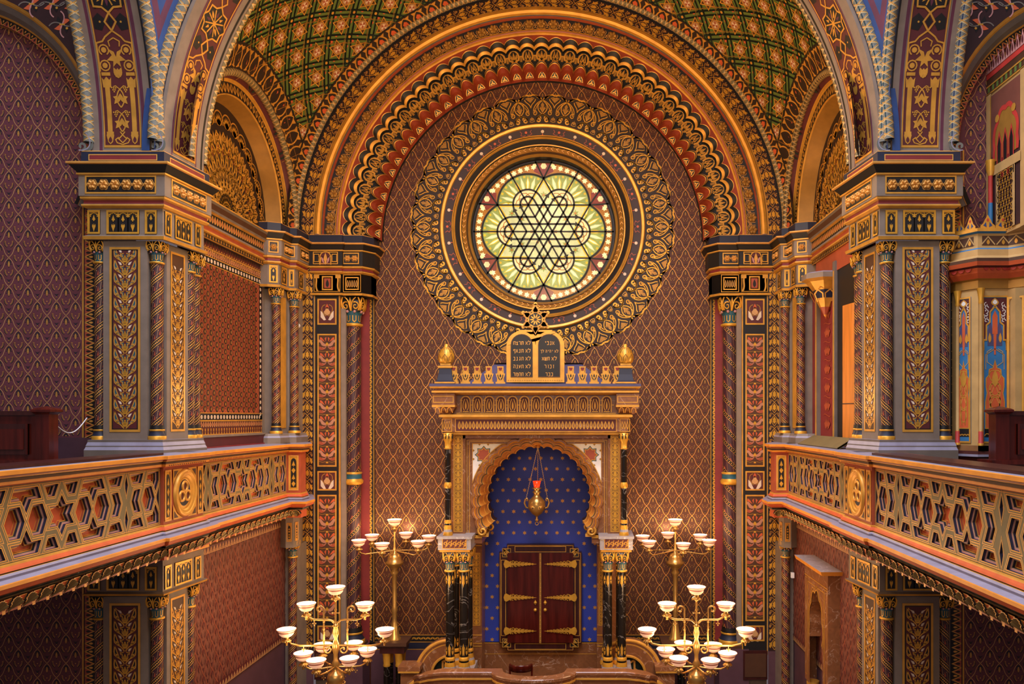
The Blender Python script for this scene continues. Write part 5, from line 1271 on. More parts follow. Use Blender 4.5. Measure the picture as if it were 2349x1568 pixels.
for s in (-1, 1):   # white star lattice in the spandrels
    b = MB(); q = Pat()
    tri_ = [(s * 1.09, -.44), (s * .52, -.44)] + [(s * 1.135 * cos(math.radians(a)), ZA + 1.135 * sin(math.radians(a))) for a in range(58, 15, -6)] + [(s * 1.09, -1.12)]
    tri_ = [(x, min(y, -.45)) for x, y in tri_]; q.poly(tri_, 'white', 1); q.stroke(tri_, .014, 'gold', 6, closed=True)
    c = (s * .90, -.64); q.poly(star(c[0], c[1], .155, 8, .72), 'teal', 2); q.poly(star(c[0], c[1], .135, 8, .72), 'gold', 3); q.poly(star(c[0], c[1], .115, 8, .72), 'coralb', 4)
    for dx, dy in ((.24, .1), (.1, -.27), (.26, -.03), (-.08, -.24), (.15, -.16), (.36, .12), (-.13, -.36)):
        if math.hypot(c[0] - s * dx, c[1] + dy - ZA) > 1.17: q.poly(star(c[0] - s * dx, c[1] + dy, .055, 4, .75, PI / 4 + .3), 'teal', 2); 
    for a in range(8): q.poly(ngon(c[0] + .19 * cos(a * PI / 4 + .39), c[1] + .19 * sin(a * PI / 4 + .39), .022, 4), 'dimgold', 2)
    b.put(q.clip(-1.1, 1.1, -1.13, -.44), planeF(0, 13.295, H(0)), .002); P('spandrel_lattice', b)
# vertical gilt scroll panels
def scrollpanel(w, h):
    p = Pat(); p.rect(-w / 2, w / 2, 0, h, 'dimgold', 1); p.frame(-w / 2 - .012, w / 2 + .012, -.012, h + .012, .014, 'gold', 4); n = int(h / .11)
    for k in range(n):
        y = h * (k + .5) / n
        p.poly(leafp((0, y - .05), (0, y + .05), w * .16), 'gilt', 2)
        for s in (-1, 1): p.stroke(bez((0, y - .05), (s * w * .5, y - .02), (s * w * .5, y + .05), (s * w * .12, y + .04), n=6), w * .08, 'gilt', 3); p.disk(s * w * .3, y + .01, w * .07, 'maroon', 4, 6)
    return p
for s in (-1, 1):
    b = MB(); bx(b, min(s * 1.42, s * 1.2), max(s * 1.42, s * 1.2), 13.2, 13.5, -1.98, -.26, 'marble'); b.put(scrollpanel(.13, 1.6), planeF(s * 1.32, 13.2, H(-1.92)), .002); P('scroll_panel', b)
    b = MB(); b.put(scrollpanel(.12, 1.28), planeF(s * 1.13, 14.05, H(-3.72)), .002); q = Pat()
    for z in (-2.3, -2.0, -3.9, -4.05, -4.1): q.stroke([(-.11, z), (.11, z)], .02, 'gold', 2)
    q.frame(-.1, .1, -2.26, -2.04, .012, 'gold', 2); b.put(q, planeF(s * 1.14, 14.05, H(0)), .003); P('scroll_panel', b)
# small dark colonnettes above, black marble columns in pairs below
def dark(x, y, R, zb, zt, cap, mid=None, nm='colonnette'):
    if R > .06: zt, cap = -2.56, .34
    r = MB(); r.lathe(x, y, [(R, H(zb)), (R, H(zt))], 'marblek', n=20)
    root = P(nm, r)
    c = MB(); h = cap
    if R > .06:
        capital(c, R, H(zt), H(zt + cap)); c.v = [(a + x, b_ + y, e) for a, b_, e in c.v]
    else: c.lathe(x, y, [(R * 1.05, H(zt - .05 * h)), (R * 1.25, H(zt)), (R * 1.0, H(zt + .06 * h)), (R * 1.05, H(zt + .4 * h)), (R * 1.45, H(zt + .55 * h)), (R * 1.55, H(zt + .98 * h)), (.001, H(zt + h))], 'gilt', n=20, lobes=8, amp=.035)
    for f in range(4 if R < .06 else 0):
        a0 = -PI / 2 + f * PI / 2
        for s in (-1, 1): c.tube([(x + R * 1.62 * cos(a0 + s * u), y + R * 1.62 * sin(a0 + s * u), H(zt + h * v)) for u, v in spiral(.38, .74, .2, .03, 60, 480, 12)], R * .1, 'black', n=5)
    P('capital', c, root)
    c = MB(); c.lathe(x, y, [(R * 1.6, H(zb - .22)), (R * 1.62, H(zb - .18)), (R * 1.4, H(zb - .14)), (R * 1.25, H(zb - .1)), (R * 1.3, H(zb - .08)), (R * 1.1, H(zb - .03)), (R * 1.12, H(zb + .0)), (R * 1.2, H(zb + .03)), (R * 1.02, H(zb + .06))], None, n=20, mats=['gilt', 'gilt', 'marbleg', 'gilt', 'gilt', 'marblek', 'gilt', 'gilt'])
    if mid: r2 = MB(); r2.lathe(x, y, [(R * 1.0, H(mid - .05)), (R * 1.35, H(mid - .02)), (R * 1.35, H(mid + .01)), (R * 1.0, H(mid + .05))], 'gilt', n=16); P('ring', r2, root)
    if R > .06:
        q = Pat(); C = 2 * PI * R
        for k in range(4):
            u = -C / 2 + C * (k + .5) / 4
            for z, s in ((zb + .09, 1), (zt - .05, -1)):
                q.stroke([(u - C / 10, z), (u - C / 12, z + s * .14), (u, z + s * .03), (u + C / 12, z + s * .14), (u + C / 10, z)], .008, 'gilt', 1); q.poly(leafp((u, z), (u, z + s * .15), C / 22), 'gilt', 1); q.poly(leafp((u + C / 8, z), (u + C / 8, z + s * .2), C / 30), 'gilt', 1)
                q.stroke([(u - C / 8, z), (u + C / 8, z)], .012, 'gilt', 1)
        r2 = MB(); r2.put(q, lambda u, v, h: (x + (R + h) * sin(u / R), y - (R + h) * cos(u / R), H(v))); P('gilt_pattern', r2, root)
    P('base', c, root)
for s in (-1, 1):
    dark(s * 1.46, 13.02, .05, -1.76, -.52, .26, mid=-1.13)
    for x, y in ((1.42, 13.0), (1.19, 13.0), (1.42, 13.5), (1.19, 13.5)): dark(s * x, y, .073, -4.02, -2.72, .5, nm='column')
    b = MB(); x0, x1 = sorted((s * 1.6, s * 1.06)); bx(b, x0, x1, 12.88, 13.6, -2.18, -1.98, 'marbleg'); bx(b, x0 + .02, x1 - .02, 12.9, 13.6, -2.22, -2.18, 'gold'); bx(b, x0 - .02, x1 + .02, 12.86, 13.6, -2.0, -1.96, 'marbleg')
    q = Pat(); q.rect(-.19, .19, .02, .17, 'maroon', 1); q.frame(-.2, .2, .01, .18, .012, 'gold', 3)
    for k in range(5): q.stroke(spiral(-.15 + .075 * k, .09, .045, .012, -90, 250, 10), .014, 'gold', 2); q.stroke([(-.15 + .075 * k, .03), (-.115 + .075 * k, .15)], .012, 'gold', 2)
    b.put(q, planeF((x0 + x1) / 2, 12.88, H(-2.17)), .002); P('impost_block', b)
    b = MB(); bx(b, x0 + .04, x1 - .0, 12.86, 13.7, -4.48, -4.24, 'marbleg'); bx(b, x0, x1 + .02, 12.84, 13.7, -6.2, -4.48, 'marble')
    q = Pat(); q.rect(-.2, .2, .05, .14, 'dimgold', 1)
    for k in range(8):
        for j in range(2): q.poly(ngon(-.175 + .05 * k, .073 + .045 * j, .022, 4), 'gilt', 2)
    b.put(q, planeF((x0 + x1) / 2 + .02, 12.86, H(-4.46)), .002); q = Pat(); q.stroke([(-.25, -4.5), (.25, -4.5)], .02, 'gold', 2); b.put(q, planeF((x0 + x1) / 2, 12.84, H(0)), .002); P('plinth', b)
# niche: starred blue wall, marble dado
b = MB(); b.face([(-1.1, 14.5, H(-4.15)), (1.1, 14.5, H(-4.15)), (1.1, 14.5, H(-.3)), (-1.1, 14.5, H(-.3))], 'arkblue'); q = Pat()
for j in range(19):
    for i in range(-6, 7):
        x, z = i * .2 + (.1 if j % 2 else 0), -.76 - .197 * j
        if abs(x) > 1.05 or (abs(x) < .78 and z < -2.3): continue
        q.poly(star(x, z, .042, 6, .5), 'goldline', 1)
b.put(q, planeF(0, 14.5, H(0)), .002); P('niche_wall', b)
b = MB(); b.face([(-1.1, 14.46, H(-6)), (1.1, 14.46, H(-6)), (1.1, 14.46, H(-4.15)), (-1.1, 14.46, H(-4.15))], 'marble'); q = Pat(); q.stroke([(-1.06, -4.16), (1.06, -4.16)], .016, 'gold', 2); q.stroke([(-1.06, -4.36), (1.06, -4.36)], .012, 'gold', 2); b.put(q, planeF(0, 14.46, H(0)), .002); P('niche_dado', b)
# door frame and doors
xo, xi, z0, z1 = .755, .63, -4.28, -2.33
def notch(o, c=.07): x, a, b_ = xo - o, z0 + o, z1 - o; return [(-x, a + c * 2), (-x + c, a + c * 2), (-x + c, a + c), (-x + 2 * c, a + c), (-x + 2 * c, a), (x - 2 * c, a), (x - 2 * c, a + c), (x - c, a + c), (x - c, a + 2 * c), (x, a + 2 * c), (x, b_ - 2 * c), (x - c, b_ - 2 * c), (x - c, b_ - c), (x - 2 * c, b_ - c), (x - 2 * c, b_), (-x + 2 * c, b_), (-x + 2 * c, b_ - c), (-x + c, b_ - c), (-x + c, b_ - 2 * c), (-x, b_ - 2 * c)]
b = MB(); n = notch(0); b.grid([[(x, d, H(z)) for x, z in n] for d in (14.5, 14.36)], 'woodd', cu=True, sm=False); b.face([(x, 14.36, H(z)) for x, z in n], 'woodd')
q = Pat(); q.stroke(notch(.02), .009, 'gold', 2, closed=True)
for s in (-1, 1):
    zc = z0 + .085 if s < 0 else z1 - .085; q.frame(-.47, .47, zc - .055, zc + .055, .01, 'gold', 2)
    for t in (-1, 1):
        cx, cz = t * .62, (z0 + .15 if s < 0 else z1 - .15); q.rect(cx - .075, cx + .075, cz - .075, cz + .075, 'black', 1); q.frame(cx - .08, cx + .08, cz - .08, cz + .08, .01, 'gold', 3)
        for r in range(3): q.poly(leafp((cx + t * .06, cz + s * .06), (cx - t * (.07 - .03 * r), cz - s * (.01 + .03 * r)), .018), 'gold', 2)
        q.stroke(spiral(cx + t * .02, cz - s * .02, .05, .02, 0, 300, 10), .01, 'gold', 3)
for t in (-1, 1): q.frame(t * .675 - .045, t * .675 + .045, z0 + .28, z1 - .28, .01, 'gold', 2)
b.put(q, planeF(0, 14.36, H(0)), .002); P('door_frame', b)
for s in (-1, 1):
    b = MB(); x0, x1 = sorted((s * .012, s * .60)); bx(b, x0, x1, 14.33, 14.4, -4.12, -2.48, 'wood'); dr = P('door', b)
    for zc in (-2.68, -3.29, -3.90):
        q = Pat(); X_ = lambda t: s * (.62 - t)
        q.poly([(X_(-.03), zc - .06), (X_(-.05), zc), (X_(-.03), zc + .06), (X_(.0), zc + .075), (X_(.03), zc + .06), (X_(.06), zc + .045), (X_(.09), zc + .06), (X_(.09), zc - .06), (X_(.06), zc - .045), (X_(.03), zc - .06), (X_(0), zc - .075)], 'gilt', 3)
        q.poly([(X_(.09), zc + .02), (X_(.52), zc + .005), (X_(.56), zc), (X_(.52), zc - .005), (X_(.09), zc - .02)], 'gilt', 4)
        for k in range(6):
            t = .12 + .065 * k; hgt = .055 * (1 - k / 7)
            for g in (-1, 1): q.stroke(spiral(X_(t), zc + g * hgt * .7, hgt * .5, hgt * .15, 0, 330, 8), .01, 'gilt', 3); q.poly(leafp((X_(t + .02), zc), (X_(t + .05), zc + g * hgt), .012), 'gilt', 3)
        c = MB(); c.put(q, planeF(0, 14.32, H(0)), .004); P('strap_hinge', c, dr)
    c = MB(); c.lathe(0, 0, [(.02, 0)], 'gilt') if False else None
    q = Pat(); q.poly([(s * .09, -3.33), (s * .12, -3.38), (s * .09, -3.43), (s * .06, -3.38)], 'gilt', 3); c.put(q, planeF(0, 14.32, H(0)), .006); c.ball((s * .09, 14.29, H(-3.51)), .032, 'gilt', 8); c.ball((s * .09, 14.29, H(-3.38)), .02, 'gilt', 8); P('handle', c, dr)
b = MB(); bx(b, -.018, .018, 14.31, 14.34, -4.12, -2.48, 'dimgold')
for k in range(22): b.ball((0, 14.31, H(-4.08 + .075 * k)), .008, 'gold', 5)
P('door_bar_molding', b)
# roof, crest
b = MB(); b.grid([[(-1.2, 13.2, H(.55)), (1.2, 13.2, H(.55)), (1.2, 15.05, H(.55)), (-1.2, 15.05, H(.55))], [(-.75, 13.7, H(.93)), (.75, 13.7, H(.93)), (.75, 14.8, H(.93)), (-.75, 14.8, H(.93))]], 'slate', cu=True, sm=False)
b.face([(-.78, 13.66, H(.94)), (.78, 13.66, H(.94)), (.78, 14.85, H(.94)), (-.78, 14.85, H(.94))], 'woodd'); P('roof', b)
for s in (-1, 1):
    for k in range(5):
        q = Pat(); c = s * (.58 + .192 * k)
        q.poly([(c - .08, 0), (c + .08, 0), (c + .08, .03), (c - .08, .03)], 'gold', 1)
        pts = [(-.06, .03), (-.05, .07), (-.08, .165), (-.04, .17), (-.03, .195), (-.056, .285)]
        q.poly([(c + x, y) for x, y in pts] + [(c - x, y) for x, y in pts[::-1]], 'gold', 1)
        q.poly([(c - .018, .215), (c + .018, .215), (c + .034, .265), (c - .034, .265)], 'crimson', 3)
        for g in (-1, 1): q.poly([(c + g * .006, .05), (c + g * .036, .09), (c + g * .05, .145), (c + g * .036, .148), (c + g * .026, .1), (c + g * .006, .075)], 'black', 3); q.poly([(c, .1), (c + g * .016, .125), (c, .165)], 'black', 3)
        c_ = MB(); c_.put(q, planeF(0, 12.93, H(.55)), .002)
        r0 = [(c + x, 12.95, H(.55 + y)) for x, y in ((-.06, .03), (.06, .03), (.05, .27), (-.05, .27))]; c_.face(r0, 'gold'); P('crest', c_)
# finials
for s, w in ((-1, 'left'), (1, 'right')):
    t = thing('finial', 'gilt acorn finial on a dark scrolled pedestal at the %s end of the ark cornice' % w, 'finial', (s * 1.48, 12.98, H(.55)), 'acorn finials on the ark')
    b = MB(); rows = []
    for w_, z in ((.165, .55), (.165, .575), (.13, .60), (.11, .70), (.10, .80), (.115, .81), (.115, .84), (.085, .85), (.085, .88)): rows.append([(s * 1.48 + a * w_, 12.98 + c * w_, H(z)) for a, c in ((-1, -1), (1, -1), (1, 1), (-1, 1))])
    b.grid(rows, None, cu=True, sm=False, fn=lambda i, j: ('gold', 'navy', 'navy', 'navy', 'gold', 'gold', 'navy', 'gold')[i])
    q = Pat()
    for g in (-1, 1): q.stroke(spiral(g * .04, .12, .04, .01, -90, -90 + g * 400, 12), .012, 'gold', 1); q.stroke([(g * .01, .03), (g * .06, .06), (g * .07, .03)], .012, 'gold', 1)
    b.put(q, lambda u, v, h: (s * 1.48 + u, 12.865 + .1 * v - h, H(.60 + v))); b.build('pedestal', t)
    b = MB(); b.lathe(s * 1.48, 12.98, [(.09, H(.88)), (.12, H(.91)), (.135, H(.96)), (.13, H(1.02)), (.10, H(1.10)), (.05, H(1.15)), (.03, H(1.17)), (.035, H(1.19)), (.02, H(1.205)), (.001, H(1.21))], 'gilt', n=24, lobes=8, amp=.04)
    q = Pat()
    for k in range(8):
        for z0_, o in ((.0, 0), (.13, .5)): q.stroke([((k + o) / 8 - .05, z0_ + .02), ((k + o) / 8 - .045, z0_ + .07), ((k + o) / 8, z0_ + .13), ((k + o) / 8 + .045, z0_ + .07), ((k + o) / 8 + .05, z0_ + .02)], .008, 'brown', 1); q.stroke([((k + o) / 8, z0_ + .02), ((k + o) / 8, z0_ + .1)], .006, 'brown', 1)
    ra = lambda v: .139 if v < .14 else .139 - (v - .14) * .55
    b.put(q, lambda u, v, h: (s * 1.48 + (ra(v) + h) * cos(2 * PI * u), 12.98 + (ra(v) + h) * sin(2 * PI * u), H(.90 + v))); b.build('acorn', t)
# tablets of the law and the star above
t = thing('tablets', 'pair of dark round-topped tablets with gilt Hebrew lines in a gilt frame, star on top', 'tablets', (0, 12.9, H(.57)))
def rt(x0, x1, z0, zs, n=12): c = (x0 + x1) / 2; return [(x0, z0), (x1, z0)] + arc(c, zs, (x1 - x0) / 2, 0, 180, n)
b = MB(); o = [(-.475, .57), (.475, .57)] + arc(.235, 1.17, .24, 0, 175, 14) + arc(-.235, 1.17, .24, 5, 180, 14)
n = len(o); b.grid([[(x, d, H(z)) for x, z in o] for d in (12.98, 12.88)], 'gold', cu=True, sm=False); b.face([(x, 12.88, H(z)) for x, z in o], 'gold'); b.face([(x, 12.98, H(z)) for x, z in o], 'brown')
q = Pat()
for k in range(24): q.poly(star(-.44 + .038 * k, .6, .014, 4, .5), 'dimgold', 1)
b.put(q, planeF(0, 12.88, H(0)), .002); b.build('frame', t)
def heb(ch, p, x, y, s):     # square letter strokes, drawn in a unit box, x is the right edge
    w = .75; S = {
        'L': [[(.1, 1.35), (.1, 1.0), (.7, 1.0), (.6, .5), (.3, 0)]], 'A': [[(.05, 1), (.7, 0)], [(.65, 1), (.55, .65)], [(.1, 0), (.2, .45)]], 'T': [[(.05, 1), (.65, 1), (.65, 0)], [(.18, 1), (.18, .1), (.05, 0)]],
        'R': [[(.1, 1), (.55, 1), (.65, .85), (.65, 0)]], 'TS': [[(.05, 1), (.65, 0), (.05, 0)], [(.62, 1), (.5, .5)]], 'H': [[(.05, 1), (.65, 1), (.65, 0)], [(.18, .6), (.18, 0)]], 'KH': [[(.08, 1), (.65, 1), (.65, 0)], [(.14, 1), (.14, 0)]],
        'N': [[(.3, 1), (.5, 1), (.5, 0), (.15, 0)]], 'P': [[(.2, .5), (.12, .9), (.55, 1), (.62, 0), (.62, -.3)]], 'G': [[(.3, 1), (.5, 1), (.55, 0)], [(.5, .3), (.2, 0)]], 'B': [[(.1, 1), (.55, 1), (.55, 0)], [(.05, 0), (.7, 0)]],
        'E': [[(.65, 1), (.5, .3), (.1, 0)], [(.15, 1), (.3, .3)]], 'M': [[(.1, 1), (.2, .6), (.05, 0)], [(.2, 1), (.6, .9), (.65, 0), (.35, 0)]], 'D': [[(.05, 1), (.7, 1)], [(.58, 1), (.58, 0)]], 'I': [[(.35, 1), (.55, 1), (.5, .6)]], 'V': [[(.35, 1), (.5, 1), (.5, 0)]], 'K': [[(.1, 1), (.55, 1), (.6, .5), (.55, 0), (.1, 0)]], 'Z': [[(.3, 1), (.6, 1)], [(.45, 1), (.45, 0)]], 'S': [[(.05, 1), (.15, 0), (.6, 0), (.7, 1)], [(.38, 1), (.3, .0)]], 'KF': [[(.1, 1), (.6, 1), (.6, -.35)]]}
    for st in S[ch]: p.stroke([(x - (w - a) * s, y + b_ * s) for a, b_ in st], s * .15, 'goldline', 2)
LINES = {-1: (('L A _ T R TS KH', 'L A _ T N A P', 'L A _ T G N B', 'L A _ T E N H', 'L A _ T KH M D')), 1: (('A N K I', 'L A _ I H I H _ L KF', 'L A _ T S A', 'Z K V R', 'K B D'))}
for s in (-1, 1):
    b = MB(); pts = rt(s * .225 - .175, s * .225 + .175, .66, 1.18); b.face([(x, 12.873, H(z)) for x, z in pts], 'black')
    q = Pat(); q.stroke(pts, .012, 'brown', 1, closed=True); k = .052
    for i, ln in enumerate(LINES[s]):
        ch = ln.split(); wd = sum(.5 if c == '_' else .85 for c in ch) * k; k2 = min(k, .30 / wd * k); wd = wd * k2 / k; x = s * .225 + wd / 2
        for c in ch:
            if c != '_': heb(c, q, x, 1.185 - .128 * i, k2)
            x -= (.5 if c == '_' else .85) * k2
    b.put(q, planeF(0, 12.872, H(0)), .0015); b.build('tablet_lettering', t)
b = MB(); q = Pat(); cz = 1.60
q.poly(star(0, cz, .235, 6, .66), 'gold', 1)
for k in range(6): a = PI / 6 + k * PI / 3; q.disk(.235 * cos(a), cz + .235 * sin(a), .03, 'gold', 1, 6); q.poly([(0, cz), (.2 * cos(a - .25), cz + .2 * sin(a - .25)), (.24 * cos(a), cz + .24 * sin(a)), (.2 * cos(a + .25), cz + .2 * sin(a + .25))], 'gold', 1)
q.disk(0, cz + .26, .03, 'gold', 1); q.poly([(-.28, cz - .17), (.28, cz - .17), (.2, cz - .24), (-.2, cz - .24)], 'gold', 1); q.poly([(-.16, cz - .2), (.16, cz - .2), (.0, cz - .42)], 'gold', 1)
q.disk(0, cz, .105, 'black', 2, 20)
for k in range(2): q.stroke([(.235 * cos(PI / 2 + PI * k + i * 2 * PI / 3), cz + .235 * sin(PI / 2 + PI * k + i * 2 * PI / 3)) for i in range(3)], .014, 'dimgold', 3, closed=True)
for k in range(10): a = k * PI / 5; q.poly(leafp((.02 * cos(a), cz + .02 * sin(a)), (.1 * cos(a), cz + .1 * sin(a)), .011), 'gold', 3)
b.put(q, planeF(0, 12.9, H(0)), .003); b.put(q, lambda u, v, h: (u, 12.93 + h, H(v)), .003); b.build('star', t)
# hanging lamp
t = thing('hanging_lamp', 'brass sanctuary lamp with red glass cup hanging on three chains before the starred niche', 'lamp', (0, 13.75, H(-1.92)))
lx, ly = -.03, 13.75
b = MB(); b.lathe(lx, ly, [(.001, H(-1.75)), (.03, H(-1.73)), (.09, H(-1.69)), (.14, H(-1.62)), (.155, H(-1.55)), (.14, H(-1.47)), (.09, H(-1.41)), (.06, H(-1.38)), (.055, H(-1.34)), (.08, H(-1.31)), (.06, H(-1.30)), (.05, H(-1.27)), (.09, H(-1.245)), (.06, H(-1.23))], 'brass', n=24)
b.lathe(lx, ly, [(.02, H(-1.74)), (.02, H(-1.78)), (.035, H(-1.80)), (.015, H(-1.83)), (.001, H(-1.83))], 'brass', n=12)
b.tube([(lx + .028 * cos(a), ly, H(-1.865) + .028 * sin(a)) for a in lsp(0, 2 * PI, 14)], .007, 'brass', n=6)
q = Pat()
for k in range(8): q.poly(star(-.42 + .12 * k, 0, .02, 5, .5), 'black', 1); q.stroke(arc(-.42 + .12 * k, .06, .04, 0, 180, 6), .008, 'dimgold', 1)
b.put(q, lambda u, v, h: (lx + .157 * sin(u / .155), ly - .157 * cos(u / .155), H(-1.58 + v))); b.build('body', t)
for k in range(3):
    a = -PI / 2 + PI / 2 + k * 2 * PI / 3 if False else (PI, 0, PI / 2)[k]; dx, dy = cos(a), sin(a)
    b = MB(); b.tube([(lx + dx * r, ly + dy * r, H(z)) for r, z in ((.13, -1.6), (.19, -1.58), (.215, -1.5), (.20, -1.44), (.17, -1.42), (.16, -1.45), (.175, -1.47))], .016, 'brass', n=8); b.build('handle', t)
    b = MB(); n = 46; top = (lx + .02, ly, H(-.52)); p0 = (lx + dx * .19, ly + dy * .19, H(-1.44))
    for i in range(n): f = i / n; c = [p0[j] + (top[j] - p0[j]) * f for j in range(3)]; e = [p0[j] + (top[j] - p0[j]) * (f + 1.2 / n) for j in range(3)]; o = .006 if i % 2 else -.006; b.tube([(c[0] + o, c[1], c[2]), (e[0] - o, e[1], e[2])], .0055, 'chain', n=4)
    b.build('chain', t)
b = MB(); b.lathe(lx, ly, [(.045, H(-1.235)), (.055, H(-1.20)), (.07, H(-1.12)), (.062, H(-1.12)), (.045, H(-1.2)), (.001, H(-1.22))], 'redglass', n=20); b.build('glass_cup', t)
b = MB(); b.lathe(lx + .02, ly, [(.04, H(-.54)), (.04, H(-.46)), (.001, H(-.45))], 'brass', n=10); b.build('ceiling_hook', t)
# ------------------------------------------------------------------ candelabra
def bowl_lamp(parent, x, y, z, r=.134):
    """glass bowl on a brass cup; (x, y) axis, z height of the rim"""
    b = MB(); prof = [(r, z), (r * .97, z - .008), (r * .8, z - .03), (r * .76, z - .05), (r * .7, z - .075), (r * .5, z - .1), (r * .25, z - .112)]
    b.lathe(x, y, prof, None, n=24, mats=['shaderim', 'shade', 'shaderim', 'shade', 'shade', 'shade'])
    b.lathe(x, y, [(q * .96, w + .003) for q, w in prof], 'shade', n=24); s = b.build('lamp_shade', parent)
    c = MB(); c.lathe(x, y, [(.02, z - .11), (.022, z - .06), (.012, z - .045), (.001, z - .044)], 'bulb', n=10); c.build('bulb', s)
    b = MB(); b.lathe(x, y, [(.03, z - .105), (.035, z - .13), (.02, z - .14), (.055, z - .15), (.06, z - .165), (.03, z - .185), (.016, z - .2), (.014, z - .23)], 'brass', n=18)
    for k in range(12): a = 2 * PI * k / 12; b.ball((x + .057 * cos(a), y + .057 * sin(a), z - .17), .01, 'brass', 5)
    b.build('lamp_cup', parent)
LIGHTS = []
def cross(b, x, y, z):
    b.tube([(x, y, z), (x, y, z - .07)], .006, 'brass', n=5)
    for d in ((.02, 0), (-.02, 0)): b.ball((x + d[0], y, z - .05), .009, 'brass', 5)
    b.ball((x, y, z - .075), .01, 'brass', 5)
def big_candelabrum(label, loc, sx):
    t = thing('candelabrum', label, 'candelabrum', (0, 0, 0), 'front candelabra')
    rows = []
    # globe, stem
    zr = lambda y: (956 - y) / 163.6
    Z0 = zr(1352)            # top rim reference
    pts = []
    b = MB(); zz = lambda y: zr(y) + H0
    b.lathe(0, 0, [(.14, 0), (.14, .05), (.1, .08), (.05, .3), (.045, 1.6), (.07, 1.75), (.05, 1.8), (.06, zz(1600)), (.12, zz(1585)), (.13, zz(1572)), (.1, zz(1566)), (.115, zz(1560)), (.12, zz(1552)), (.10, zz(1543)), (.05, zz(1538)), (.035, zz(1528)), (.06, zz(1522)), (.03, zz(1512)), (.028, zz(1500)), (.045, zz(1490)), (.05, zz(1480)), (.035, zz(1472)), (.022, zz(1464)), (.045, zz(1450)), (.03, zz(1438)), (.05, zz(1435)), (.03, zz(1431)), (.014, zz(1428)), (.014, zz(1400)), (.02, zz(1398)), (.013, zz(1395)), (.013, zz(1372))], 'brass', n=20)
    for k in range(16): a = 2 * PI * k / 16; b.ball((.125 * cos(a), .125 * sin(a), zz(1566)), .014, 'brass', 5)
    b.ball((-.045, 0, zz(1405)), .012, 'brass', 5); b.ball((.045, 0, zz(1405)), .012, 'brass', 5); b.tube([(-.05, 0, zz(1405)), (.05, 0, zz(1405))], .006, 'brass', 5)
    b.build('stem', t)
    lamps = [(0, 0, zz(1345))]
    for s in (-1, 1):
        b = MB(); xe = s * .41; ze = zz(1383); b.tube([(s * .02, 0, zz(1428)), (s * .06, 0, zz(1422)), (s * .12, 0, zz(1420)), (s * .3, 0, zz(1420)), (s * .37, 0, zz(1416)), (xe, 0, zz(1406)), (xe, 0, ze - .22)], .014, 'brass', 8); cross(b, s * .3, 0, zz(1421)); b.build('arm', t); lamps.append((xe, 0, ze))
        b = MB(); xe = s * .69; ze = zz(1442); b.tube([(0, 0, zz(1479)), (s * .5, 0, zz(1480)), (s * .62, 0, zz(1476)), (xe, 0, zz(1465)), (xe, 0, ze - .22)], .015, 'brass', 8); cross(b, s * .45, 0, zz(1480)); b.build('arm', t); lamps.append((xe, 0, ze))
        b = MB(); X0 = s * .165; b.tube([(X0 + s * a, 0, z) for a, z in spiral(.06, zz(1397), .012, .06, -200, 180, 16)] + [(X0, 0, zz(1405)), (X0, 0, zz(1480))] + [(X0 - s * .06 + s * a, 0, z) for a, z in spiral(0, zz(1489), .06, .012, 0, -380, 16)], .012, 'brass', 7)
        for y in (1425, 1443, 1470): b.ball((X0, 0, zz(y)), .018, 'brass', 6)
        b.build('scroll_rod', t)
    for k in range(6):
        a = math.radians(12 + 60 * k); R = .43; ze = zz(1492); c, s_ = cos(a), sin(a)
        b = MB(); b.tube([(c * r, s_ * r, z) for r, z in ((.03, zz(1528)), (.2, zz(1531)), (.34, zz(1530)), (.41, zz(1524)), (R, zz(1516)), (R, ze - .2))], .013, 'brass', 8); cross(b, c * .27, s_ * .27, zz(1532)); b.ball((c * .2, s_ * .2, zz(1531)), .02, 'brass', 6); b.build('arm', t); lamps.append((c * R, s_ * R, ze))
    for x, y, z in lamps: bowl_lamp(t, x, y, z); LIGHTS.append((loc[0] + sx * x, loc[1] + y, z, 1))
    t.location = loc
    if sx < 0: t.scale = (-1, 1, 1)
    return t
def small_candelabrum(label, loc, sx):
    t = thing('candelabrum', label, 'candelabrum', (0, 0, 0), 'rear candelabra')
    zz = lambda y: (956 - y) / 125.9 + H0
    zp = H(-4.05)
    b = MB(); b.lathe(0, 0, [(.12, zp), (.12, zp + .03), (.09, zp + .06), (.055, zp + .3), (.04, zp + .36), (.045, zz(1404)), (.06, zz(1398)), (.04, zz(1390)), (.042, zz(1340)), (.045, zz(1318)), (.08, zz(1312)), (.05, zz(1306)), (.11, zz(1298)), (.16, zz(1292)), (.17, zz(1288)), (.13, zz(1285)), (.125, zz(1278)), (.09, zz(1270)), (.03, zz(1266)), (.02, zz(1250)), (.014, zz(1240)), (.014, zz(1215))], 'brass', n=16); b.build('stem', t)
    lamps = [(0, 0, zz(1191))]
    for k in range(6):
        a = math.radians(24 + 60 * k); R = .63; c, s_ = cos(a), sin(a); ze = zz(1233)
        b = MB(); b.tube([(c * r, s_ * r, z) for r, z in ((.03, zz(1262)), (.3, zz(1264)), (.52, zz(1266)), (.6, zz(1262)), (R, zz(1254)), (R, ze - .2))], .011, 'brass', 7); b.ball((c * .3, s_ * .3, zz(1264)), .018, 'brass', 6); b.build('arm', t); lamps.append((c * R, s_ * R, ze))
    for x, y, z in lamps: bowl_lamp(t, x, y, z); LIGHTS.append((loc[0] + sx * x, loc[1] + y, z, .8))
    t.location = loc
    if sx < 0: t.scale = (-1, 1, 1)
    return t
big_candelabrum('tall brass candelabrum with eleven glowing glass bowls, standing in front, nearer the left gallery', (X(770, 11), 11, 0), 1)
big_candelabrum('tall brass candelabrum with eleven glowing glass bowls, standing in front, nearer the right gallery', (X(1597.5, 11), 11, 0), -1)
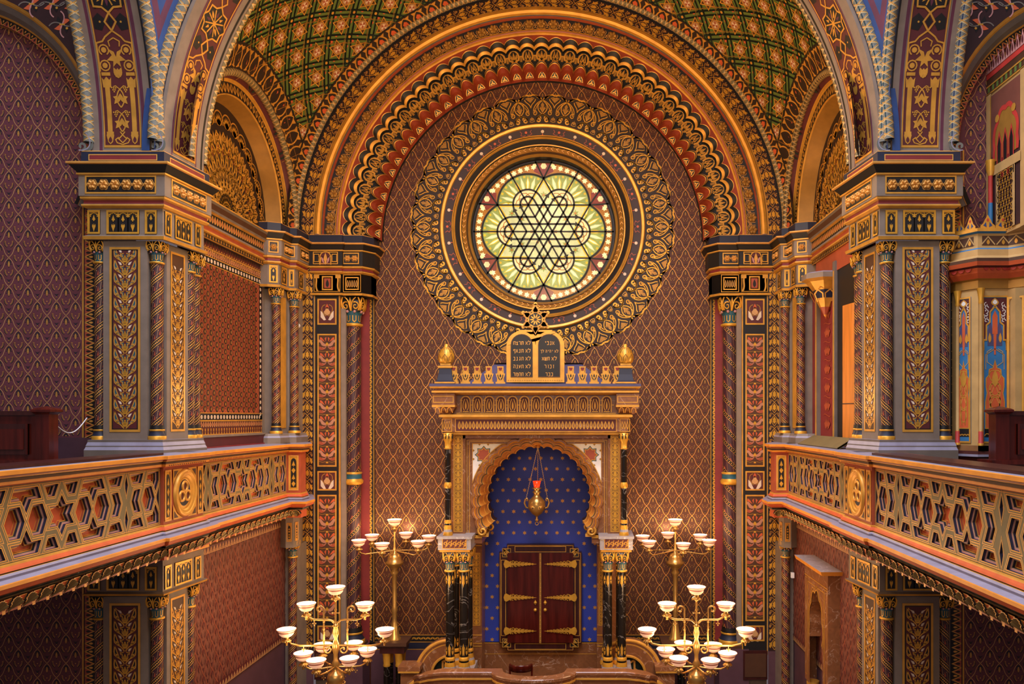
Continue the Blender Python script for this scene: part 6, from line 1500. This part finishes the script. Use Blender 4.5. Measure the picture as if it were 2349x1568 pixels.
for x, sx, w in ((905, 1, 'left'), (1549, -1, 'right')):
    xx = X(x, 14.3)
    small_candelabrum('brass candelabrum with seven glowing bowls before the papered wall, %s of the ark' % w, (xx, 14.3, 0), sx)
    t = thing('candelabrum_pedestal', 'dark pedestal with paired columns under the rear candelabrum %s of the ark' % w, 'pedestal', (xx, 14.3, 0), 'pedestals of the rear candelabra')
    b = MB(); b.box(xx - .27, xx + .27, 14.05, 14.55, H(-4.11), H(-4.05), 'brown'); b.box(xx - .22, xx + .22, 14.1, 14.5, H(-4.25), H(-4.11), 'woodd'); b.build('cap', t)
    for dx in (-.11, .11):
        for dy in (14.18, 14.42):
            b = MB(); b.lathe(xx + dx, dy, [(.08, H(-6.2)), (.06, H(-6.1)), (.06, H(-4.5)), (.07, H(-4.48)), (.06, H(-4.45)), (.075, H(-4.3)), (.09, H(-4.25))], None, n=14, mats=['gilt', 'marblek', 'gilt', 'gilt', 'gilt', 'gilt']); b.build('leg', t)
    b = MB(); b.box(xx - .25, xx + .25, 14.05, 14.55, 0, H(-6.2), 'brown'); b.build('base', t)
# ------------------------------------------------------------------ marble rail, screens, chair in front of the ark
t = thing('marble_rail', 'brown marble rail with gilt lines bowed out in front of the ark', 'rail', (0, 12.4, 0))
pts = [(-1.95, 12.9), (-1.8, 12.62), (-1.6, 12.55), (-.62, 12.55)] + [(-.62 + .62 * (1 - cos(a)) , 12.55 - .38 * sin(a)) for a in lsp(0, PI, 12)][1:-1] + [(.62, 12.55), (1.6, 12.55), (1.8, 12.62), (1.95, 12.9)]
def dip(x): return H(-4.055) - (.3 * (1 - math.sqrt(max(0, 1 - min(1, max(0, (abs(x) - 1.42) / .56)) ** 2))))
dense = []
for a, c in zip(pts, pts[1:]):
    n = max(1, int(math.hypot(c[0] - a[0], c[1] - a[1]) / .06)); dense += [(a[0] + (c[0] - a[0]) * i / n, a[1] + (c[1] - a[1]) * i / n) for i in range(n)]
dense.append(pts[-1])
b = MB(); prof = [(-.12, 0), (.06, 0), (.07, -.012), (.07, -.05), (.05, -.06), (.05, -.1), (.06, -.105), (.06, -.13), (.03, -.15), (.02, -.6), (.02, -1.9), (-.12, -1.9), (-.12, 0)]
ms = ['marble', 'marble', 'marble', 'gold', 'marble', 'gold', 'gold', 'marble', 'marble', 'marble', 'marble', 'marble']
off = [offs(dense, o) for o, _ in prof]
b.grid([[(x, y, dip(dense[i][0]) + z) for i, (x, y) in enumerate(off[k])] for k, (o, z) in enumerate(prof)], None, sm=False, fn=lambda i, j: ms[i]); b.build('body', t)
b = MB(); q = Pat()
for x in (-1.05, 1.05): q.frame(x - .3, x + .3, -1.2, -.2, .03, 'gold', 1)
b.put(q, lambda u, v, h: (u, 12.53 - h, H(-4.055) + v), .003); b.build('gilt_frame', t)
for s, w in ((-1, 'left'), (1, 'right')):
    t = thing('marble_screen', 'quarter-round marble screen with star-pierced round opening beside the %s ark columns' % w, 'screen', (s * 1.85, 13.7, 0), 'marble screens beside the ark')
    def qr(r): return [(s * (1.55 + r * cos(a)), 13.86, H(-4.5) + r * sin(a)) for a in lsp(0, PI / 2 + .35, 20)]
    b = MB(); rs = [(.62, 13.86), (.62, 13.74), (.59, 13.73), (.57, 13.73), (.53, 13.74), (.51, 13.74), (.34, 13.74), (.325, 13.72), (.30, 13.72), (.29, 13.78)]
    cm = ['marble', 'gold', 'gold', 'marble', 'gold', 'marble', 'gold', 'gold', 'gold']
    b.grid([[(s * (1.55 + r * cos(a)), d, H(-4.5) + r * sin(a)) for a in lsp(-.5, PI / 2 + .6, 30)] for r, d in rs], None, sm=False, fn=lambda i, j: cm[i]); b.build('arch', t)
    b = MB(); b.face([(s * (1.55 + .31 * cos(a)), 13.82, H(-4.5) + .31 * sin(a)) for a in lsp(0, 2 * PI, 24)[:-1]], 'greend'); q = Pat(); q.stroke(star(0, 0, .27, 6, .577, 0), .035, 'goldline', 1, closed=True)
    for k in range(6): a = k * PI / 3; q.stroke([(.26 * cos(a), .26 * sin(a)), (.31 * cos(a), .31 * sin(a))], .03, 'goldline', 1)
    b.put(q, lambda u, v, h: (s * 1.55 + u, 13.79 - h, H(-4.5) + v), .004); b.build('star_lattice', t)
    b = MB(); x0, x1 = sorted((s * 1.63, s * 2.35)); b.box(x0, x1, 13.74, 13.88, 0, H(-4.72), 'marble'); x0, x1 = sorted((s * 2.06, s * 2.36)); b.box(x0, x1, 13.5, 13.8, 0, H(-4.34), 'marble'); b.box(x0 - .04, x1 + .04, 13.46, 13.84, H(-4.36), H(-4.29), 'marble'); b.box(x0 - .03, x1 + .03, 13.45, 13.8, H(-4.39), H(-4.365), 'gold'); b.build('end_post', t)
    t = thing('marble_wing', 'low curved marble wing wall with gilt lines at the %s end of the rail' % w, 'wall', (s * 1.9, 12.9, 0), 'marble wing walls')
    b = MB(); cx = s * 1.64; rs = [(.74, 13.25), (.74, 13.06), (.70, 13.05), (.68, 13.05), (.62, 13.06), (.60, 13.06), (.36, 13.06), (.34, 13.04), (.31, 13.04), (.30, 13.13)]
    b.grid([[(cx + s * r * cos(a), d, H(-5.0) + r * sin(a)) for a in lsp(-.6, PI / 2 + .1, 26)] for r, d in rs], None, sm=False, fn=lambda i, j: cm[i]); b.face([(cx + s * .31 * cos(a), 13.12, H(-5.0) + .31 * sin(a)) for a in lsp(-.6, PI / 2 + .1, 16)] + [(cx, 13.12, H(-5.4))], 'dimgold'); b.build('body', t)
m = MB(); m.box(-2.6, 2.6, 12.3, 15.1, 0, H(-5.35), 'marble'); m.build('floor_platform', kind='structure')
t = thing('chair', 'dark bentwood chair with curved back standing behind the marble rail', 'chair', (X(1195, 13.4), 13.4, H(-5.35)))
cx, cy = X(1195, 13.4), 13.4; zt = Z(1527, 13.25)
b = MB(); rows = [[(cx + r * sin(a), cy - .12 - .0 + r * .0 - .22 * cos(a) + .2, z) for a in lsp(-1.15, 1.15, 14)] for r, z in ((.215, zt - .12), (.22, zt - .02), (.21, zt), (.195, zt), (.2, zt - .12))]
b.grid(rows, 'wood', cv=True); b.build('backrest', t)
for dx in (-.19, .19):
    b = MB(); b.tube([(cx + dx, cy + .0, zt - .05), (cx + dx * .95, cy - .02, zt - .4), (cx + dx, cy + .03, H(-5.35))], .018, 'wood', 8); b.build('leg', t)
    b = MB(); b.tube([(cx + dx * .9, cy - .38, zt - .4), (cx + dx, cy - .42, H(-5.35))], .018, 'wood', 8); b.build('leg', t)
b = MB(); b.lathe(cx, cy - .2, [(.001, zt - .42), (.21, zt - .42), (.22, zt - .4), (.2, zt - .38), (.001, zt - .385)], 'wood', n=20); b.build('seat', t)
# ------------------------------------------------------------------ gallery benches
for mir, side, sg in SIDES:
    t = thing('gallery_bench', 'dark red-brown panelled bench end with capped post on the %s gallery' % side, 'bench', (sg * 6.2, 9.3, H(-1.5)), 'gallery benches')
    b = MB(); b.box(-8.0, -5.62, 9.22, 9.32, H(-1.5), H(.02), 'wood'); b.box(-8, -5.6, 9.18, 9.36, H(.02), H(.07), 'woodd'); b.box(-8, -5.38, 9.1, 9.4, H(-1.5), H(-.55), 'woodd'); b.box(-8, -5.36, 9.08, 9.42, H(-.55), H(-.5), 'wood'); b.build('frame', t, mir)
    b = MB(); q = [(-6.2, -5.72), (-7.1, -6.3)]
    for x0, x1 in q:
        b.box(x0, x1, 9.2, 9.24, H(-.44), H(-.08), 'woodd'); b.box(x0 + .05, x1 - .05, 9.19, 9.22, H(-.38), H(-.14), 'wood')
        for a in ((x0, x0 + .02), (x1 - .02, x1)): b.box(a[0], a[1], 9.185, 9.22, H(-.44), H(-.08), 'wood')
    b.build('panel', t, mir)
    b = MB(); b.box(-5.60, -5.44, 9.15, 9.31, H(-1.5), H(.06), 'wood')
    b.grid([[(-5.52 + a * w, 9.23 + c * w, H(z)) for a, c in ((-1, -1), (1, -1), (1, 1), (-1, 1))] for w, z in ((.08, .03), (.1, .05), (.115, .06), (.115, .085), (.09, .1), (.001, .13))], 'wood', cu=True, sm=False); b.build('post', t, mir)
    if mir: t.location.x += .16
b = MB(); b.tube([(X(122, 9.3) + (X(205, 10.1) - X(122, 9.3)) * f, 9.3 + .75 * f, Z(967, 9.3) + (Z(958, 10.1) - Z(967, 9.3)) * f - .16 * sin(PI * f)) for f in lsp(0, 1, 40)], .007, 'plastic', n=5)
tag(b.build('barrier_chain'), 'thin pale chain sagging between the left gallery bench and the pier', 'chain')
# ------------------------------------------------------------------ small fixtures
for s, x, w in ((-1, 681.5, 'left'), (1, 1799, 'right')):
    xx = X(x, 14.2); b = MB(); zz_ = Z(746, 14.2); b.grid([[(xx + r * cos(a), d, zz_ + r * sin(a)) for a in lsp(0, 2 * PI, 16)[:-1]] for r, d in ((.04, 14.26), (.042, 14.2), (.03, 14.18), (.001, 14.18))], 'plastic', cu=True)
    tag(b.build('smoke_detector'), 'small round white detector beside the far columns of the %s gallery' % w, 'detector', 'white detectors')
b = MB(); b.box(X(1814, 13.85), X(1820.5, 13.85), 13.8, 13.86, Z(1324, 13.85), Z(1312, 13.85), 'plastic'); tag(b.build('wall_sensor'), 'small white box on the column below the right gallery beside the niche', 'sensor')
t = thing('wifi_device', 'white wall device with cable at the edge of the right pier above the rail', 'device', (X(1971, 11), 11, Z(1000, 11)))
b = MB(); xx = X(1971, 11.0); b.box(xx - .025, xx + .025, 10.98, 11.05, Z(984, 11), Z(969, 11), 'plastic'); b.build('case', t)
b = MB(); b.tube([(xx, 11, Z(984, 11)), (xx - .01, 11, Z(994, 11)), (xx, 11, Z(1002, 11))], .007, 'plastic', 5); b.lathe(xx, 11, [(.012, Z(969, 11)), (.012, Z(963, 11)), (.001, Z(962, 11))], 'plastic', 8); b.build('cable', t)
# ------------------------------------------------------------------ right chancel bay: recess, red panel, corbel, pine door, reading board
m = MB(); W = 4.79
m.face([(W, 12.4, H(-.4)), (W, 13.3, H(-.4)), (W, 13.3, H(2.3)), (W, 12.4, H(2.3))], 'crimson')
q = Pat()
for k in range(8):
    z = -.2 + .3 * k
    for s in (-1, 1): q.poly([(s * .02, z), (s * .09, z + .02), (s * .16, z + .1), (s * .1, z + .12), (s * .07, z + .17), (s * .04, z + .08)], 'coralb', 1)
    q.poly(leafp((0, z + .03), (0, z + .17), .05), 'coralb', 2); q.stroke(bez((-.18, z + .22), (-.05, z + .18), (.05, z + .28), (.18, z + .24), n=8), .012, 'coralb', 1)
m.put(q, lambda u, v, h: (W - .01 - h, 12.85 + u, H(v)))
for y in (12.36, 13.3): m.box(W - .06, W + .02, y - .06, y + .06, H(-.45), H(2.45), 'tauped'); m.box(W - .07, W, y - .015, y + .015, H(-.4), H(2.3), 'gold')
m.box(W - .03, W + .02, 11.0, 13.4, H(2.3), H(2.62), 'coralb'); m.face([(W - .02, 10.9, H(-.4)), (W - .02, 12.3, H(-.4)), (W - .02, 12.3, H(2.4)), (W - .02, 10.9, H(2.4))], 'black')  # black face is a flat sheet painting the shade inside the doorway
m.build('trim_recess_right', kind='structure')
t = thing('corbel', 'painted octagonal corbel with pendant tip above the red hanging, right chancel bay', 'corbel', (4.72, 12.75, H(1.75)))
b = MB(); b.lathe(4.72, 12.75, [(.001, H(1.62)), (.03, H(1.66)), (.09, H(1.78)), (.16, H(1.92)), (.2, H(2.05)), (.3, H(2.18)), (.38, H(2.22)), (.38, H(2.3)), (.3, H(2.33))], None, n=8, mats=['gold', 'coralb', 'gold', 'navy', 'gold', 'gold', 'taupe', 'ledge'], a0=PI / 8, sm=False); b.build('bracket', t)
b = MB(); q = Pat()
for k in range(8): q.stroke([(-.05, 0), (-.07, .12), (0, .18), (.07, .12), (.05, 0)], .02, 'gold', 1); break
for k in range(3, 7):
    a = PI / 8 * 2 * k + PI / 4; nx, ny = cos(a), sin(a)
    b.put(q, lambda u, v, h: (4.72 + nx * (.13 + .5 * v + h + .03) - ny * u, 12.75 + ny * (.13 + .5 * v + h + .03) + nx * u, H(1.86 + v)))
b.build('gilt_trim', t)
t = thing('pine_door', 'tall orange pine door leaf standing open in the right recess beside the pier', 'door', (4.6, 11.9, H(-.4))); t['kind'] = 'thing'
b = MB(); pass
b.prism([(4.66, 11.72), (4.70, 11.42), (4.755, 11.34), (4.77, 11.4), (4.73, 11.74)], H(-.42), H(1.66), 'pine'); b.build('leaf', t)
b = MB(); b.prism([(4.655, 11.72), (4.695, 11.415), (4.75, 11.335), (4.76, 11.4), (4.72, 11.73)], H(.19), H(.205), 'brown'); b.build('joint_trim', t)
t = None
b = MB(); b.grid([[(4.36, 11.05, H(-.44)), (4.36, 13.1, H(-.44))], [(4.62, 11.15, H(-.30)), (4.62, 13.05, H(-.30))], [(4.64, 11.15, H(-.33)), (4.64, 13.05, H(-.33))], [(4.38, 11.05, H(-.46)), (4.38, 13.1, H(-.46))]], 'olive', cv=True, sm=False)
tag(b.build('reading_board'), 'sloping olive-brown board lying along the right gallery rail beneath the red hanging', 'board')
# ------------------------------------------------------------------ marble wall niche below the right gallery
t = thing('marble_niche', 'brown marble wall niche with lobed arch and grey top slab below the right gallery', 'niche', (4.4, 12.4, 0))
Y0, Y1, XN = 11.46, 12.65, 4.36
b = MB(); b.grid([[(XN - .12, Y0 - .1, H(-2.30)), (4.56, Y0 - .1, H(-2.30)), (4.56, Y1 + .1, H(-2.30)), (XN - .12, Y1 + .1, H(-2.30))], [(XN - .14, Y0 - .12, H(-2.24)), (4.56, Y0 - .12, H(-2.24)), (4.56, Y1 + .12, H(-2.24)), (XN - .14, Y1 + .12, H(-2.24))]], 'orange', cu=True, sm=False)
b.face([(XN - .14, Y0 - .12, H(-2.24)), (4.56, Y0 - .12, H(-2.24)), (4.56, Y1 + .12, H(-2.24)), (XN - .14, Y1 + .12, H(-2.24))], 'marbleg'); b.build('top_slab', t)
b = MB(); yc = (Y0 + Y1) / 2
o = [(Y0, -4.2), (Y0, -2.3), (Y1, -2.3), (Y1, -4.2), (yc + .34, -4.2)] ; hh = [(yc + (.32 + .04 * abs(sin(a * 4.5))) * cos(a), -3.25 + (.40 + .05 * abs(sin(a * 4.5))) * sin(a) * 1.35) for a in lsp(-.35, PI + .35, 40)]
poly = o + [(yc + .33, -3.6)] + hh + [(yc - .33, -3.6), (yc - .34, -4.2)]
tri = tessellate_polygon([[Vector((x, y, 0)) for x, y in poly]]); k = len(b.v); b.v += [(XN, x, H(y)) for x, y in poly]; qi = b.mi('marble')
for f in tri: b.f.append(tuple(k + i for i in f)); b.m.append(qi); b.sm.append(False)
b.grid([[(x, y, H(z)) for y, z in hh] for x in (XN, XN + .24)], 'marble', sm=False)
for y in (Y0, Y1): b.face([(XN, y, H(-4.2)), (4.56, y, H(-4.2)), (4.56, y, H(-2.3)), (XN, y, H(-2.3))], 'marble')
b.face([(XN + .24, Y0, H(-6)), (XN + .24, Y1, H(-6)), (XN + .24, Y1, H(-2.4)), (XN + .24, Y0, H(-2.4))], 'marble'); q = Pat()
for z in (-2.75, -2.95, -3.15, -3.35, -3.55): q.stroke([(yc - .42, z), (yc + .42, z)], .015, 'brown', 1)
b.put(q, lambda u, v, h: (XN + .238 - h, u, H(v))); b.build('body', t)
b = MB(); q = Pat(); q.stroke(hh, .022, 'gold', 2); q.stroke([(yc + (y - yc) * 1.13, -3.2 + (z + 3.2) * 1.1) for y, z in hh], .014, 'gold', 2); q.frame(Y0 + .17, Y1 - .17, -4.6, -2.6, .012, 'gold', 2); q.frame(Y0 + .03, Y0 + .15, -4.1, -2.55, .01, 'gold', 2); q.frame(Y1 - .15, Y1 - .03, -4.1, -2.55, .01, 'gold', 2); q.stroke([(Y0, -2.52), (Y1, -2.52)], .012, 'gold', 2)
b.put(q.clip(Y0, Y1, -4.2, -2.3), lambda u, v, h: (XN - .002 - h, u, H(v))); b.build('gilt_trim', t)
for y in (Y0 + .13, Y1 - .13):
    b = MB(); b.lathe(XN + .09, y, [(.1, H(-4.2)), (.1, H(-4.26)), (.085, H(-4.3)), (.09, H(-4.5)), (.065, H(-4.6)), (.07, H(-4.62)), (.055, H(-4.65)), (.055, 0)], None, n=16, mats=['gold', 'gilt', 'gilt', 'gilt', 'gilt', 'gilt', 'marblek']); b.build('column', t)
# ------------------------------------------------------------------ painted organ case on the right gallery
t = thing('organ_case', 'brightly painted organ case with gilt cresting, blue and orange panels, right gallery', 'organ case', (6.0, 10.0, H(-1.5)))
fr = [(5.60, 10.32), (5.66, 10.16), (5.82, 9.92), (6.17, 9.92), (6.32, 9.72), (7.4, 9.72)]
fr = [(5.62, 10.28), (5.62, 10.15), (5.77, 9.9), (6.15, 9.9), (6.3, 9.7), (7.3, 9.7)]
E1 = pr([(.02, -.65), (.02, -.52), (.05, -.5), (.05, -.47), (.0, -.43), (.0, -.36)]); b = MB(); b.course(fr, [(o, z) for o, z in E1], ['woodd', 'woodd', 'ledge', 'woodd', 'cred']); b.prism(fr + [(7.3, 10.28)], H(-1.5), H(1.9), 'stone'); b.build('body', t)
b = MB(); b.course(fr, pr([(.02, 1.62), (.02, 1.72), (.05, 1.74), (.1, 1.80), (.12, 1.86), (.17, 1.88), (.19, 1.93), (.19, 1.97), (.1, 2.0), (.08, 2.02), (.08, 2.1), (.06, 2.12), (.06, 2.3), (.1, 2.32), (.1, 2.36), (-.2, 2.37)]), ['dimgold', 'dimgold', 'coral', 'coral', 'maroon', 'coral', 'brown', 'stone', 'stone', 'stone', 'cblue', 'stone', 'cblue', 'gold', 'stone'])
for p0, p1 in zip(fr, fr[1:]):
    l = math.hypot(p1[0] - p0[0], p1[1] - p0[1]); q = Pat(); n = max(1, int(l / .13)); st = l / n
    q.rect(.02, l - .02, .01, .13, 'brown', 1)
    for k in range(n): q.stroke([(st * k + .01, .02), (st * (k + .5), .12), (st * (k + 1) - .01, .02)], .014, 'stone', 2); q.poly(leafp((st * (k + .5), .02), (st * (k + .5), .09), .02), 'gold', 2)
    o2 = offs([p0, p1], .062); b.put(q, plane2(o2[0], o2[1], H(2.14)))
    q = Pat(); n = max(1, int(l / .075)); st = l / n
    for k in range(n): q.poly([(st * k, .06)] + arc(st * (k + .5), .06, st * .42, 180, 360, 6) + [(st * (k + 1), .06)], 'cred', 1)
    o2 = offs([p0, p1], .13); b.put(q, plane2(o2[0], o2[1], H(1.80)))
b.build('cornice', t)
b = MB()
for p0, p1 in zip(fr, fr[1:]):
    l = math.hypot(p1[0] - p0[0], p1[1] - p0[1]); n = max(1, round(l / .19)); st = l / n; q = Pat(); q.rect(0, l, 0, .05, 'gold', 1)
    for k in range(n):
        c = st * (k + .5); q.poly([(c - st * .5, .03), (c - st * .48, .1), (c - st * .3, .14), (c - st * .2, .2), (c - .02, .24), (c, .29), (c + .02, .24), (c + st * .2, .2), (c + st * .3, .14), (c + st * .48, .1), (c + st * .5, .03)], 'gold', 1)
        for s in (-1, 1): q.poly([(c + s * .015, .07), (c + s * st * .3, .1), (c + s * st * .12, .16)], 'blue', 2)
        q.poly(leafp((c, .17), (c, .23), .014), 'cred', 2)
    o2 = offs([p0, p1], .05); b.put(q, lambda u, v, h, f_=plane2(o2[0], o2[1], H(2.33)): f_(u, v * .72, h), .003)
b.build('cresting_trim', t)
def mpanel(w, h):
    q = Pat(); q.rect(-w / 2, w / 2, 0, h, 'cblue', 1); q.frame(-w / 2, w / 2, 0, h, .022, 'gold', 6)
    q.poly([(-w * .44, h * .62), (-w * .44, h - .03), (w * .44, h - .03), (w * .44, h * .62), (w * .4, h * .68), (w * .3, h * .8), (w * .15, h * .9), (0, h * .96), (-w * .15, h * .9), (-w * .3, h * .8), (-w * .4, h * .68)], 'maroon', 2)
    for s in (-1, 1):
        q.stroke([(s * w * .44, h * .63), (s * w * .44, h * .7), (s * w * .33, h * .7), (s * w * .33, h * .8), (s * w * .2, h * .82), (s * w * .19, h * .89), (0, h * .93)], .02, 'gold', 4)
        for k in range(6): q.stroke(spiral(s * w * .33, h * (.84 + .022 * k) - .02, .03, .008, 90 * k, 90 * k + 300, 8), .008, 'white', 3)
        q.poly([(s * w * .04, h * .66), (s * w * .28, h * .66), (s * w * .28, h * .76), (s * w * .18, h * .84), (s * w * .08, h * .76)], 'slate', 2); q.poly(leafp((s * w * .2, h * .68), (s * w * .2, h * .75), .02), 'gold', 4)
        q.stroke([(s * w * .06, h * .52), (s * w * .3, h * .55), (s * w * .3, h * .62), (s * w * .12, h * .64)], .008, 'stone', 3); q.stroke([(s * w * .35, h * .5), (s * w * .35, h * .6), (0, h * .64)], .008, 'gold', 3)
    q.poly(leafp((0, h * .93), (0, h * .985), .05), 'gold', 3); q.poly(leafp((0, h * .94), (0, h * .975), .03), 'white', 4)
    q.poly([(-w * .1, h * .74), (w * .1, h * .74), (w * .1, h * .86), (0, h * .9), (-w * .1, h * .86)], 'coral', 3); q.poly([(-.01, h * .6), (.01, h * .6), (.02, h * .74), (-.02, h * .74)], 'coral', 3)
    body = [(0, h * .56), (w * .07, h * .51), (w * .22, h * .5), (w * .24, h * .46), (w * .34, h * .44), (w * .34, h * .38), (w * .3, h * .34), (w * .36, h * .28), (w * .36, h * .1)]
    q.poly(body + [(-x, y) for x, y in body[::-1]][:-1], 'coral', 3); q.stroke(body + [(-x, y) for x, y in body[::-1]][:-1], .012, 'gold', 4, closed=True)
    for s in (-1, 1):
        for k in range(4): q.stroke(bez((0, h * (.14 + .09 * k)), (s * w * .3, h * (.16 + .09 * k)), (s * w * .28, h * (.24 + .09 * k)), (0, h * (.22 + .09 * k)), n=8), .012, 'gold', 4); q.stroke([(s * w * .1, h * .12), (s * w * .2, h * (.2 + .05 * k)), (s * w * .05, h * (.24 + .07 * k))], .008, 'goldline', 4)
    q.poly(leafp((0, h * .38), (0, h * .5), .04), 'gold', 5); q.rect(-w * .4, w * .4, .08, .08 + h * .055, 'black', 3)
    for k in range(4): q.stroke(arc(-w * .3 + w * .2 * k, .09, w * .09, 0, 180, 8), .012, 'gold', 4)
    return q
b = MB(); b.put(mpanel(.33, 1.86), planeF(5.98, 9.9, H(-.33)), .002); b.build('painted_panel', t)
o2 = offs(fr[1:3], .002); b = MB(); b.put(mpanel(.2, 1.86), sub(plane2(o2[0], o2[1], H(-.33)), .1), .002); b.build('painted_panel', t)
b = MB(); b.put(mpanel(.5, 1.86), planeF(6.65, 9.7, H(-.33)), .002); b.build('painted_panel', t)
b = MB(); b.box(6.14, 6.3, 9.72, 9.93, H(-.36), H(1.6), 'stone'); b.put(mpanel(.2, 1.8), sub(plane2(fr[3], fr[4], H(-.3)), .12), .012); b.build('pilaster', t)
for x, y in ((5.79, 9.87), (5.615, 10.12)):
    b = MB(); b.lathe(x, y, [(.035, H(-.36)), (.035, H(-.33)), (.028, H(-.32)), (.028, H(-.18)), (.022, H(-.17)), (.022, H(1.42)), (.03, H(1.44)), (.025, H(1.48)), (.05, H(1.62))], None, n=12, mats=['gold', 'cred', 'cred', 'gold', 'stone', 'gold', 'gilt', 'gilt']); b.build('colonnette', t)
# upper case running toward the hall
XU = 6.08
b = MB(); b.box(XU, 7.2, 8.6, 10.28, H(2.3), H(4.45), 'stone'); b.build('upper_body', t)
b = MB(); fx = lambda u, v, h: (XU - h, u, H(v))
q = Pat(); q.rect(8.6, 10.28, 4.2, 4.45, 'brown', 2); q.rect(8.6, 10.28, 4.4, 4.47, 'cred', 3)
for y in (4.2, 4.3): q.stroke([(8.6, y), (10.28, y)], .02, 'gold', 4)
for k in range(16): q.rect(8.62 + .105 * k, 8.67 + .105 * k, 4.22, 4.29, 'green', 3); q.poly([(8.6 + .11 * k, 4.47), (8.63 + .11 * k, 4.58), (8.655 + .11 * k, 4.66), (8.68 + .11 * k, 4.58), (8.71 + .11 * k, 4.47)], 'pink', 5); q.poly(leafp((8.655 + .11 * k, 4.49), (8.655 + .11 * k, 4.6), .02), 'maroon', 6)
for k in (10.22, 9.42): q.rect(k - .06, k + .06, 2.3, 4.2, 'stone', 4); q.stroke([(k - .05, 2.4), (k - .05, 4.15)], .02, 'gold', 5)
q.rect(9.46, 10.16, 2.35, 4.15, 'paperd', 2); q.rect(9.46, 10.16, 3.35, 4.15, 'paperm', 3)
hs = [(9.81 + (.26 + .03 * abs(sin(a * 4))) * cos(a), 3.45 + (.42 + .04 * abs(sin(a * 4))) * sin(a)) for a in lsp(-.4, PI + .4, 30)]
q.poly(hs, 'dimgold', 4); q.stroke(hs, .06, 'cred', 5)
for a in (-.14, 0, .14): q.poly([(9.81 + a - .05, 3.0), (9.81 + a - .05, 3.45), (9.81 + a, 3.6), (9.81 + a + .05, 3.45), (9.81 + a + .05, 3.0)], 'black', 5); q.stroke([(9.81 + a - .05, 3.0), (9.81 + a - .05, 3.45), (9.81 + a, 3.6), (9.81 + a + .05, 3.45), (9.81 + a + .05, 3.0)], .02, 'cred', 6)
for a in (9.62, 10.0): q.rect(a - .03, a + .03, 2.35, 3.2, 'stone', 6); q.disk(a, 3.8, .05, 'gold', 6, 10)
q.rect(9.46, 10.16, 3.1, 3.22, 'stone', 7)
for z in lsp(2.38, 3.05, 9):
    for k in range(5): q.stroke(ngon(9.68 + .065 * k + (.03 if int(z * 12) % 2 else 0), z, .042, 6), .012, 'gold', 6, closed=True)
b.put(q, fx, .003); b.lathe(XU - .05, 10.1, [(.05, H(2.3)), (.03, H(2.4)), (.028, H(2.75)), (.028, H(3.1)), (.05, H(3.16)), (.06, H(3.3))], None, n=12, mats=['gold', 'cblue', 'cred', 'gold', 'gilt']); b.build('screen_lattice', t)
# ------------------------------------------------------------------ camera, light
sc = bpy.context.scene
cam = bpy.data.cameras.new('camera'); co = bpy.data.objects.new('camera', cam); COL.objects.link(co); sc.camera = co
co.location = (CAMX, 0, H0); co.rotation_euler = (PI / 2, 0, 0)
cam.sensor_width = 36; cam.lens = 36 * F / 2349; cam.shift_x = (1174.5 - CX) / 2349; cam.shift_y = (CY - 784) / 2349
cam.clip_end = 100
def area(name, loc, rot, size, power, col, sy=None):
    l = bpy.data.lights.new(name, 'AREA'); l.energy = power; l.color = col; l.size = size
    if sy: l.shape = 'RECTANGLE'; l.size_y = sy
    o = bpy.data.objects.new(name, l); COL.objects.link(o); o.location = loc; o.rotation_euler = rot; return o
def pointl(name, loc, power, col, r=.05):
    l = bpy.data.lights.new(name, 'POINT'); l.energy = power; l.color = col; l.shadow_soft_size = r
    o = bpy.data.objects.new(name, l); COL.objects.link(o); o.location = loc; return o
WARM = (1., .62, .28); WARM2 = (1., .68, .38); COOL = (.68, .76, 1.)
area('dome_skylight', (0, 5.0, 18), (0, 0, 0), 7, 3000, COOL)
area('hall_fill', (0, -2.5, 10), (math.radians(80), 0, 0), 8, 460, (1., .80, .62), 5)
for s in (-1, 1):
    pointl('cornice_lamp', (s * 2.4, 11.2, H(3.6)), 95, WARM, .25)
    pointl('arch_lamp', (s * 3.0, 12.4, H(.3)), 60, WARM2, .3)
pointl('vault_lamp', (0, 11.6, H(5.0)), 230, WARM, .3)
pointl('ark_lamp', (0, 9.0, H(3.0)), 240, WARM2, .5)
for s in (-1, 1): pointl('dado_lamp', (s * 2.3, 12.2, H(-2.4)), 75, WARM2, .3)
for x, y, z, k in LIGHTS: pointl('lamp_glow', (x, y, z + .06), 7 * k, (1., .66, .36), .06)
w = bpy.data.worlds.new('world'); sc.world = w; w.use_nodes = True
w.node_tree.nodes['Background'].inputs[0].default_value = (.62, .5, .56, 1); w.node_tree.nodes['Background'].inputs[1].default_value = .22
sc.view_settings.view_transform = 'Standard'; sc.view_settings.look = 'None'; sc.view_settings.exposure = 0.
sc.cycles.use_denoising = True; sc.cycles.max_bounces = 5; sc.cycles.diffuse_bounces = 3; sc.cycles.glossy_bounces = 2
sc.cycles.use_adaptive_sampling = True; sc.cycles.adaptive_threshold = .02; sc.cycles.sample_clamp_indirect = 4
